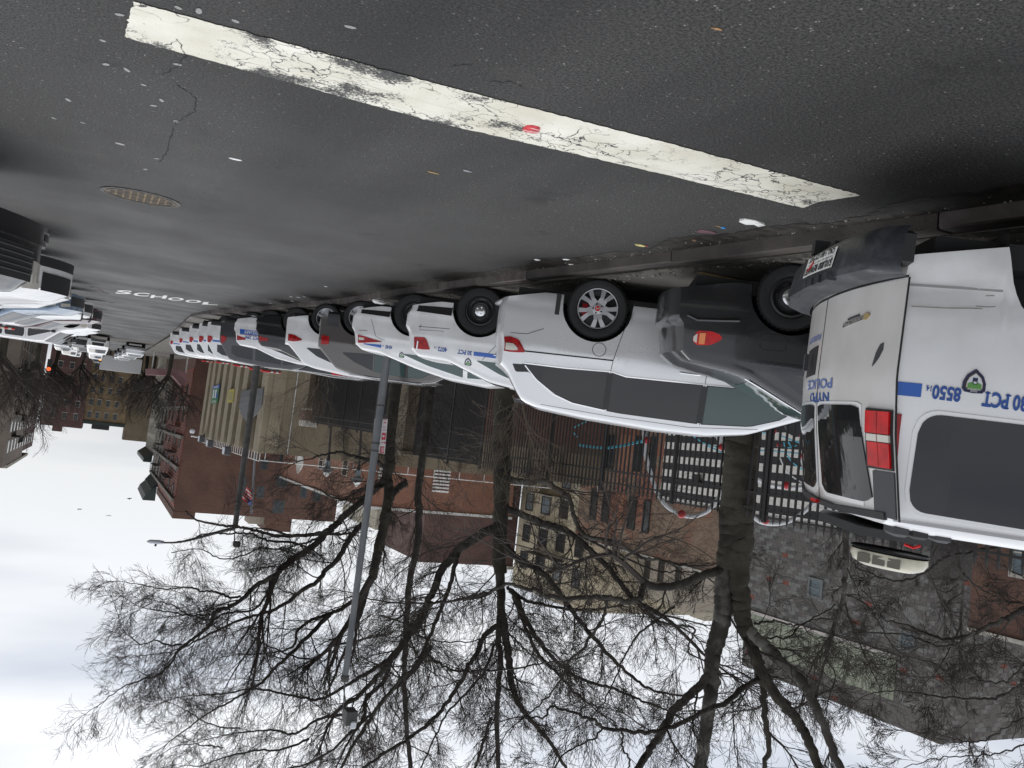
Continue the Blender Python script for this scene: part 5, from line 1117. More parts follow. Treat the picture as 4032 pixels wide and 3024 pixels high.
def win(par, ax, val, u0, u1, z0, z1, frame=WFRAME, pane=PANE, d=.12, sill=True, mull=1, facing=1):
    """window on plane x=val (ax 0, faces +x) or y=val (ax 1, faces -y): frame ring, recessed pane, sill; built as real depth"""
    fw = .13
    def bx(ua, ub, za, zb, da, db):
        b = MB()
        if ax == 0: b.box((val+da, ua, za), (val+db, ub, zb))
        else: b.box((ua, val-db, za), (ub, val-da, zb))
        return b
    fr = bx(u0, u1, z0, z0+fw, .003, .07)
    for q in (bx(u0, u1, z1-fw, z1, .003, .07), bx(u0, u0+fw, z0+fw, z1-fw, .003, .07), bx(u1-fw, u1, z0+fw, z1-fw, .003, .07)): fr.add(q.v, q.f)
    if mull:
        q = bx(u0+fw, u1-fw, (z0+z1)/2-.03, (z0+z1)/2+.03, .003, .05); fr.add(q.v, q.f)
    o = fr.obj('window', frame, par)
    bx(u0+fw, u1-fw, z0+fw, z1-fw, .003, .02).obj('pane', pane, o)
    if sill: bx(u0-.06, u1+.06, z0-.10, z0-.003, .003, .13).obj('sill', STONE, o)
    return o

# patterned block building: every block is a piece
BLK = [pm('block_charcoal', (.095, .089, .083), .85, var=.15, vs=8, bump=.2, bs=40), pm('block_warm_grey', (.125, .115, .106), .85, var=.15, vs=8, bump=.2, bs=40), pm('block_pale_grey', (.175, .172, .165), .85, var=.12, vs=8, bump=.2, bs=40), pm('block_red', (.20, .065, .045), .85, var=.12, vs=8), pm('block_white', (.62, .60, .56), .85, var=.06, vs=6, bump=.15, bs=40), pm('block_black', (.024, .024, .026), .8, var=.15, vs=8, bump=.2, bs=40)]
def block_face(par, ax, val, u0, u1, z0, z1, w, h, pick, nlim, facing=1, keep=lambda u, z: True):
    cells = []; r_ = random.Random(5); j = 0; z = z0
    while z < z1-.02:
        u = u0 - (w/2 if j % 2 else 0)
        while u < u1:
            a, c = max(u, u0), min(u+w, u1)
            if c-a > .05 and keep((a+c)/2, z+h/2): cells.append((a+.002, c-.002, z+.002, min(z+h, z1)-.002, pick(j, int((u-u0)/w+.5), r_), r_.uniform(.012, .028)))
            u += w
        z += h; j += 1
    cells.sort(key=lambda q: abs(q[2]-(z0+z1)*.35)+.35*(q[0]-u0 if ax == 0 else -q[0]+u1)); rest = {}
    for i, (a, c, za, zb, m_, d) in enumerate(cells):
        def bx(b):
            if ax == 0: b.box((val, a, za), (val+d, c, zb))
            else: b.box((a, val-d, za), (c, val, zb))
        if i < nlim: b = MB(); bx(b); b.obj('block', BLK[m_], par)
        else: bx(rest.setdefault(m_, MB()))
    for m_, b in rest.items(): b.obj('block_courses', BLK[m_], par, kind='stuff')
def pickA(j, i, r_):
    v = r_.random()
    return 3 if v < .007 else (2 if v < .58 else 1) if (i+j*2) % 3 == 0 else (1 if v < .6 else 0 if v < .88 else 2)
scA = thing('school_building', 'tall school wing of mottled grey blocks with a pale green clerestory band', 'building')
for nm, a, c, mt in [('wall_core', (-60, 24.5, -4), (-33.02, 37, 8.67), BLK[0]), ('upper_core', (-60, 24.52, 8.67), (-34.5, 37, 12.1), BLK[1])]:
    b = MB(); b.box(a, c); b.obj(nm, mt, scA)
block_face(scA, 0, -33.02, 24.5, 37, 1.4, 8.6, .40, .20, pickA, 150)
block_face(scA, 1, 24.5, -41, -33.02, 5, 8.6, .40, .20, pickA, 60)
block_face(scA, 1, 24.52, -44, -34.5, 8.7, 12.1, .40, .20, pickA, 50)
block_face(scA, 0, -34.5, 24.52, 37, 11.0, 12.1, .40, .20, lambda j, i, r_: 1 if r_.random() < .985 else 3, 0)
block_face(scA, 0, -34.5, 24.52, 26.9, 8.8, 11.0, .40, .20, pickA, 40)
b = MB(); b.box((-34.5, 26.95, 8.75), (-34.44, 37, 10.98)); b.obj('clerestory_panel', pm('pale_green_panel', (.27, .29, .22), .7, var=.08, vs=.5), scA)
for i in range(20):
    b = MB(); b.box((-34.44, 27.2+i*.5, 8.76), (-34.41, 27.23+i*.5, 10.97)); b.obj('panel_rib', pm('pale_green_rib', (.24, .28, .2), .7), scA)
b = MB(); b.box((-33.4, 25.9, 8.605), (-32.92, 37.02, 8.76)); b.obj('coping', COPE, scA)
for (u0, u1, z0, z1) in ((30.2, 31.15, 6.1, 7.1), (24.9, 25.7, 7.4, 8.3)): win(scA, 0, -32.99, u0, u1, z0, z1, pm('pale_alu_frame', (.14, .15, .15), .5), GLASSB, sill=False)
scR = building('school_wing', 'russet brick school wing low behind the fence at the right frame edge', [('wall', (-45, 5, -3), (-29.6, 20.2, 6.1), BR_W)])
for y0 in (9.2, 13.2, 17.6): win(scR, 0, -29.6, y0, y0+1.2, 2.2, 4.0, STONE, GLASSB)
b = MB(); b.box((-29.9, 5, 6.1), (-29.5, 20.2, 6.25)); b.obj('coping', STONE, scR)
# striped playground pavilion
scB = thing('striped_block_hall', 'low hall of black and white striped blocks behind the playground', 'building')
b = MB(); b.box((-37.9, 27, -5), (-30.02, 40.15, 3.3)); b.obj('wall_core', BLK[5], scB)
block_face(scB, 0, -30.02, 27, 40.15, -1.9, 3.3, .40, .2, lambda j, i, r_: 4 if (j % 4) in (1, 2) else 5, 290)
b = MB(); b.box((-37.95, 26.98, 3.3), (-29.95, 40.2, 3.38)); b.obj('roof_edge', IRONB, scB)
b = MB(); b.box((-30.0, 36.4, 1.9), (-29.7, 36.9, 2.1)); b.box((-29.85, 36.45, 1.6), (-29.70, 36.85, 1.9)); b.obj('wall_lamp', IRONB, scB)
# brown brick gable with slit windows
bc = building('brick_gable_building', 'brown and orange brick building with tall dark slit windows behind the fence', [('wall', (-52, 43, -6), (-38, 62.3, 8.05), BR_C)])
for (y0, y1, z0, z1) in ((59.3, 60.35, 3.72, 6.36), (57.4, 58.5, 3.8, 6.33), (53.65, 54.7, 3.85, 6.42), (51.8, 52.7, 3.93, 6.43), (59.3, 60.35, -.9, 1.9), (57.4, 58.5, -.9, 1.9), (53.65, 54.7, -.9, 1.9), (51.8, 52.7, -.9, 1.9)): win(bc, 0, -38, y0, y1, z0, z1, IRONB, PANE, sill=False)
b = MB(); b.box((-38, 55.4, -1), (-37.94, 56.7, 6.1)); b.obj('filled_opening', pm('orange_infill', (.27, .125, .075), .9, var=.1, vs=2), bc)
b = MB(); b.box((-38.3, 43, 8.05), (-37.9, 62.35, 8.2)); b.obj('coping', STONE, bc)
def fire_escape(par, ax, val, ys_, zs, drop=True):
    """platforms with rails and raking ladders"""
    b = MB(); y0, y1 = ys_
    def bar(p, q, r=.035): b.tube([p, q], r, 4, False)
    for i, z in enumerate(zs):
        b.box((val+.01, y0, z-.05), (val+1.1, y1, z))
        for yy_ in np.linspace(y0, y1, 7): bar((val+1.08, yy_, z), (val+1.08, yy_, z+.95), .02)
        bar((val+1.08, y0, z+.95), (val+1.08, y1, z+.95)); bar((val+1.08, y0, z+.5), (val+1.08, y1, z+.5), .02)
        bar((val, y0, z+.95), (val+1.08, y0, z+.95)); bar((val, y1, z+.95), (val+1.08, y1, z+.95))
        if i: 
            for o in (.35, .85): bar((val+o, y0+.4, zs[i-1]), (val+o, y1-.4, z), .035)
            for t in np.linspace(.05, .95, 9): bar((val+.35, y0+.4+(y1-y0-.8)*t, zs[i-1]+(z-zs[i-1])*t), (val+.85, y0+.4+(y1-y0-.8)*t, zs[i-1]+(z-zs[i-1])*t), .02)
    return b.obj('fire_escape', IRONB, par, kind='stuff')
bd = building('cream_apartment_block', 'cream stucco apartment block with brown windows and black fire escape', [('wall', (-55, 62.6, -7), (-40, 77, 14.3), STUCCO)])
for zi, z0 in enumerate((-.25, 2.55, 5.38, 8.5, 11.2)):
    for (y0, y1) in ((74.1, 75.9), (70.5, 72.6), (67.1, 69.0), (63.8, 65.5)):
        if y0 < 64 and zi < 3: continue
        win(bd, 0, -40, y0+.12, y1-.12, z0-.05, z0+1.72, WFRAME, PANEL if (zi+int(y0)) % 4 == 0 else PANE)
fire_escape(bd, 0, -40, (67.0, 73.2), (2.2, 5.1, 8.2, 10.95))
b = MB(); b.box((-40.4, 62.6, 14.3), (-39.9, 77.05, 14.55)); b.obj('cornice', STUCCO, bd)
b = MB(); b.box((-40.5, 75.2, 0.0), (-39.6, 75.9, .35)); b.obj('window_air_conditioner', PANEL, bd)
be = building('beige_block', 'windowless grey-beige block rising behind the brown brick gable', [('wall', (-60, 66, -7), (-41.6, 80, 15.35), STUC2), ('lower_wall', (-62, 55, -7), (-45, 65.9, 12.9), STUC3)])
for y0 in (56.2, 58.6, 60.6): win(be, 0, -45, y0, y0+.8, 9.3, 11.2, WFRAME, PANE)
b = MB(); b.box((-53, 60, 12.9), (-51, 62, 14.6)); b.obj('roof_hut', STUC2, be)
bf = building('plum_brick_tower', 'plum brick tower glimpsed between the big trunk and the cream block', [('wall', (-40.4, 78, -7), (-30, 92, 13.2), BR_F), ('parapet', (-40.6, 77.8, 13.2), (-38.5, 92.2, 13.5), STONE)])
bg_ = building('pale_rendered_block', 'pale rendered block above the red brick precinct rear, left of the cream apartments', [('wall', (-41, 95, -7), (-30.5, 110, 12.2), STUC3)])
for x0 in (-34, -36, -38): win(bg_, 1, 95, x0-.6, x0+.6, 9, 10.8, WFRAME, PANE)
# precinct group
bg = building('red_brick_precinct_rear', 'flat roofed orange-red brick block with white roof edge behind the pole', [('wall', (-38, 75, -6), (-22.2, 112, 7.85), BR_G), ('roof_edge', (-38.1, 74.85, 7.85), (-22.05, 112.1, 8.1), WTRIM)])
for (x0, x1) in ((-24.9, -23.7), (-30.9, -29.2)):
    for k_ in range(7):
        b = MB(); b.prism([(x0, 74.9, 4.0+k_*.32), (x0, 74.75, 3.9+k_*.32), (x0, 74.75, 3.98+k_*.32), (x0, 74.9, 4.1+k_*.32)], (x1-x0, 0, 0)); b.obj('louvre', WTRIM, bg)
for y0 in (80, 90, 100):
    win(bg, 0, -22.2, y0, y0+2, 3.6, 5.6, STONE, PANE)
ph = thing('precinct_station', 'tan ribbed station house with painted grey shield at its corner', 'building')
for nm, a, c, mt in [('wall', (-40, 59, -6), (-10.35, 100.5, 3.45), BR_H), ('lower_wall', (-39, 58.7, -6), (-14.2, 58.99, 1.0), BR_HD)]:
    b = MB(); b.box(a, c); b.obj(nm, mt, ph)
RIBM = pm('precinct_rib', (.21, .178, .122), .9, col2=(.26, .22, .155), vs=.5, bump=.25, bs=25)
for i in range(9):   # projecting ribs of the street side
    y0 = 59+i*4.6; b = MB(); b.bbox((-10.35, y0, -3.8-i*.25), (-9.95, y0+2.4, 3.5), .04); b.obj('rib', RIBM, ph)
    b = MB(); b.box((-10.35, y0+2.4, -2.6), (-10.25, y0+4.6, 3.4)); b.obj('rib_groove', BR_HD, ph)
b = MB(); b.box((-11.2, 58.9, -2.4), (-10.36, 59.0, 3.45)); b.obj('corner_band', RIBM, ph)
b = MB(); b.box((-11.95, 58.93, -2.4), (-11.9, 58.99, 3.4)); b.obj('downpipe', WTRIM, ph)
for i, x in enumerate(np.linspace(-16, -34, 7)):
    b = MB(); b.box((x-.06, 58.62, 1.0), (x+.06, 58.98, 3.4)); b.obj('pier', BR_HD, ph)
b = MB(); b.box((-38, 58.55, -5.5), (-15.5, 58.68, .55)); b.obj('base_course', BR_I, ph)
SHG = pm('shield_grey', (.115, .12, .125), .7)
b = MB(); b.prism([(-9.94, 60.0, -1.05), (-9.94, 70.3, -1.05), (-9.94, 70.6, .2), (-9.94, 69.0, .85), (-9.94, 65.2, 1.5), (-9.94, 61.5, .85), (-9.94, 59.8, .2)], (.05, 0, 0)); sh_ = b.obj('shield_emblem', SHG, ph)
b = MB(); b.box((-9.885, 60.0, -1.04), (-9.87, 70.3, -.45)); b.obj('shield_band', pm('shield_dark', (.085, .09, .095), .7), sh_)
sgn = thing('station_banner', 'blue, white and green upright banner on the ribbed station wall', 'sign')
for (z0, z1, y0, y1, mt) in ((-1.93, -1.6, 84.9, 90.3, BLUET), (-1.6, -.5, 84.9, 90.3, pm('banner_green', (.03, .12, .05), .6)), (-.5, -.1, 84.9, 90.3, pm('banner_green2', (.03, .15, .05), .6))):
    b = MB(); b.box((-9.90, y0, z0), (-9.84, y1, z1)); b.obj('panel', mt, sgn)
for (y0, y1, z0, z1, mt) in ((86.6, 87.5, -1.5, -.62, PALE), (88.4, 89.3, -1.5, -.62, PALE), (85.4, 86.5, -1.1, -.6, BLUET)):
    b = MB(); b.box((-9.838, y0, z0), (-9.82, y1, z1)); b.obj('bar', mt, sgn)
V, Fc = textmesh('NYPD', .22, 4.5, .02, 'CENTER'); b = MB(); b.add([(-9.83, 87.6-v[0], -1.86+v[1]) for v in V], Fc); b.obj('lettering', PALE, sgn)
V, Fc = textmesh('STOP', .22, 4.5, .02, 'CENTER'); b = MB(); b.add([(-9.83, 87.6-v[0], -.40+v[1]) for v in V], Fc); b.obj('lettering', PALE, sgn)
ys_ = thing('yellow_poster', 'small yellow poster on the ribbed station wall beside the blue and green banner', 'sign')
b = MB(); b.box((-9.93, 74.5, -1.3), (-9.88, 78.2, -.1)); b.obj('board', pm('poster_yellow', (.33, .28, .05), .6, var=.1, vs=6), ys_)
for z in (-.95, -.7, -.45): b = MB(); b.box((-9.876, 75.2, z), (-9.86, 77.4, z+.08)); b.obj('text_line', pm('poster_ink', (.2, .2, .25), .6), ys_)
# parapet railing and floodlights
rl = thing('roof_railing', 'white pipe railing along the station roof', 'railing')
b = MB()
for y in np.arange(59, 100, 1.15): b.tube([(-10.1, y, 3.5), (-10.1, y, 4.05)], .03, 4, False)
b.tube([(-10.1, 59, 4.05), (-10.1, 100, 4.05)], .035, 4, False); b.obj('roadside_rail', WTRIM, rl, kind='stuff')
b = MB()
for x in np.arange(-10.5, -40, -2.1): b.tube([(x, 59.2, 3.45), (x, 59.2, 4.0)], .03, 4, False)
b.tube([(-10.1, 59.2, 4.0), (-40, 59.2, 4.0)], .035, 4, False); b.obj('return_rail', WTRIM, rl, kind='stuff')
GL = 'floodlights on the station roof edge'
for i, (px, py, y) in enumerate([(793, 1728, 96), (826, 1746, 86), (893, 1775, 73)]):
    c = GF.at(px, py, 0, -9.7); f = thing('floodlight', ['floodlight farthest along the station roof edge, beside the white camera arm', 'middle floodlight on the station roof edge', 'floodlight nearest the corner on the station roof edge'][i], 'floodlight', T(*c), GL)
    b = MB(); b.bbox((-.25, -.7, -.35), (.25, .7, .35), .05); b.obj('housing', GPLASTIC, f)
    b = MB(); b.box((.25, -.6, -.28), (.28, .6, .28)); b.obj('lens', PALE, f)
    b = MB(); b.tube([(-.1, 0, -.3), (-.3, 0, -.6)], .04, 5); b.obj('bracket', GPLASTIC, f)
c = GF.at(757, 1712, 0, -9.6); f = thing('security_camera', 'white camera arm hooked out from the station roof edge', 'camera', T(*c))
b = MB(); b.tube([(0, -6, .1), (0, 0, .15), (0, .5, .2)], .08, 6); b.obj('arm', WTRIM, f)
b = MB(); b.lathe([(.0001, -.7), (.25, -.6), (.3, -.4), (.2, -.15), (.0001, -.15)], 12, 'z', (0, .5, 0)); b.obj('dome', PALE, f)
sd = thing('satellite_dish', 'white satellite dish on the station roof behind the tree fork', 'dish', T(*GF.dep(1193, 1822, 62)))
b = MB(); b.lathe([(.0001, 0), (.5, .08), (.85, .3)], 20, 'x'); b.obj('dish', WTRIM, sd); b = MB(); b.tube([(0, 0, -1.2), (0, 0, 0)], .06, 6); b.obj('mast', GPLASTIC, sd)
# six storey brick tenement
bi = building('six_storey_tenement', 'tall dark red brick tenement with blank side wall facing the camera', [('wall', (-31, 115, -9), (-10, 172, 13.7), BR_I), ('parapet', (-12.6, 114.95, 13.7), (-9.9, 150, 14.6), BR_I), ('roof_hut', (-25.3, 116, 13.7), (-21.8, 122, 15.6), BR_I), ('roof_shed', (-21.8, 117, 13.7), (-19.8, 121, 14.9), STUC3)])
for (x0, x1, z0, z1) in ((-23.8, -22.3, 7.9, 9.5), (-23.8, -22.3, 11.3, 13.0), (-20.9, -19.9, 9.6, 11.2), (-18.4, -17.6, 8.6, 10.9), (-26.6, -25.7, 9.1, 10.7), (-23.8, -22.3, 4.6, 6.2), (-28.6, -27.5, 9.4, 11.0), (-28.6, -27.5, 5.9, 7.5), (-20.9, -19.9, 5.9, 7.4)): win(bi, 1, 115, x0, x1, z0, z1, pm('dull_window_frame', (.060, .064, .066), .6), pm('dull_pane', (.045, .055, .06), .2), sill=False)
BAND = pm('weathered_band', (.17, .15, .125), .85, var=.15, vs=1.5)
REDF = pm('painted_red_brick', (.20, .050, .034), .85, col2=(.25, .068, .045), vs=1.2)
b = MB(); b.box((-9.99, 115.3, -5.0), (-9.93, 150, 13.2)); b.obj('front_wall', REDF, bi)
b = MB(); b.box((-9.96, 150.01, -5.0), (-9.90, 172, 12.4)); b.obj('front_wall', BAND, bi)
for i in range(44):   # raised brick courses of the front
    z = -4.6+i*.4
    if z > 12.9: break
    b = MB(); b.box((-9.93, 115.3, z), (-9.885, 149.9, z+.2)); b.obj('raised_course', BR_I, bi)
for z in (12.3, 8.2, 4.2, .3): b = MB(); b.box((-9.93, 115.5, z-.2), (-9.55, 172, z+.25)); b.obj('string_course', BAND, bi)
for fl in range(5):
    for k_, y0 in enumerate((119.5, 127, 138, 145, 153, 161)):
        win(bi, 0, -9.88, y0, y0+1.7, -2.9+fl*3.35, -1.0+fl*3.35, WFRAME, PANE, sill=False)
fire_escape(bi, 0, -9.85, (123, 133), (-.5, 3.0, 6.6, 10.1)); fire_escape(bi, 0, -9.85, (150, 158), (-.5, 3.0, 6.6, 10.1))
b = MB()
b.prism([(-9.9, 150.5, 13.2), (-8.3, 150.5, 15.0), (-8.0, 150.5, 15.9), (-9.9, 150.5, 15.9)], (0, 22, 0)); b.obj('cornice', CORN, bi)
for i in range(15): b = MB(); b.prism([(-9.9, 150.8+i*1.45, 12.6), (-9.0, 150.8+i*1.45, 13.9), (-9.0, 150.8+i*1.45, 14.4), (-9.9, 150.8+i*1.45, 14.4)], (0, .5, 0)); b.obj('cornice_bracket', CORN, bi)
for nm, lab, a, c, mt, cn in (('beige_tenement', 'beige stone tenement with dark green cornice beyond the brick tenement', (-30, 175, -14), (-9.9, 206, 9.6), STUC2, True),):
    bj = building(nm, lab, [('wall', a, c, mt)])
    for fl in range(6):
        for y0 in np.arange(177, 204, 4.2): win(bj, 0, -9.9, y0, y0+2, -9+fl*3.2, -7+fl*3.2, STONE, PANE)
    for x0 in (-12.5, -16, -19.5):
        for fl in range(5): win(bj, 1, 175, x0, x0+1.3, -6+fl*3.2, -4.2+fl*3.2, STONE, PANE)
    b = MB(); b.prism([(-9.9, 174.8, 9.0), (-8.4, 174.8, 10.2), (-8.4, 174.8, 10.9), (-9.9, 174.8, 10.9)], (0, 32, 0)); b.obj('cornice', CORN, bj)
bk = building('right_side_tenement', 'weathered grey-brown tenement at the left frame edge of the picture', [('wall', (12, 143, -12), (30, 176, 12.0), pm('worn_brown_wall', (.14, .115, .095), .9, col2=(.20, .165, .135), vs=.3, t0=.35, t1=.65)), ('parapet', (11.9, 150, 12.0), (30, 190, 12.5), STUC3), ('rear_wall', (12, 176.05, -12), (30, 200, 11.0), BR_M)])
def winL(par, val, y0, y1, z0, z1):
    b = MB(); b.box((val-.07, y0, z0), (val-.003, y1, z1)); o = b.obj('window', STONE, par); b = MB(); b.box((val-.09, y0+.15, z0+.12), (val-.071, y1-.15, z1-.12)); b.obj('pane', PANE, o)
for fl in range(6):
    for y0 in np.arange(146, 198, 5.2): winL(bk, 12, y0, y0+2, -8+fl*3.2, -6+fl*3.2)
b = MB()
for z in (-3, .5, 4, 7.5):
    b.box((10.9, 150, z), (11.99, 158, z+.08)); 
    for yy_ in np.linspace(150, 158, 8): b.tube([(10.95, yy_, z), (10.95, yy_, z+1)], .05, 4, False)
b.obj('fire_escape', IRONB, bk, kind='stuff')
# head of the street
bm = building('maroon_row', 'maroon brick apartment row closing the end of the street', [('wall', (3.9, 230, -18), (13, 245, 7.1), BR_M), ('roof_hut', (8.2, 232, 7.1), (10.3, 236, 8.4), BR_M)])
by = building('ochre_row', 'ochre brick apartment row with dark cornice at the end of the street', [('wall', (-5.5, 230.5, -18), (3.88, 245, 5.6), BR_Y), ('cornice', (-5.6, 230.1, 5.0), (3.9, 230.5, 5.75), CORN), ('roof_hut', (-2.2, 232, 5.6), (1.8, 236, 6.9), IRONB)])
for fl in range(6):
    for x0 in (-3.6, -1.6, .4, 2.2): win(by, 1, 230.5, x0, x0+1.0, 2.6-fl*3.1, 4.2-fl*3.1, BAND, pm('dull_pane', (.045, .055, .06), .2))
    for x0 in (5, 7.5, 10): win(bm, 1, 230, x0, x0+1.1, 3.6-fl*3.1, 5.2-fl*3.1, BAND, PANE)
bp_ = building('brown_towers', 'brown brick block with small battlements glimpsed left of the ochre row', [('wall', (-12.5, 236, -18), (-5.7, 246, 9), BR_T)])
# stoop canopy of the station with pink-brown face
cz = GF.at(640, 1470, 0, -9)
aw = thing('entrance_canopy', 'pinkish bent canopy over the tenement stoop beyond the police SUVs', 'canopy')
PINK = pm('faded_pink', (.26, .145, .155), .8, var=.12, vs=1)
pts = [(-9.9, 122, -2.9), (-9.4, 119, -2.1), (-8.0, 112, -1.5)]
q = [GF.at(z_[0], z_[1], 1, 113) for z_ in ((575, 1452), (575, 1475), (680, 1480), (715, 1520), (737, 1500), (730, 1468), (690, 1452))]
b = MB(); b.prism([tuple(p) for p in q], (0, 1.2, 0)); b.obj('canopy_face', PINK, aw)
b = MB(); 
for px in (600, 735): p = GF.at(px, 1440, 1, 113.5); b.tube([(p[0], p[1], p[2]-4), (p[0], p[1], p[2]+1)], .09, 6)
b.obj('posts', WTRIM, aw, kind='stuff')
# tan brick pillar and boundary wall
pl = thing('brick_pillar', 'tan brick fence pillar between the two dark picket fences', 'pillar')
b = MB(); b.box((-10.35, 28.1, -3), (-9.65, 30.3, 1.95)); b.obj('shaft', BR_T, pl)
b = MB(); b.bbox((-10.42, 28.0, 1.95), (-9.58, 30.4, 2.12), .03); b.obj('cap', BR_T, pl)
pl2 = thing('brick_pier', 'short red brick pier with pale bands beside the station wall', 'pillar')
for nm, z0, z1, mt in (('shaft', -3, .45, BR_T), ('band', .45, .52, STONE), ('brick_top', .52, 1.1, BR_I), ('cap', 1.1, 1.4, STONE)):
    b = MB(); b.box((-10.4, 44.6, z0), (-9.7, 46.0, z1)); b.obj(nm, mt, pl2)

# ------------------------------------------------------------------ fences
PICK = pm('fence_black', (.012, .010, .010), .5, var=.3, vs=5)
def gz(x, y): return float(r2g((x, y, 0))[2])+.12
def fence(name, label, y0, y1, sp, topf, single=True, X=-10., th=.024, spear=True, step=2.5, rails=(.16, .42)):
    f = thing(name, label, 'fence'); ys_ = np.arange(y0, y1, sp); zt = [topf(y) for y in ys_]
    ref = None; stuff = MB()
    for i, (y, z) in enumerate(zip(ys_, zt)):
        zb = gz(X, y); h = z-zb
        b = MB(); t = th/2+.003
        b.box((-t, -t, .05), (t, t, h-.06))
        if spear: b.add([(-t*1.35, -t*1.35, h-.07), (t*1.35, -t*1.35, h-.07), (t*1.35, t*1.35, h-.07), (-t*1.35, t*1.35, h-.07), (0, 0, h+.07)], [(0, 1, 4), (1, 2, 4), (2, 3, 4), (3, 0, 4), (3, 2, 1, 0)])
        b.v = [(p[0]+X, p[1]+y, p[2]+zb) for p in b.v]
        if single and i < 295: b.obj('picket', PICK, f)
        else: stuff.add(b.v, b.f)
    if stuff.v: stuff.obj('pickets', PICK, f, kind='stuff')
    for k_ in rails+(None,):
        b = MB(); P = [(X, y, (topf(y)-k_) if k_ else gz(X, y)+.18) for y in np.arange(y0, y1+.01, .5)]
        for a, c in zip(P[:-1], P[1:]): b.add([(X-.02, a[1], a[2]-.018), (X+.02, a[1], a[2]-.018), (X+.02, a[1], a[2]+.018), (X-.02, a[1], a[2]+.018), (X-.02, c[1], c[2]-.018), (X+.02, c[1], c[2]-.018), (X+.02, c[1], c[2]+.018), (X-.02, c[1], c[2]+.018)], [(0, 4, 5, 1), (1, 5, 6, 2), (2, 6, 7, 3), (3, 7, 4, 0)])
        b.obj('rail', PICK, f)
    for y in np.arange(y0, y1+.01, step):
        b = MB(); b.bbox((X-.035, y-.035, gz(X, y)-.1), (X+.035, y+.035, topf(y)+.05), .008); b.obj('post', PICK, f)
    return f
top1 = lambda y: float(np.interp(y, [4, 6.1, 9.5, 13.4, 19.2, 28], [2.43, 2.40, 2.31, 2.23, 2.17, 2.14]))
fence('spear_fence', 'tall black spear-topped fence behind the nearest parked vehicles', 3.0, 22.0, .152, top1)
fence('dense_fence', 'dense dark picket fence between the spear fence and the tan brick pillar', 22.1, 28.0, .10, top1, True, spear=False)
fence('far_dense_fence', 'dense dark picket fence past the tan brick pillar, lower at its far end', 30.4, 44.5, .11, lambda y: float(np.interp(y, [30.4, 32.9, 33, 44.6], [1.62, 1.5, 1.5, 1.22])), True, spear=False)
DARKM = pm('fence_screen', (.012, .010, .009), .9)
sb = thing('fence_screening', 'dark mesh screening hung behind the dense picket fence', 'screen')
b = MB(); b.box((-10.62, 30.4, -2.3), (-10.58, 44.5, 1.05)); b.obj('mesh', pm('screen_brown', (.028, .022, .018), .9, var=.3, vs=6), sb)
wc = MB()
for k_ in range(9): 
    wc.tube([(-10.05, y, top1(y)-.05+.06*math.sin(y*9+k_)) for y in np.arange(3, 21, .12)], .004, 3, False) if k_ < 2 else None
wc.obj('barbed_wire', PICK, None, kind='stuff')

# ------------------------------------------------------------------ playground
def pathG(pts, D, f=lambda x, y: (2400+x/2.765, 1650+y/2.765)):
    n = len(pts); Ds = np.linspace(D[0], D[1], n) if isinstance(D, tuple) else [D]*n
    P = np.array([GF.dep(*f(*p), d) for p, d in zip(pts, Ds)]); return smooth(P, 6)
def smooth(P, k_=5):
    P = np.array(P); Q = []; n = len(P)
    for i in range(n-1):
        p0, p1, p2, p3 = P[max(i-1, 0)], P[i], P[i+1], P[min(i+2, n-1)]
        for t in np.linspace(0, 1, k_, endpoint=False): Q.append(.5*((2*p1)+(-p0+p2)*t+(2*p0-5*p1+4*p2-p3)*t*t+(-p0+3*p1-3*p2+p3)*t**3))
    Q.append(P[-1]); return np.array(Q)
PWH = pm('playground_white', (.55, .56, .57), .4); PCY = pm('playground_cyan', (.06, .38, .50), .4); PRD = pm('playground_red', (.42, .02, .025), .35)
pg = thing('climbing_frame', 'white arched climbing frame with cyan rails and red joint balls behind the spear fence', 'climbing frame')
def arc(pts, w, mat, nm='arch_pipe', D=20.): 
    b = MB(); b.tube(pathG(pts, D), w, 8); b.obj(nm, mat, pg, 50)
arc([(385, 60), (380, 200), (400, 420), (450, 600), (500, 760), (560, 870), (650, 970), (780, 1040), (900, 1060), (1010, 1030), (1090, 980), (1200, 840), (1260, 740)], .055, PWH)
arc([(1400, 960), (1560, 1060), (1650, 1120), (1780, 1140), (1880, 1130), (2000, 1090), (2150, 980), (2300, 820)], .055, PWH)
arc([(1380, 520), (1590, 640), (1700, 700), (1900, 740), (2100, 740), (2350, 700)], .048, PWH)
arc([(1840, 380), (1890, 500), (1960, 600), (2090, 690)], .018, PWH, 'thin_pipe'); arc([(2070, 200), (2080, 400), (2110, 520), (2200, 640)], .020, PWH, 'thin_pipe')
arc([(1180, 150), (1210, 270)], .07, PWH, 'post'); arc([(395, 0), (395, 100), (400, 240)], .05, pm('playground_grey', (.16, .17, .18), .4), 'post'); arc([(1790, 0), (1780, 120)], .05, PWH, 'post')
for p in ([(-60, 330), (0, 318), (170, 290), (350, 245)], [(-60, 316), (0, 304), (170, 276), (350, 232)], [(850, 140), (950, 210), (1030, 262), (1200, 312)], [(1060, 290), (1150, 330), (1220, 362)], [(1620, 340), (1850, 352), (2110, 380)], [(1640, 110), (1690, 155), (1760, 120)], [(1840, 170), (1960, 220), (2090, 260)], [(1920, 370), (2000, 480), (2140, 570)], [(1900, 250), (1910, 300), (1960, 310), (2035, 285)], [(1910, 290), (1940, 245), (1975, 300)]): arc(p, .016, PCY, 'cyan_rail')
f2 = lambda x, y: (2000+x/3.687, 1550+y/3.687)
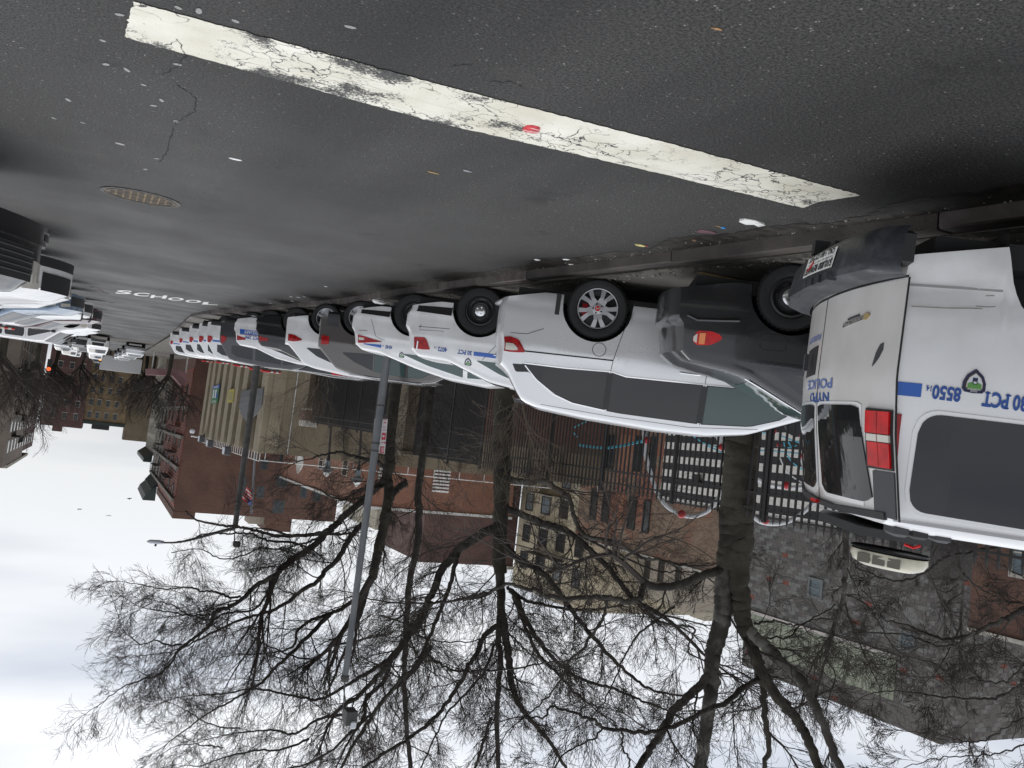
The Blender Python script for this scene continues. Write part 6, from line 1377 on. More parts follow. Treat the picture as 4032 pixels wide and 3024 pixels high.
for p in ([(1180, 330), (1140, 400), (1060, 440), (960, 495), (950, 560), (1010, 630)], [(1030, 755), (1300, 792), (1500, 790), (1700, 755), (1950, 705)], [(1030, 735), (1300, 772), (1500, 770), (1700, 735), (1950, 690)]):
    b = MB(); b.tube(pathG(p, 20.3, f2), .016, 6); b.obj('cyan_rail', PCY, pg, 50)
for (x, y, r_) in ((405, 232, .085), (785, 1035, .10), (1225, 305, .09), (1787, 132, .07), (1845, 282, .06), (1925, 722, .095), (1697, 1110, .085), (2080, 402, .06), (2092, 185, .06)):
    c = GF.dep(2400+x/2.765, 1650+y/2.765, 19.95); b = MB(); b.lathe([(.0001, -r_)]+[(r_*math.cos(a), r_*math.sin(a)) for a in np.linspace(-1.3, 1.3, 7)]+[(.0001, r_)], 12, 'z', tuple(c)); b.obj('joint_ball', PRD, pg, 60)
cl = thing('climbing_wall', 'dark round climbing panel beside the white arches', 'panel'); P = [GF.dep(*((2700+x/3.017, 1600+y/3.017)), 20.6) for x, y in ((1180, 120), (1370, 110), (1375, 360), (1300, 365), (1220, 320), (1185, 240))]
b = MB(); b.prism([tuple(p) for p in P], tuple(GF.fw*.08)); b.obj('panel', pm('panel_black', (.02, .022, .026), .5), cl)

# ------------------------------------------------------------------ poles, signs, flag, birds
GALV = pm('galvanised_steel', (.115, .125, .135), .55, metal=.35, col2=(.17, .175, .18), vs=6, t0=.35, t1=.65, stretch=(1, 1, .35))
GALD = pm('dark_galvanised', (.045, .044, .042), .6, col2=(.075, .072, .068), vs=5)
def pole(name, label, base, top, r0, r1, mat, cat='street light'):
    t = thing(name, label, cat); P = [np.array(base)+(np.array(top)-np.array(base))*k_ for k_ in np.linspace(0, 1, 9)]
    b = MB(); b.tube(P, np.linspace(r0, r1, 9), 8); b.obj('pole_shaft', mat, t, 50); return t
p1b = GF.at(1527, 1385, 1, 16.2); p1t = GF.at(1358, 2672, 1, 16.2); p1b = p1b-(p1t-p1b)*.16
PL = pole('street_light_pole', 'tall grey galvanised octagonal pole with parking sign, standing between parked cars', p1b, p1t, .088, .062, GALV)
for py, h_ in ((1597, .018), (1745, .02), (1775, .02)):
    t = (py-1385)/(2672-1385); c = GF.at(1527+(1358-1527)*t, py, 1, 16.2); b = MB(); b.lathe([(.083, -h_), (.085, 0), (.083, h_)], 12, 'z', tuple(c)); b.obj('clamp_band', GALD, PL)
b = MB(); c = p1t; b.lathe([(.08, -.06), (.085, 0), (.08, .05), (.0001, .07)], 12, 'z', tuple(c)); b.obj('pole_collar', GALD, PL)
a = GF.at(1364, 2740, 1, 16.2); b = MB(); b.tube([c, GF.at(1356, 2720, 1, 16.2), GF.at(1352, 2800, 1, 16.2)], .014, 6); b.obj('camera_stem', GALD, PL)
c = GF.at(1378, 2825, 1, 16.1); b = MB(); b.bbox((c[0]-.10, c[1]-.16, c[2]-.17), (c[0]+.12, c[1]+.12, c[2]+.12), .02); cb3 = b.obj('camera_box', GALD, PL)
b = MB(); b.bbox((c[0]-.08, c[1]-.20, c[2]+.02), (c[0]+.02, c[1]+.0, c[2]+.16), .02); b.obj('camera_hood', PALE, cb3)
# parking sign, edge behind the pole
sp_ = thing('parking_sign', 'narrow red and white parking sign strapped behind the grey pole', 'sign')
zs = lambda x, y: (1300+x/4.1475, 1500+y/4.1475)
def sq(pts, off, mat, nm, par):
    P = [GF.at(*zs(*p), 1, 16.33) for p in pts]; b = MB(); b.prism([tuple(p+np.array([0, -off-.003, 0])) for p in P], (0, .003, 0)); return b.obj(nm, mat, par)
SW = pm('sign_white', (.58, .57, .57), .5); SR = pm('sign_red', (.45, .02, .045), .5)
sq([(728, 615), (940, 622), (890, 1190), (672, 1160)], 0, SW, 'sign_plate', sp_)
sq([(865, 630), (928, 632), (926, 640), (864, 638)], .006, SR, 'border_line', sp_)
sq([(848, 848), (910, 850), (900, 962), (835, 960)], .006, SR, 'red_square', sp_)
sq([(820, 1070), (884, 1072), (876, 1178), (808, 1172)], .006, SR, 'red_square', sp_)
star = []
for i in range(10):
    r_ = 32 if i % 2 == 0 else 12; a_ = math.pi*i/5-.1+math.pi/2; star.append((868+r_*math.cos(a_), 902+r_*math.sin(a_)))
sq(star, .012, SW, 'star_symbol', sp_)
ring = [(850+26*math.cos(a_), 1122+38*math.sin(a_)) for a_ in np.linspace(0, 6.2832, 21)]+[(850+20*math.cos(a_), 1122+31*math.sin(a_)) for a_ in np.linspace(6.2832, 0, 21)]
sq(ring, .012, SW, 'no_parking_ring', sp_)
sq([(858, 1098), (852, 1148), (846, 1148), (842, 1135), (848, 1098)], .012, SW, 'letter_stroke', sp_)
for y0 in (668, 997): sq([(830+.0*(y0), y0+5), (885, y0+7), (885, y0-10), (908, y0+12), (885, y0+34), (885, y0+19), (832, y0+17)] if y0 > 900 else [(872, y0+5), (893, y0+7), (893, y0-8), (913, y0+12), (893, y0+32), (893, y0+19), (872, y0+17)], .006, SR, 'arrow', sp_)
for y0, s_ in ((735, 'Dept'), (785, 'Police')):
    V, Fc = textmesh(s_, 28, .62, .0); P0 = lambda v: GF.at(*zs(912-v[0]*1.0, y0+28-v[1]), 1, 16.32); b = MB(); b.add([tuple(P0(v)) for v in V], Fc); b.obj('lettering', SR, sp_)
# second lamp standard with long arm
p2b = GF.at(1028, 1320, 1, 28.); p2t = GF.at(925, 2080, 1, 28.)
P2 = pole('street_lamp', 'brown-grey lamp standard with long curved arm reaching over the road', p2b-(p2t-p2b)*.12, p2t, .125, .085, GALD, 'street light')
arm = [p2t, GF.at(880, 2090, 1, 28.), GF.at(800, 2112, 1, 28.), GF.at(730, 2130, 1, 28.), GF.at(690, 2136, 1, 28.), GF.at(640, 2137, 1, 28.)]
b = MB(); b.tube(smooth(arm, 5), np.linspace(.06, .025, 26), 6); b.obj('arm', GALD, P2, 50)
b = MB(); h0 = GF.at(645, 2136, 1, 28.); h1 = GF.at(578, 2132, 1, 28.); v = []
b.tube([h0, h0+(h1-h0)*.3, h0+(h1-h0)*.8, h1], [.05, .07, .065, .02], 8); hd = b.obj('lamp_head', PALE, P2, 50)
b = MB(); c = GF.at(613, 2143, 1, 28.); b.box((c[0]-.03, c[1]-.03, c[2]-.03), (c[0]+.03, c[1]+.03, c[2]+.06)); b.obj('photocell', GALD, hd)
b = MB(); b.tube([p2t, GF.at(922, 2140, 1, 28.)], .02, 6); b.obj('stem', GALD, P2); c = GF.at(932, 2142, 1, 28.)
b = MB(); b.bbox((c[0]-.11, c[1]-.1, c[2]-.09), (c[0]+.11, c[1]+.1, c[2]+.10), .03); b.obj('camera_box', GALD, P2)
# station lanterns
def lantern(px0, py0, px1, py1, Y, label):
    a, c = GF.at(px0, py0, 1, Y), GF.at(px1, py1, 1, Y); t = thing('lantern_post', label, 'lamp post'); b = MB(); b.tube([a-(c-a)*.2, c], .075, 8); b.obj('post', IRONB, t)
    for nm, r0, r1, z0, z1, mt in (('neck', .22, .28, 0, .5, IRONB), ('lamp_glass', .36, .42, .5, 1.25, PANEL), ('lamp_roof', .95, .55, 1.25, 1.7, IRONB), ('roof_cap', .6, .1, 1.7, 2.2, WTRIM)):
        b = MB(); b.lathe([(r0*.45, z0*.6), (r1*.45, z1*.6), (.0001, z1*.6)], 10, 'z', tuple(c)); b.obj(nm, mt, t)
lantern(1434, 1500, 1414, 1832, 50, 'black lantern post with white-capped lamp just left of the grey pole')
lantern(1305, 1660, 1295, 1795, 52, 'short black lantern post in front of the station roof edge')
lp2 = [GF.at(1420, 1500, 1, 55), GF.at(1384, 1850, 1, 55)]
# flag
fl = thing('flag', 'red and white striped flag with blue canton hanging behind the lamp standard', 'flag'); fp = lambda u, v: GF.dep(550+ (1255+(1205-1185)*0+ (1310-1255)*0)/2.949, 1, 1)
q00, q10, q11, q01 = (1185, 185), (1290, 280), (1320, 120), (1245, 55)   # free corner low, hoist low, hoist high, free high in the crop
def FP(u, v, d=0):   # u 0 free edge..1 hoist, v 0 canton end..1
    x = (q00[0]*(1-u)+q10[0]*u)*(1-v)+(q01[0]*(1-u)+q11[0]*u)*v; y = (q00[1]*(1-u)+q10[1]*u)*(1-v)+(q01[1]*(1-u)+q11[1]*u)*v
    return GF.dep(550+x/2.949, 1900+y/2.949, 92-.5*math.sin(u*5+v*7)-d)
FR = pm('flag_red', (.50, .03, .045), .8); FB = pm('flag_blue', (.02, .03, .12), .8)
for i in range(9):
    b = MB()
    for k_ in range(6):
        u0, u1 = k_/6, (k_+1)/6; v0, v1 = i/9, (i+1)/9
        b.quad(*[tuple(FP(*p)) for p in ((u0, v0), (u1, v0), (u1, v1), (u0, v1))])
    b.obj('stripe', FR if i % 2 == 0 else WTRIM, fl)
b = MB(); b.quad(*[tuple(FP(*p, d=.15)) for p in ((.62, 0), (1, 0), (1, .42), (.62, .42))]); b.obj('canton', FB, fl)
b = MB(); a0 = GF.dep(1006, 1760, 92.3); a1 = GF.dep(990, 2022, 92.3); b.tube([a0, a1], .13, 8); b.obj('flagpole', GALV, fl)
# traffic lights at the crossing
def tl(px, py, D, col, label, s_=1.):
    c = GF.dep(px, py, D); t = thing('traffic_light', label, 'traffic light', T(*c)); b = MB(); b.bbox((-.3*s_, -.2, -1.0*s_), (.3*s_, .2, 1.0*s_), .05); b.obj('housing', IRONB, t)
    b = MB(); b.lathe([(.0001, -.32), (.24*s_, -.30), (.27*s_, -.2)], 14, 'y', (0, 0, .45*s_)); b.obj('lit_lens', pm('lit_'+str(px), col, .3, emis=(col, 1.4)), t)
    b = MB(); b.tube([(0, .1, .5), (2.5, .1, .6), (2.6, .1, -7)], .1, 6); b.obj('mast', GALD, t)
tl(194, 1441, 120, (1, .12, .03), 'red traffic signal hanging over the right kerb far away'); tl(396, 1409, 140, (1, .45, .05), 'amber lit traffic signal glowing over the far end of the street', .7)
for i, (px, py, s_) in enumerate([(510, 1961, 1.2), (313, 2003, 1.1), (428, 2028, 1.)]):
    c = GF.dep(px, py, 60); t = thing('bird', ['dark bird flying highest beside the tenement parapet', 'dark bird flying nearest the left frame edge', 'dark bird flying between the other two'][i], 'bird', T(*c) @ Rz(.6*i)); s_ *= .28
    b = MB(); b.tube([(-.5*s_, 0, 0), (-.2*s_, 0, .02), (.25*s_, 0, .03), (.55*s_, 0, .06)], [.02, .08*s_, .09*s_, .01], 6); b.obj('bird_body', IRONB, t)
    for sg in (1, -1): b = MB(); b.add([(-.15*s_, 0, .03), (.2*s_, 0, .04), (.1*s_, sg*.5*s_, .3*s_), (-.2*s_, sg*.9*s_, .12*s_)], [(0, 1, 2, 3)]); b.obj('wing', IRONB, t)

# ------------------------------------------------------------------ trees
BARK = pm('plane_bark', (.024, .021, .017), .9, col2=(.060, .056, .046), vs=3.2, t0=.48, t1=.66, bump=.6, bs=22, det=7)
BARKL = pm('pale_plane_bark', (.035, .032, .026), .9, col2=(.115, .11, .095), vs=2.6, t0=.46, t1=.62, bump=.5, bs=22, det=7)
TWIG = pm('twig_bark', (.040, .032, .026), .9); BARKD = pm('dark_wet_bark', (.018, .015, .010), .9, col2=(.040, .036, .024), vs=2.5, bump=.6, bs=18)
TR = random.Random(3)
def perp(t):
    a = Vector((TR.gauss(0, 1), TR.gauss(0, 1), TR.gauss(0, 1))); a = a - t*a.dot(t); return a.normalized()
def grow(mbs, p, d, L_, r, lvl, up=.25):
    """crooked branch with children; lvl 1 bough .. 3 twig"""
    n = (7, 6, 4)[lvl-1] if lvl <= 3 else 3; P = [p]; q = p.copy(); d = d.normalized(); st = L_/n
    for i in range(n):
        d = (d + Vector((TR.gauss(0, 1), TR.gauss(0, 1), TR.gauss(0, 1)))*(.13 if lvl < 3 else .15) + Vector((0, 0, up*.10))).normalized(); q = q + d*st; P.append(q.copy())
    R_ = np.linspace(r, max(.0026, r*.28), n+1)
    mbs[min(lvl, 3)-1].tube([tuple(v) for v in P], R_, 5 if lvl == 1 else 3, False)
    if lvl >= 4: return
    nc = {1: 9, 2: 6, 3: 3}[lvl]
    for k_ in range(nc):
        t = .18+.82*(k_+TR.random())/nc; i = min(int(t*n), n-1); pp = P[i].lerp(P[i+1], t*n-i); dd = (P[i+1]-P[i]).normalized()
        nd = (dd*TR.uniform(.8, 1.3)+perp(dd)*TR.uniform(.4, .85)+Vector((0, 0, up*.35))).normalized()
        cr_ = R_[i]*.6
        grow(mbs, pp, nd, L_*TR.uniform(.38, .70)*(1.15-.4*t), max(.0030, cr_), lvl+1, up)
zA = lambda x, y: (1900+x/1.7015, 1700+y/1.7015)      # crop coordinate helpers for limb tracing
zB = lambda x, y: (1500+x/1.3825, 2100+y/1.3825)
zC = lambda x, y: (3000+x/2.0736, 2224+y/2.0736)
zD = lambda x, y: (200+x/1.4747, 2000+y/1.4747)
zE = lambda x, y: (1100+x/2.4578, 1750+y/2.4578)
zF = lambda x, y: (x, y)
def tree(name, label, limbs, mat=BARK, dens=2.2, blen=1.0, seed=1, up=.25, twigs=True):
    TR.seed(seed); t = thing(name, label, 'tree'); mbs = (MB(), MB(), MB()); dens *= 1.22
    for idx, (f, pts, D0, D1, w0, w1, *o) in enumerate(limbs):
        opt = o[0] if o else {}
        n = len(pts); P = np.array([GF.dep(*f(*p), D0+(D1-D0)*i/(n-1)) for i, p in enumerate(pts)])
        if idx == 0: P = np.vstack([[P[0][0]+.02, P[0][1], gz(P[0][0], P[0][1])-.3], P]); w0 *= 1.12   # root the trunk in the ground
        Q = smooth(P, 6)
        Q[1:-1] += rng.normal(0, .012, (len(Q)-2, 3)); m = len(Q); ww = np.linspace(w0, w1, m)/2*(.84 if w0 < 60 else 1); Ds = np.linspace(D0, D1, m)
        R_ = ww*Ds/F*(1+rng.normal(0, .018, m)); b = MB(); b.tube(Q, R_, 12 if w0 > 45 else 8)
        b.obj(opt.get('nm', 'trunk' if idx == 0 else 'limb'), opt.get('mat', mat), t, 80)
        if not twigs or opt.get('bare'): continue
        s_ = 0; L_ = np.linalg.norm(np.diff(Q, axis=0), axis=1); cum = np.concatenate([[0], np.cumsum(L_)]); tot = cum[-1]; s_ = TR.uniform(.2, .5)
        while s_ < tot:
            i = int(np.searchsorted(cum, s_))-1; i = max(0, min(i, m-2)); u = (s_-cum[i])/max(L_[i], 1e-6); p = Vector(Q[i]*(1-u)+Q[i+1]*u); d = Vector(Q[i+1]-Q[i]).normalized(); r = R_[i]; fr_ = s_/tot
            nd = (d*TR.uniform(.2, .8)+perp(d)*.9+Vector((0, 0, up))).normalized()
            grow(mbs, p, nd, blen*TR.uniform(.5, 1.8)*(1-.5*fr_), min(r*.40, .022), 1, up)
            s_ += TR.uniform(.5, 1.1)/dens/(opt.get('d', 1))
        if w1 < 22: grow(mbs, Vector(Q[-1]), Vector(Q[-1]-Q[-2]), blen*.75, R_[-1], 1, up)
        else: grow(mbs, Vector(Q[-1]), Vector(Q[-1]-Q[-2]), 3.2, R_[-1], 1, up)   # thick leaders taper off above
    for nm, b, mt in (('boughs', mbs[0], TWIG), ('branchlets', mbs[1], TWIG), ('twigs', mbs[2], TWIG)):
        if b.v: b.obj(nm, mt, t, kind='stuff')
    return t
tree('plane_tree', 'thick mottled plane tree right behind the spear fence, forking above it', [
    (zA, [(1770, -260), (1750, -120), (1745, 0), (1735, 150), (1725, 300), (1715, 450), (1700, 560), (1700, 680), (1690, 800), (1680, 900)], 14.5, 14.5, 128, 132, dict(bare=1, mat=BARKD)),
    (zB, [(1900, 60), (1880, 200), (1868, 330), (1865, 450), (1835, 560), (1810, 650), (1803, 760), (1800, 850), (1770, 1050), (1735, 1300)], 14.6, 14.3, 84, 48, dict(mat=BARKL, d=.5)),
    (zB, [(1945, 80), (1950, 250), (1960, 380), (1970, 450), (1985, 530)], 14.4, 14.2, 82, 62, dict(mat=BARKD, bare=1)),
    (zF, [(2930, 2470), (2980, 2510), (3040, 2570), (3096, 2624), (3164, 2697), (3212, 2779), (3260, 2899), (3313, 3040)], 14.2, 13.4, 56, 38, dict(mat=BARKL, d=.6)),
    (zF, [(2936, 2480), (2965, 2560), (3000, 2639), (3048, 2726), (3111, 2803), (3159, 2865), (3193, 2938), (3235, 3040)], 14.3, 13.9, 58, 42, dict(mat=BARKD, d=.5)),
    (zF, [(2960, 2560), (2985, 2650), (3004, 2700), (3012, 2823), (3026, 2932), (3004, 3040)], 14.3, 14.6, 42, 22, dict(mat=BARKD)),
    (zB, [(1850, 200), (1770, 222), (1700, 250), (1600, 285), (1500, 292), (1430, 266)], 14.5, 13.6, 40, 34, dict(d=.6)),
    (zB, [(1432, 262), (1425, 300), (1412, 350), (1380, 368), (1330, 370), (1230, 350), (1100, 350), (960, 352), (830, 312), (700, 280), (560, 330), (430, 360)], 13.6, 12.6, 34, 13),
    (zB, [(1790, 760), (1680, 880), (1590, 970), (1540, 1060), (1500, 1130), (1440, 1220), (1390, 1300)], 14.4, 13.2, 44, 33, dict(mat=BARKL, d=.7)),
    (zB, [(2060, 790), (1960, 850), (1880, 920), (1760, 970), (1620, 1040), (1500, 1075), (1380, 1080), (1220, 1060), (1140, 1010), (1000, 965), (920, 950), (890, 1000), (790, 1000)], 14.3, 12.6, 27, 8),
    (zB, [(1220, 1060), (1130, 1130), (1000, 1200), (930, 1290)], 12.9, 12.4, 10, 7), (zB, [(1310, 1085), (1315, 1160), (1350, 1230), (1350, 1290)], 13, 13, 10, 7),
    (zB, [(1230, 360), (1210, 450), (1120, 600), (1020, 700), (980, 800), (900, 900), (800, 990)], 13.2, 12.8, 16, 7),
    (zB, [(1600, 400), (1520, 460), (1430, 530), (1350, 620), (1300, 730), (1250, 850), (1180, 960)], 14.0, 13.2, 12, 6),
    (zB, [(1470, 480), (1600, 500), (1705, 515), (1680, 600), (1675, 660), (1780, 700), (1840, 770)], 13.4, 14.2, 13, 6),
    (zC, [(-60, 480), (60, 460), (200, 480), (320, 490), (420, 430), (540, 380), (600, 320)], 14.6, 16, 12, 4), (zC, [(-60, 610), (100, 600), (240, 580), (320, 500), (420, 590), (540, 590)], 14.6, 16, 10, 4),
    ], dens=1.0, blen=1.25, seed=4)
tree('plane_tree', 'second mottled plane tree along the fence with many radiating limbs', [
    (zA, [(150, -250), (140, -100), (132, 50), (130, 200), (130, 300), (130, 400), (122, 550), (118, 700), (115, 800), (122, 950)], 21, 20.6, 76, 50, dict(bare=1, mat=BARKD)),
    (zB, [(640, 120), (650, 270), (655, 400), (680, 560), (700, 720), (720, 850), (760, 940), (800, 1000), (850, 1060), (930, 1150), (1010, 1290)], 20.6, 20, 46, 14, dict(mat=BARK)),
    (zB, [(650, 380), (640, 560), (650, 700), (640, 850), (630, 1000), (640, 1300)], 20.5, 20.2, 30, 22),
    (zB, [(680, 60), (700, 95), (760, 150), (860, 200), (930, 270), (990, 350), (1060, 450), (1150, 560), (1230, 650), (1300, 720), (1380, 790), (1470, 850), (1600, 880), (1750, 890)], 20.4, 18.5, 36, 8),
    (zA, [(170, 320), (230, 328), (300, 340), (400, 330), (480, 370), (580, 440), (610, 560), (650, 650), (720, 710), (850, 730), (960, 780), (1080, 850), (1200, 860), (1300, 890), (1420, 900), (1530, 895)], 20.8, 18, 30, 9, dict(mat=BARKL)),
    (zA, [(170, 520), (300, 570), (420, 620), (530, 650), (620, 700), (720, 790), (830, 900), (930, 1020), (980, 1085), (1050, 1150)], 20.7, 18.8, 34, 22),
    (zA, [(640, 690), (740, 735), (860, 800), (1000, 860), (1160, 930), (1300, 940), (1440, 940)], 19.6, 18.6, 14, 6),
    (zB, [(650, -40), (560, 0), (460, 60), (390, 130), (330, 200), (290, 300), (230, 420), (180, 520), (110, 620), (50, 700), (-30, 790), (-120, 880), (-230, 960)], 20.6, 18.4, 46, 18),
    (zB, [(420, 110), (405, 170), (380, 260), (340, 380), (290, 500), (240, 620), (180, 730), (100, 800), (0, 930), (-110, 1040), (-200, 1180)], 19.8, 18.2, 24, 10),
    (zB, [(650, 290), (560, 340), (430, 362), (300, 375), (150, 380), (0, 370), (-140, 330)], 20.3, 18.6, 14, 6),
    (zB, [(700, 310), (740, 350), (770, 430), (830, 540), (900, 640), (980, 720), (1090, 790), (1250, 840), (1400, 900), (1550, 960)], 20.2, 18.4, 26, 9),
    (zB, [(720, 340), (790, 520), (850, 650), (960, 760), (1060, 870), (1140, 930)], 20.2, 19, 20, 9), (zB, [(690, 290), (780, 360), (900, 390), (1040, 415), (1180, 415)], 20.2, 19, 17, 12),
    (zB, [(630, 500), (560, 560), (530, 640), (480, 720), (410, 850), (330, 960), (240, 1050), (130, 1130), (0, 1210), (-110, 1290)], 20.4, 19, 26, 12),
    (zB, [(620, 600), (570, 740), (480, 850), (360, 980), (300, 1100), (210, 1290)], 20.6, 19.4, 14, 7), (zB, [(600, 1000), (560, 1130), (510, 1290)], 20.4, 20, 18, 12),
    (zB, [(240, 640), (300, 700), (420, 750), (560, 745), (700, 740), (860, 710), (1020, 690)], 19, 18.5, 12, 7), (zB, [(130, 380), (240, 330), (330, 330)], 18.9, 19, 8, 5),
    (zB, [(100, 370), (150, 500), (210, 560), (330, 590), (480, 590), (600, 560)], 19, 19, 9, 5), (zB, [(0, 450), (130, 490), (220, 560)], 18.8, 18.8, 10, 6),
    ], dens=1.5, blen=1.35, seed=9)
tree('plane_tree', 'third plane tree half hidden behind the grey pole, its limbs fanning far over the road', [
    (zE, [(1085, -240), (1075, -60), (1070, 60), (1065, 200), (1040, 330), (1060, 430), (1050, 560), (1020, 700), (1000, 850), (960, 1000), (930, 1150), (900, 1290)], 25, 24.4, 50, 42, dict(mat=BARKD)),
    (zE, [(1050, 290), (1000, 200), (900, 160), (780, 130), (660, 100), (570, 70), (480, 90), (380, 110), (300, 140)], 24.8, 22.8, 22, 7, dict(mat=BARK)),
    (zE, [(1060, 330), (960, 400), (850, 500), (760, 580), (660, 660), (560, 760), (470, 840), (360, 960), (220, 1060), (100, 1130), (0, 1220)], 24.8, 23, 34, 28),
    (zD, [(1330, 370), (1290, 400), (1180, 460), (1120, 520), (1050, 570), (960, 600), (930, 670), (850, 740), (780, 790), (740, 830), (700, 900), (620, 970), (490, 1010), (390, 1060), (300, 1130)], 22.8, 21, 26, 4, dict(d=1.5)),
    (zD, [(1810, 90), (1740, 170), (1670, 290), (1590, 370), (1540, 430), (1440, 490), (1370, 550), (1270, 600), (1130, 640), (990, 700), (850, 770), (720, 830), (600, 850)], 24.5, 21.5, 30, 4, dict(d=1.4)),
    (zD, [(1280, 400), (1260, 490), (1180, 590), (1020, 610), (930, 650), (800, 620), (640, 600), (540, 580)], 22.8, 21.4, 13, 4, dict(d=1.5)), (zD, [(1100, 515), (1040, 520), (960, 490), (880, 480), (810, 460), (720, 465), (620, 470), (500, 440)], 22.6, 21, 12, 4, dict(d=1.5)),
    (zD, [(990, 600), (870, 625), (780, 610), (700, 560), (600, 540)], 22.4, 21.4, 10, 4, dict(d=1.5)), (zD, [(760, 790), (690, 800), (600, 770), (520, 790), (430, 720)], 21.9, 21, 10, 4, dict(d=1.5)),
    (zE, [(470, 830), (330, 870), (180, 880), (60, 870), (-60, 830)], 23.6, 23, 18, 8), (zE, [(430, 870), (300, 940), (180, 970), (60, 1010)], 23.6, 23, 13, 6),
    (zE, [(1080, 380), (950, 420), (850, 410)], 24.8, 24, 16, 10), (zE, [(850, 500), (740, 525), (600, 535), (480, 500), (380, 430), (280, 400)], 24.4, 23, 11, 5, dict(d=.7)),
    (zD, [(780, 20), (850, 70), (1000, 100), (1090, 110), (1180, 130), (1300, 160), (1450, 160), (1580, 150)], 23.4, 23.6, 8, 18, dict(d=.8)),
    (zD, [(640, 200), (800, 190), (900, 150), (1030, 150), (1160, 150), (1260, 190), (1400, 200)], 23, 23.6, 4, 12, dict(d=1.1)), (zD, [(700, 260), (860, 240), (980, 290), (1080, 290), (1200, 240), (1330, 240)], 23, 23.6, 4, 8),
    ], dens=1.3, blen=1.5, seed=13)
tree('plane_tree', 'fourth plane tree just beyond the pole, with a tall pale straight stem', [
    (zD, [(2140, -130), (2140, 0), (2130, 200), (2090, 400), (2070, 600), (2060, 800), (2050, 950), (2055, 1100), (2070, 1300), (2090, 1540)], 26, 26, 34, 22),
    (zD, [(2070, -150), (2010, -110), (1980, -60), (1960, 0), (1940, 100), (1910, 250), (1880, 380), (1840, 470), (1810, 590), (1760, 700), (1700, 850), (1640, 1000)], 26.4, 25.4, 34, 12),
    (zD, [(1780, 525), (1680, 590), (1600, 620), (1500, 660), (1430, 720), (1410, 800), (1300, 840), (1180, 850)], 25.8, 24, 22, 6, dict(d=1.3)), (zD, [(1620, 620), (1540, 700), (1480, 760), (1380, 860), (1300, 930), (1230, 1010), (1150, 1060), (1050, 1120), (900, 1200), (780, 1290)], 25.2, 23, 22, 6, dict(d=1.4)),
    (zD, [(2212, 540), (2130, 680), (2060, 760), (1980, 860), (1900, 920), (1800, 980), (1700, 1040), (1560, 1110), (1400, 1090), (1200, 1050), (1000, 1080), (800, 1090)], 25, 23, 28, 5, dict(d=1.3)),
    (zD, [(1960, 920), (1940, 1000), (1830, 1110), (1820, 1220), (1740, 1300), (1640, 1400), (1500, 1480)], 24.6, 23.6, 24, 9, dict(d=1.2)), (zD, [(2212, 800), (2100, 950), (1980, 1060), (1880, 1180), (1810, 1300), (1740, 1400), (1680, 1530)], 24.4, 23.8, 22, 12),
    (zD, [(1160, 740), (1300, 820), (1450, 870), (1550, 870), (1640, 800), (1750, 780)], 23.4, 25, 6, 12), (zD, [(1700, 1200), (1550, 1230), (1420, 1310), (1300, 1290), (1150, 1300), (1000, 1320)], 23.8, 22.8, 15, 5, dict(d=1.5)),
    (zD, [(1500, 1340), (1350, 1400), (1180, 1410), (1000, 1450), (860, 1500)], 23.6, 22.8, 12, 5, dict(d=1.5)), (zD, [(1100, 1280), (980, 1270), (880, 1230), (760, 1160)], 23, 22.6, 8, 4, dict(d=1.6)), (zD, [(1000, 1390), (900, 1380), (830, 1370), (740, 1380)], 23, 22.6, 7, 4, dict(d=1.6)),
    ], dens=1.3, blen=1.5, seed=17)
tree('near_plane_tree', 'tree outside the right frame edge whose long boughs sweep in above the van roof', [
    (zC, [(2740, -1400), (2735, -600), (2725, 100), (2720, 700), (2710, 1300), (2690, 2000)], 11, 11, 110, 60, dict(bare=1, mat=BARKD)),
    (zC, [(2725, 60), (2600, 120), (2300, 300), (2140, 370), (2030, 420), (1900, 480), (1780, 540), (1650, 590), (1500, 600), (1380, 570), (1200, 500), (1000, 440)], 11, 13, 34, 6),
    (zC, [(1740, 540), (1600, 640), (1450, 665), (1250, 600), (1050, 560), (800, 560)], 12, 13, 16, 5), (zC, [(2720, 640), (2500, 820), (2250, 900), (2140, 960), (2000, 1050), (1850, 1100), (1650, 1090), (1400, 1070), (1100, 1030), (900, 1050)], 11, 13, 22, 5),
    (zC, [(2720, 560), (2400, 700), (2200, 780), (2060, 900), (1990, 960), (1800, 950), (1600, 920), (1400, 915)], 11.5, 13, 13, 5), (zC, [(2730, -250), (2300, -180), (1800, -120), (1500, -60), (1420, 0), (1300, 80), (1150, 130), (1000, 110), (860, 60), (760, 10)], 12.4, 13.4, 15, 6),
    (zC, [(2725, 380), (2400, 250), (2200, 130), (2000, 30), (1850, -60)], 11.6, 12.6, 9, 4), (zC, [(2715, 900), (2300, 1150), (2150, 1250), (1980, 1330), (1850, 1420), (1700, 1450), (1500, 1400), (1300, 1370)], 11.6, 13, 11, 4), (zC, [(2710, 1200), (2300, 1400), (2100, 1480), (1900, 1540), (1700, 1560), (1450, 1580), (1200, 1640)], 12, 13, 10, 4),
    ], dens=1.0, blen=.9, seed=21, up=.1)
SYC = (lambda x, y: (3400+x/3.318, 2000+y/3.318))
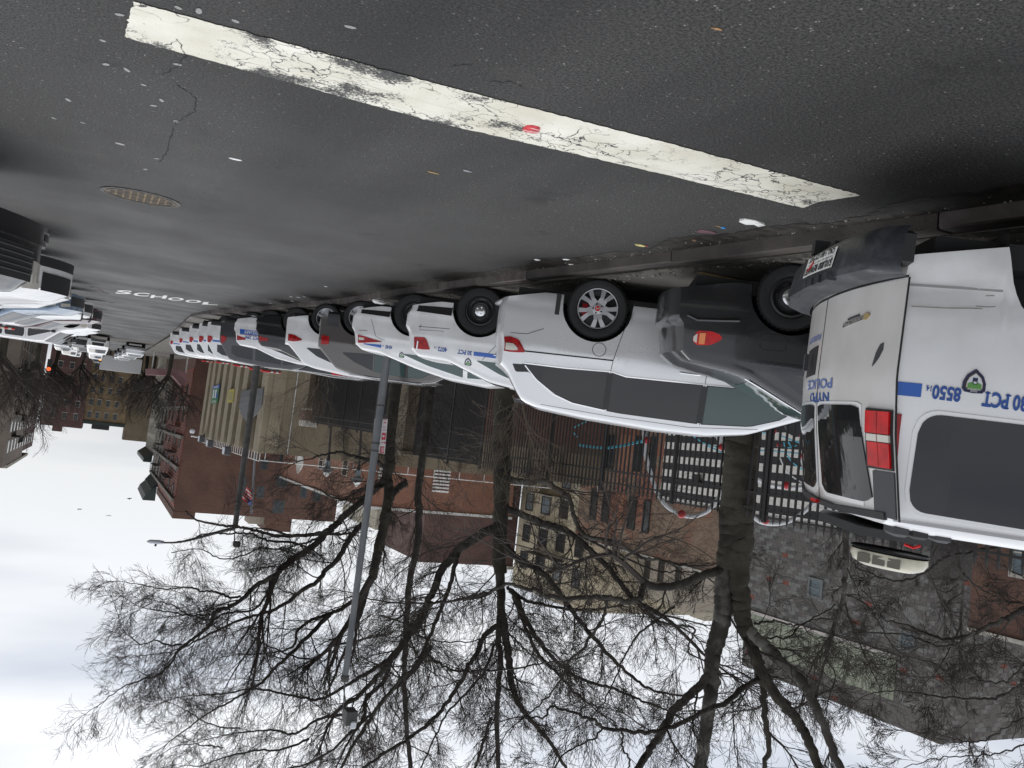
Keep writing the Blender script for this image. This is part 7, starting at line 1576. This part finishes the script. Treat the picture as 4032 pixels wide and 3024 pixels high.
tree('slender_plane_tree', 'pale slender plane tree inside the school yard left of the russet wing', [
    (SYC, [(1200, -900), (1210, 200), (1230, 700), (1280, 900), (1290, 1150), (1270, 1500), (1290, 1900), (1330, 2400), (1380, 3000)], 26, 26, 21, 8, dict(mat=BARKL)),
    (SYC, [(1300, 850), (1400, 960), (1560, 1070), (1700, 1150), (1850, 1300)], 26, 25.4, 10, 5, dict(mat=BARKL)), (SYC, [(1230, 1000), (1100, 1100), (950, 1050), (800, 850), (650, 720)], 26, 25, 8, 4, dict(mat=BARKL)), (SYC, [(1280, 1500), (1100, 1900), (900, 2200)], 26, 25.4, 8, 4),
    ], dens=1.1, blen=1.2, seed=25)
tree('yard_plane_tree', 'pale mottled plane tree in front of the green clerestory band', [
    (zC, [(690, -700), (685, -200), (680, 50), (672, 200), (650, 330), (600, 450), (575, 560), (545, 660), (510, 800), (480, 930)], 25, 25, 30, 10, dict(mat=BARKL)),
    (zC, [(670, 300), (720, 450), (780, 600), (850, 760), (900, 870), (960, 1000)], 25, 24.6, 10, 4), (zC, [(575, 560), (480, 690), (400, 850), (330, 1000), (200, 1060)], 25, 24.6, 10, 4), (zC, [(600, 450), (450, 440), (320, 490), (200, 560)], 25, 24.6, 9, 4), (zC, [(520, 760), (600, 900), (560, 1050), (520, 1250), (540, 1450)], 25, 24.8, 8, 4),
    (zC, [(690, 240), (850, 330), (960, 480), (1060, 660), (1180, 740), (1400, 800)], 25, 24.6, 9, 4),
    ], dens=1.3, blen=1.1, seed=29)
# generic bare street trees in the distance
def far_tree(name, label, base, h, r, seed, spread=1.):
    TR.seed(seed); t = thing(name, label, 'tree', T(*base)); b = MB(); P = [Vector((0, 0, -.3)), Vector((.05*h*TR.uniform(-.3, .3), 0, h*.15)), Vector((TR.uniform(-.2, .2), TR.uniform(-.2, .2), h*.32))]
    b.tube([tuple(p) for p in P], [r, r*.85, r*.7], 8); b.obj('trunk', BARKD, t, 60); mbs = (MB(), MB(), MB())
    for i in range(7):
        a = i*2.4+TR.random(); el = TR.uniform(.7, 1.9); d = Vector((math.cos(a), math.sin(a), el)).normalized(); grow_far(mbs, P[-1]-Vector((0, 0, TR.uniform(0, h*.08))), d, h*TR.uniform(.42, .62)*spread, r*.45)
    for nm, q in zip(('limb', 'branchlets', 'twigs'), mbs):
        q.obj(nm, TWIG, t, kind='stuff')
    return t
def grow_far(mbs, p, d, L_, r, lvl=0):
    n = 5; P = [p]; q = p.copy()
    for i in range(n): d = (d+Vector((TR.gauss(0, 1), TR.gauss(0, 1), TR.gauss(0, 1)))*.14+Vector((0, 0, .04))).normalized(); q = q+d*L_/n; P.append(q.copy())
    mbs[min(lvl, 2)].tube([tuple(v) for v in P], np.linspace(r, max(.008, r*.3), n+1), 5 if lvl == 0 else 3, False)
    if lvl == 3: return
    for k_ in range((7, 6, 5)[lvl]):
        t = .2+.8*(k_+TR.random())/7; i = min(int(t*n), n-1); pp = P[i]; dd = (P[i+1]-P[i]).normalized(); grow_far(mbs, pp, (dd*.8+perp(dd)*.7+Vector((0, 0, .15))).normalized(), L_*TR.uniform(.35, .55), max(.008, r*.42), lvl+1)
proto = []
spots = [(7.0, 78, 11, .28), (8.5, 96, 12, .30), (6.8, 118, 13, .3), (8.2, 140, 12, .3), (6.5, 165, 14, .3), (-8.0, 112, 11, .26), (-7.6, 140, 12, .28), (-7.8, 168, 13, .28), (3.0, 205, 15, .3), (9.0, 66, 9, .2), (-7.9, 190, 12, .26), (-2.0, 218, 13, .28), (7.5, 190, 14, .28)]
labs = ['bare street tree on the right pavement beside the pale vans', 'bare street tree on the right pavement behind the red signal', 'bare street tree mid-way down the right pavement', 'bare tree rising before the maroon row, right pavement', 'tall bare tree breaking the sky above the maroon row', 'bare tree in front of the pink stoop canopy', 'bare tree against the fire escapes of the tenement', 'bare tree beyond the tenement fire escapes', 'tall feathery bare tree above the roof of the maroon row', 'thin bare tree nearest the opposite parked row', 'bare tree beyond the beige tenement front', 'bare tree before the ochre row', 'bare tree crowding the far right pavement end']
for i, (x, y, h, r) in enumerate(spots):
    g_ = r2g((x, y, rise(y))); 
    if i < 4: o = far_tree('street_tree', labs[i], tuple(g_), h, r, 40+i); proto.append((o, h))
    else:
        s_, h0 = proto[i % 4]; o = copy_tree(s_); o.matrix_world = T(*g_) @ Rz(i*1.7) @ Matrix.Scale(h/h0, 4); o['label'] = labs[i]
# scrubby twigs by the station wall
def shrub(px, py, D, label, n, L_, seed):
    TR.seed(seed); t = thing('bare_shrub', label, 'shrub'); b = (MB(), MB(), MB()); p = Vector(GF.dep(px, py, D))
    for i in range(n): grow(b, p+Vector((TR.uniform(-.2, .2), TR.uniform(-.2, .2), 0)), Vector((TR.gauss(0, .6), TR.gauss(0, .6), 1)), L_*TR.uniform(.6, 1.2), .02, 1, .3)
    for nm, q in zip(('stems', 'branchlets', 'twigs'), b): q.obj(nm, pm('dry_stem', (.09, .07, .05), .9), t, kind='stuff')
shrub(1275, 1470, 40, 'leafless brown shrub beside the station pier', 9, 3.4, 3)
shrub(2040, 1560, 15, 'leafless whip shrub growing through the fence behind the minivan tail', 2, 2.4, 5)
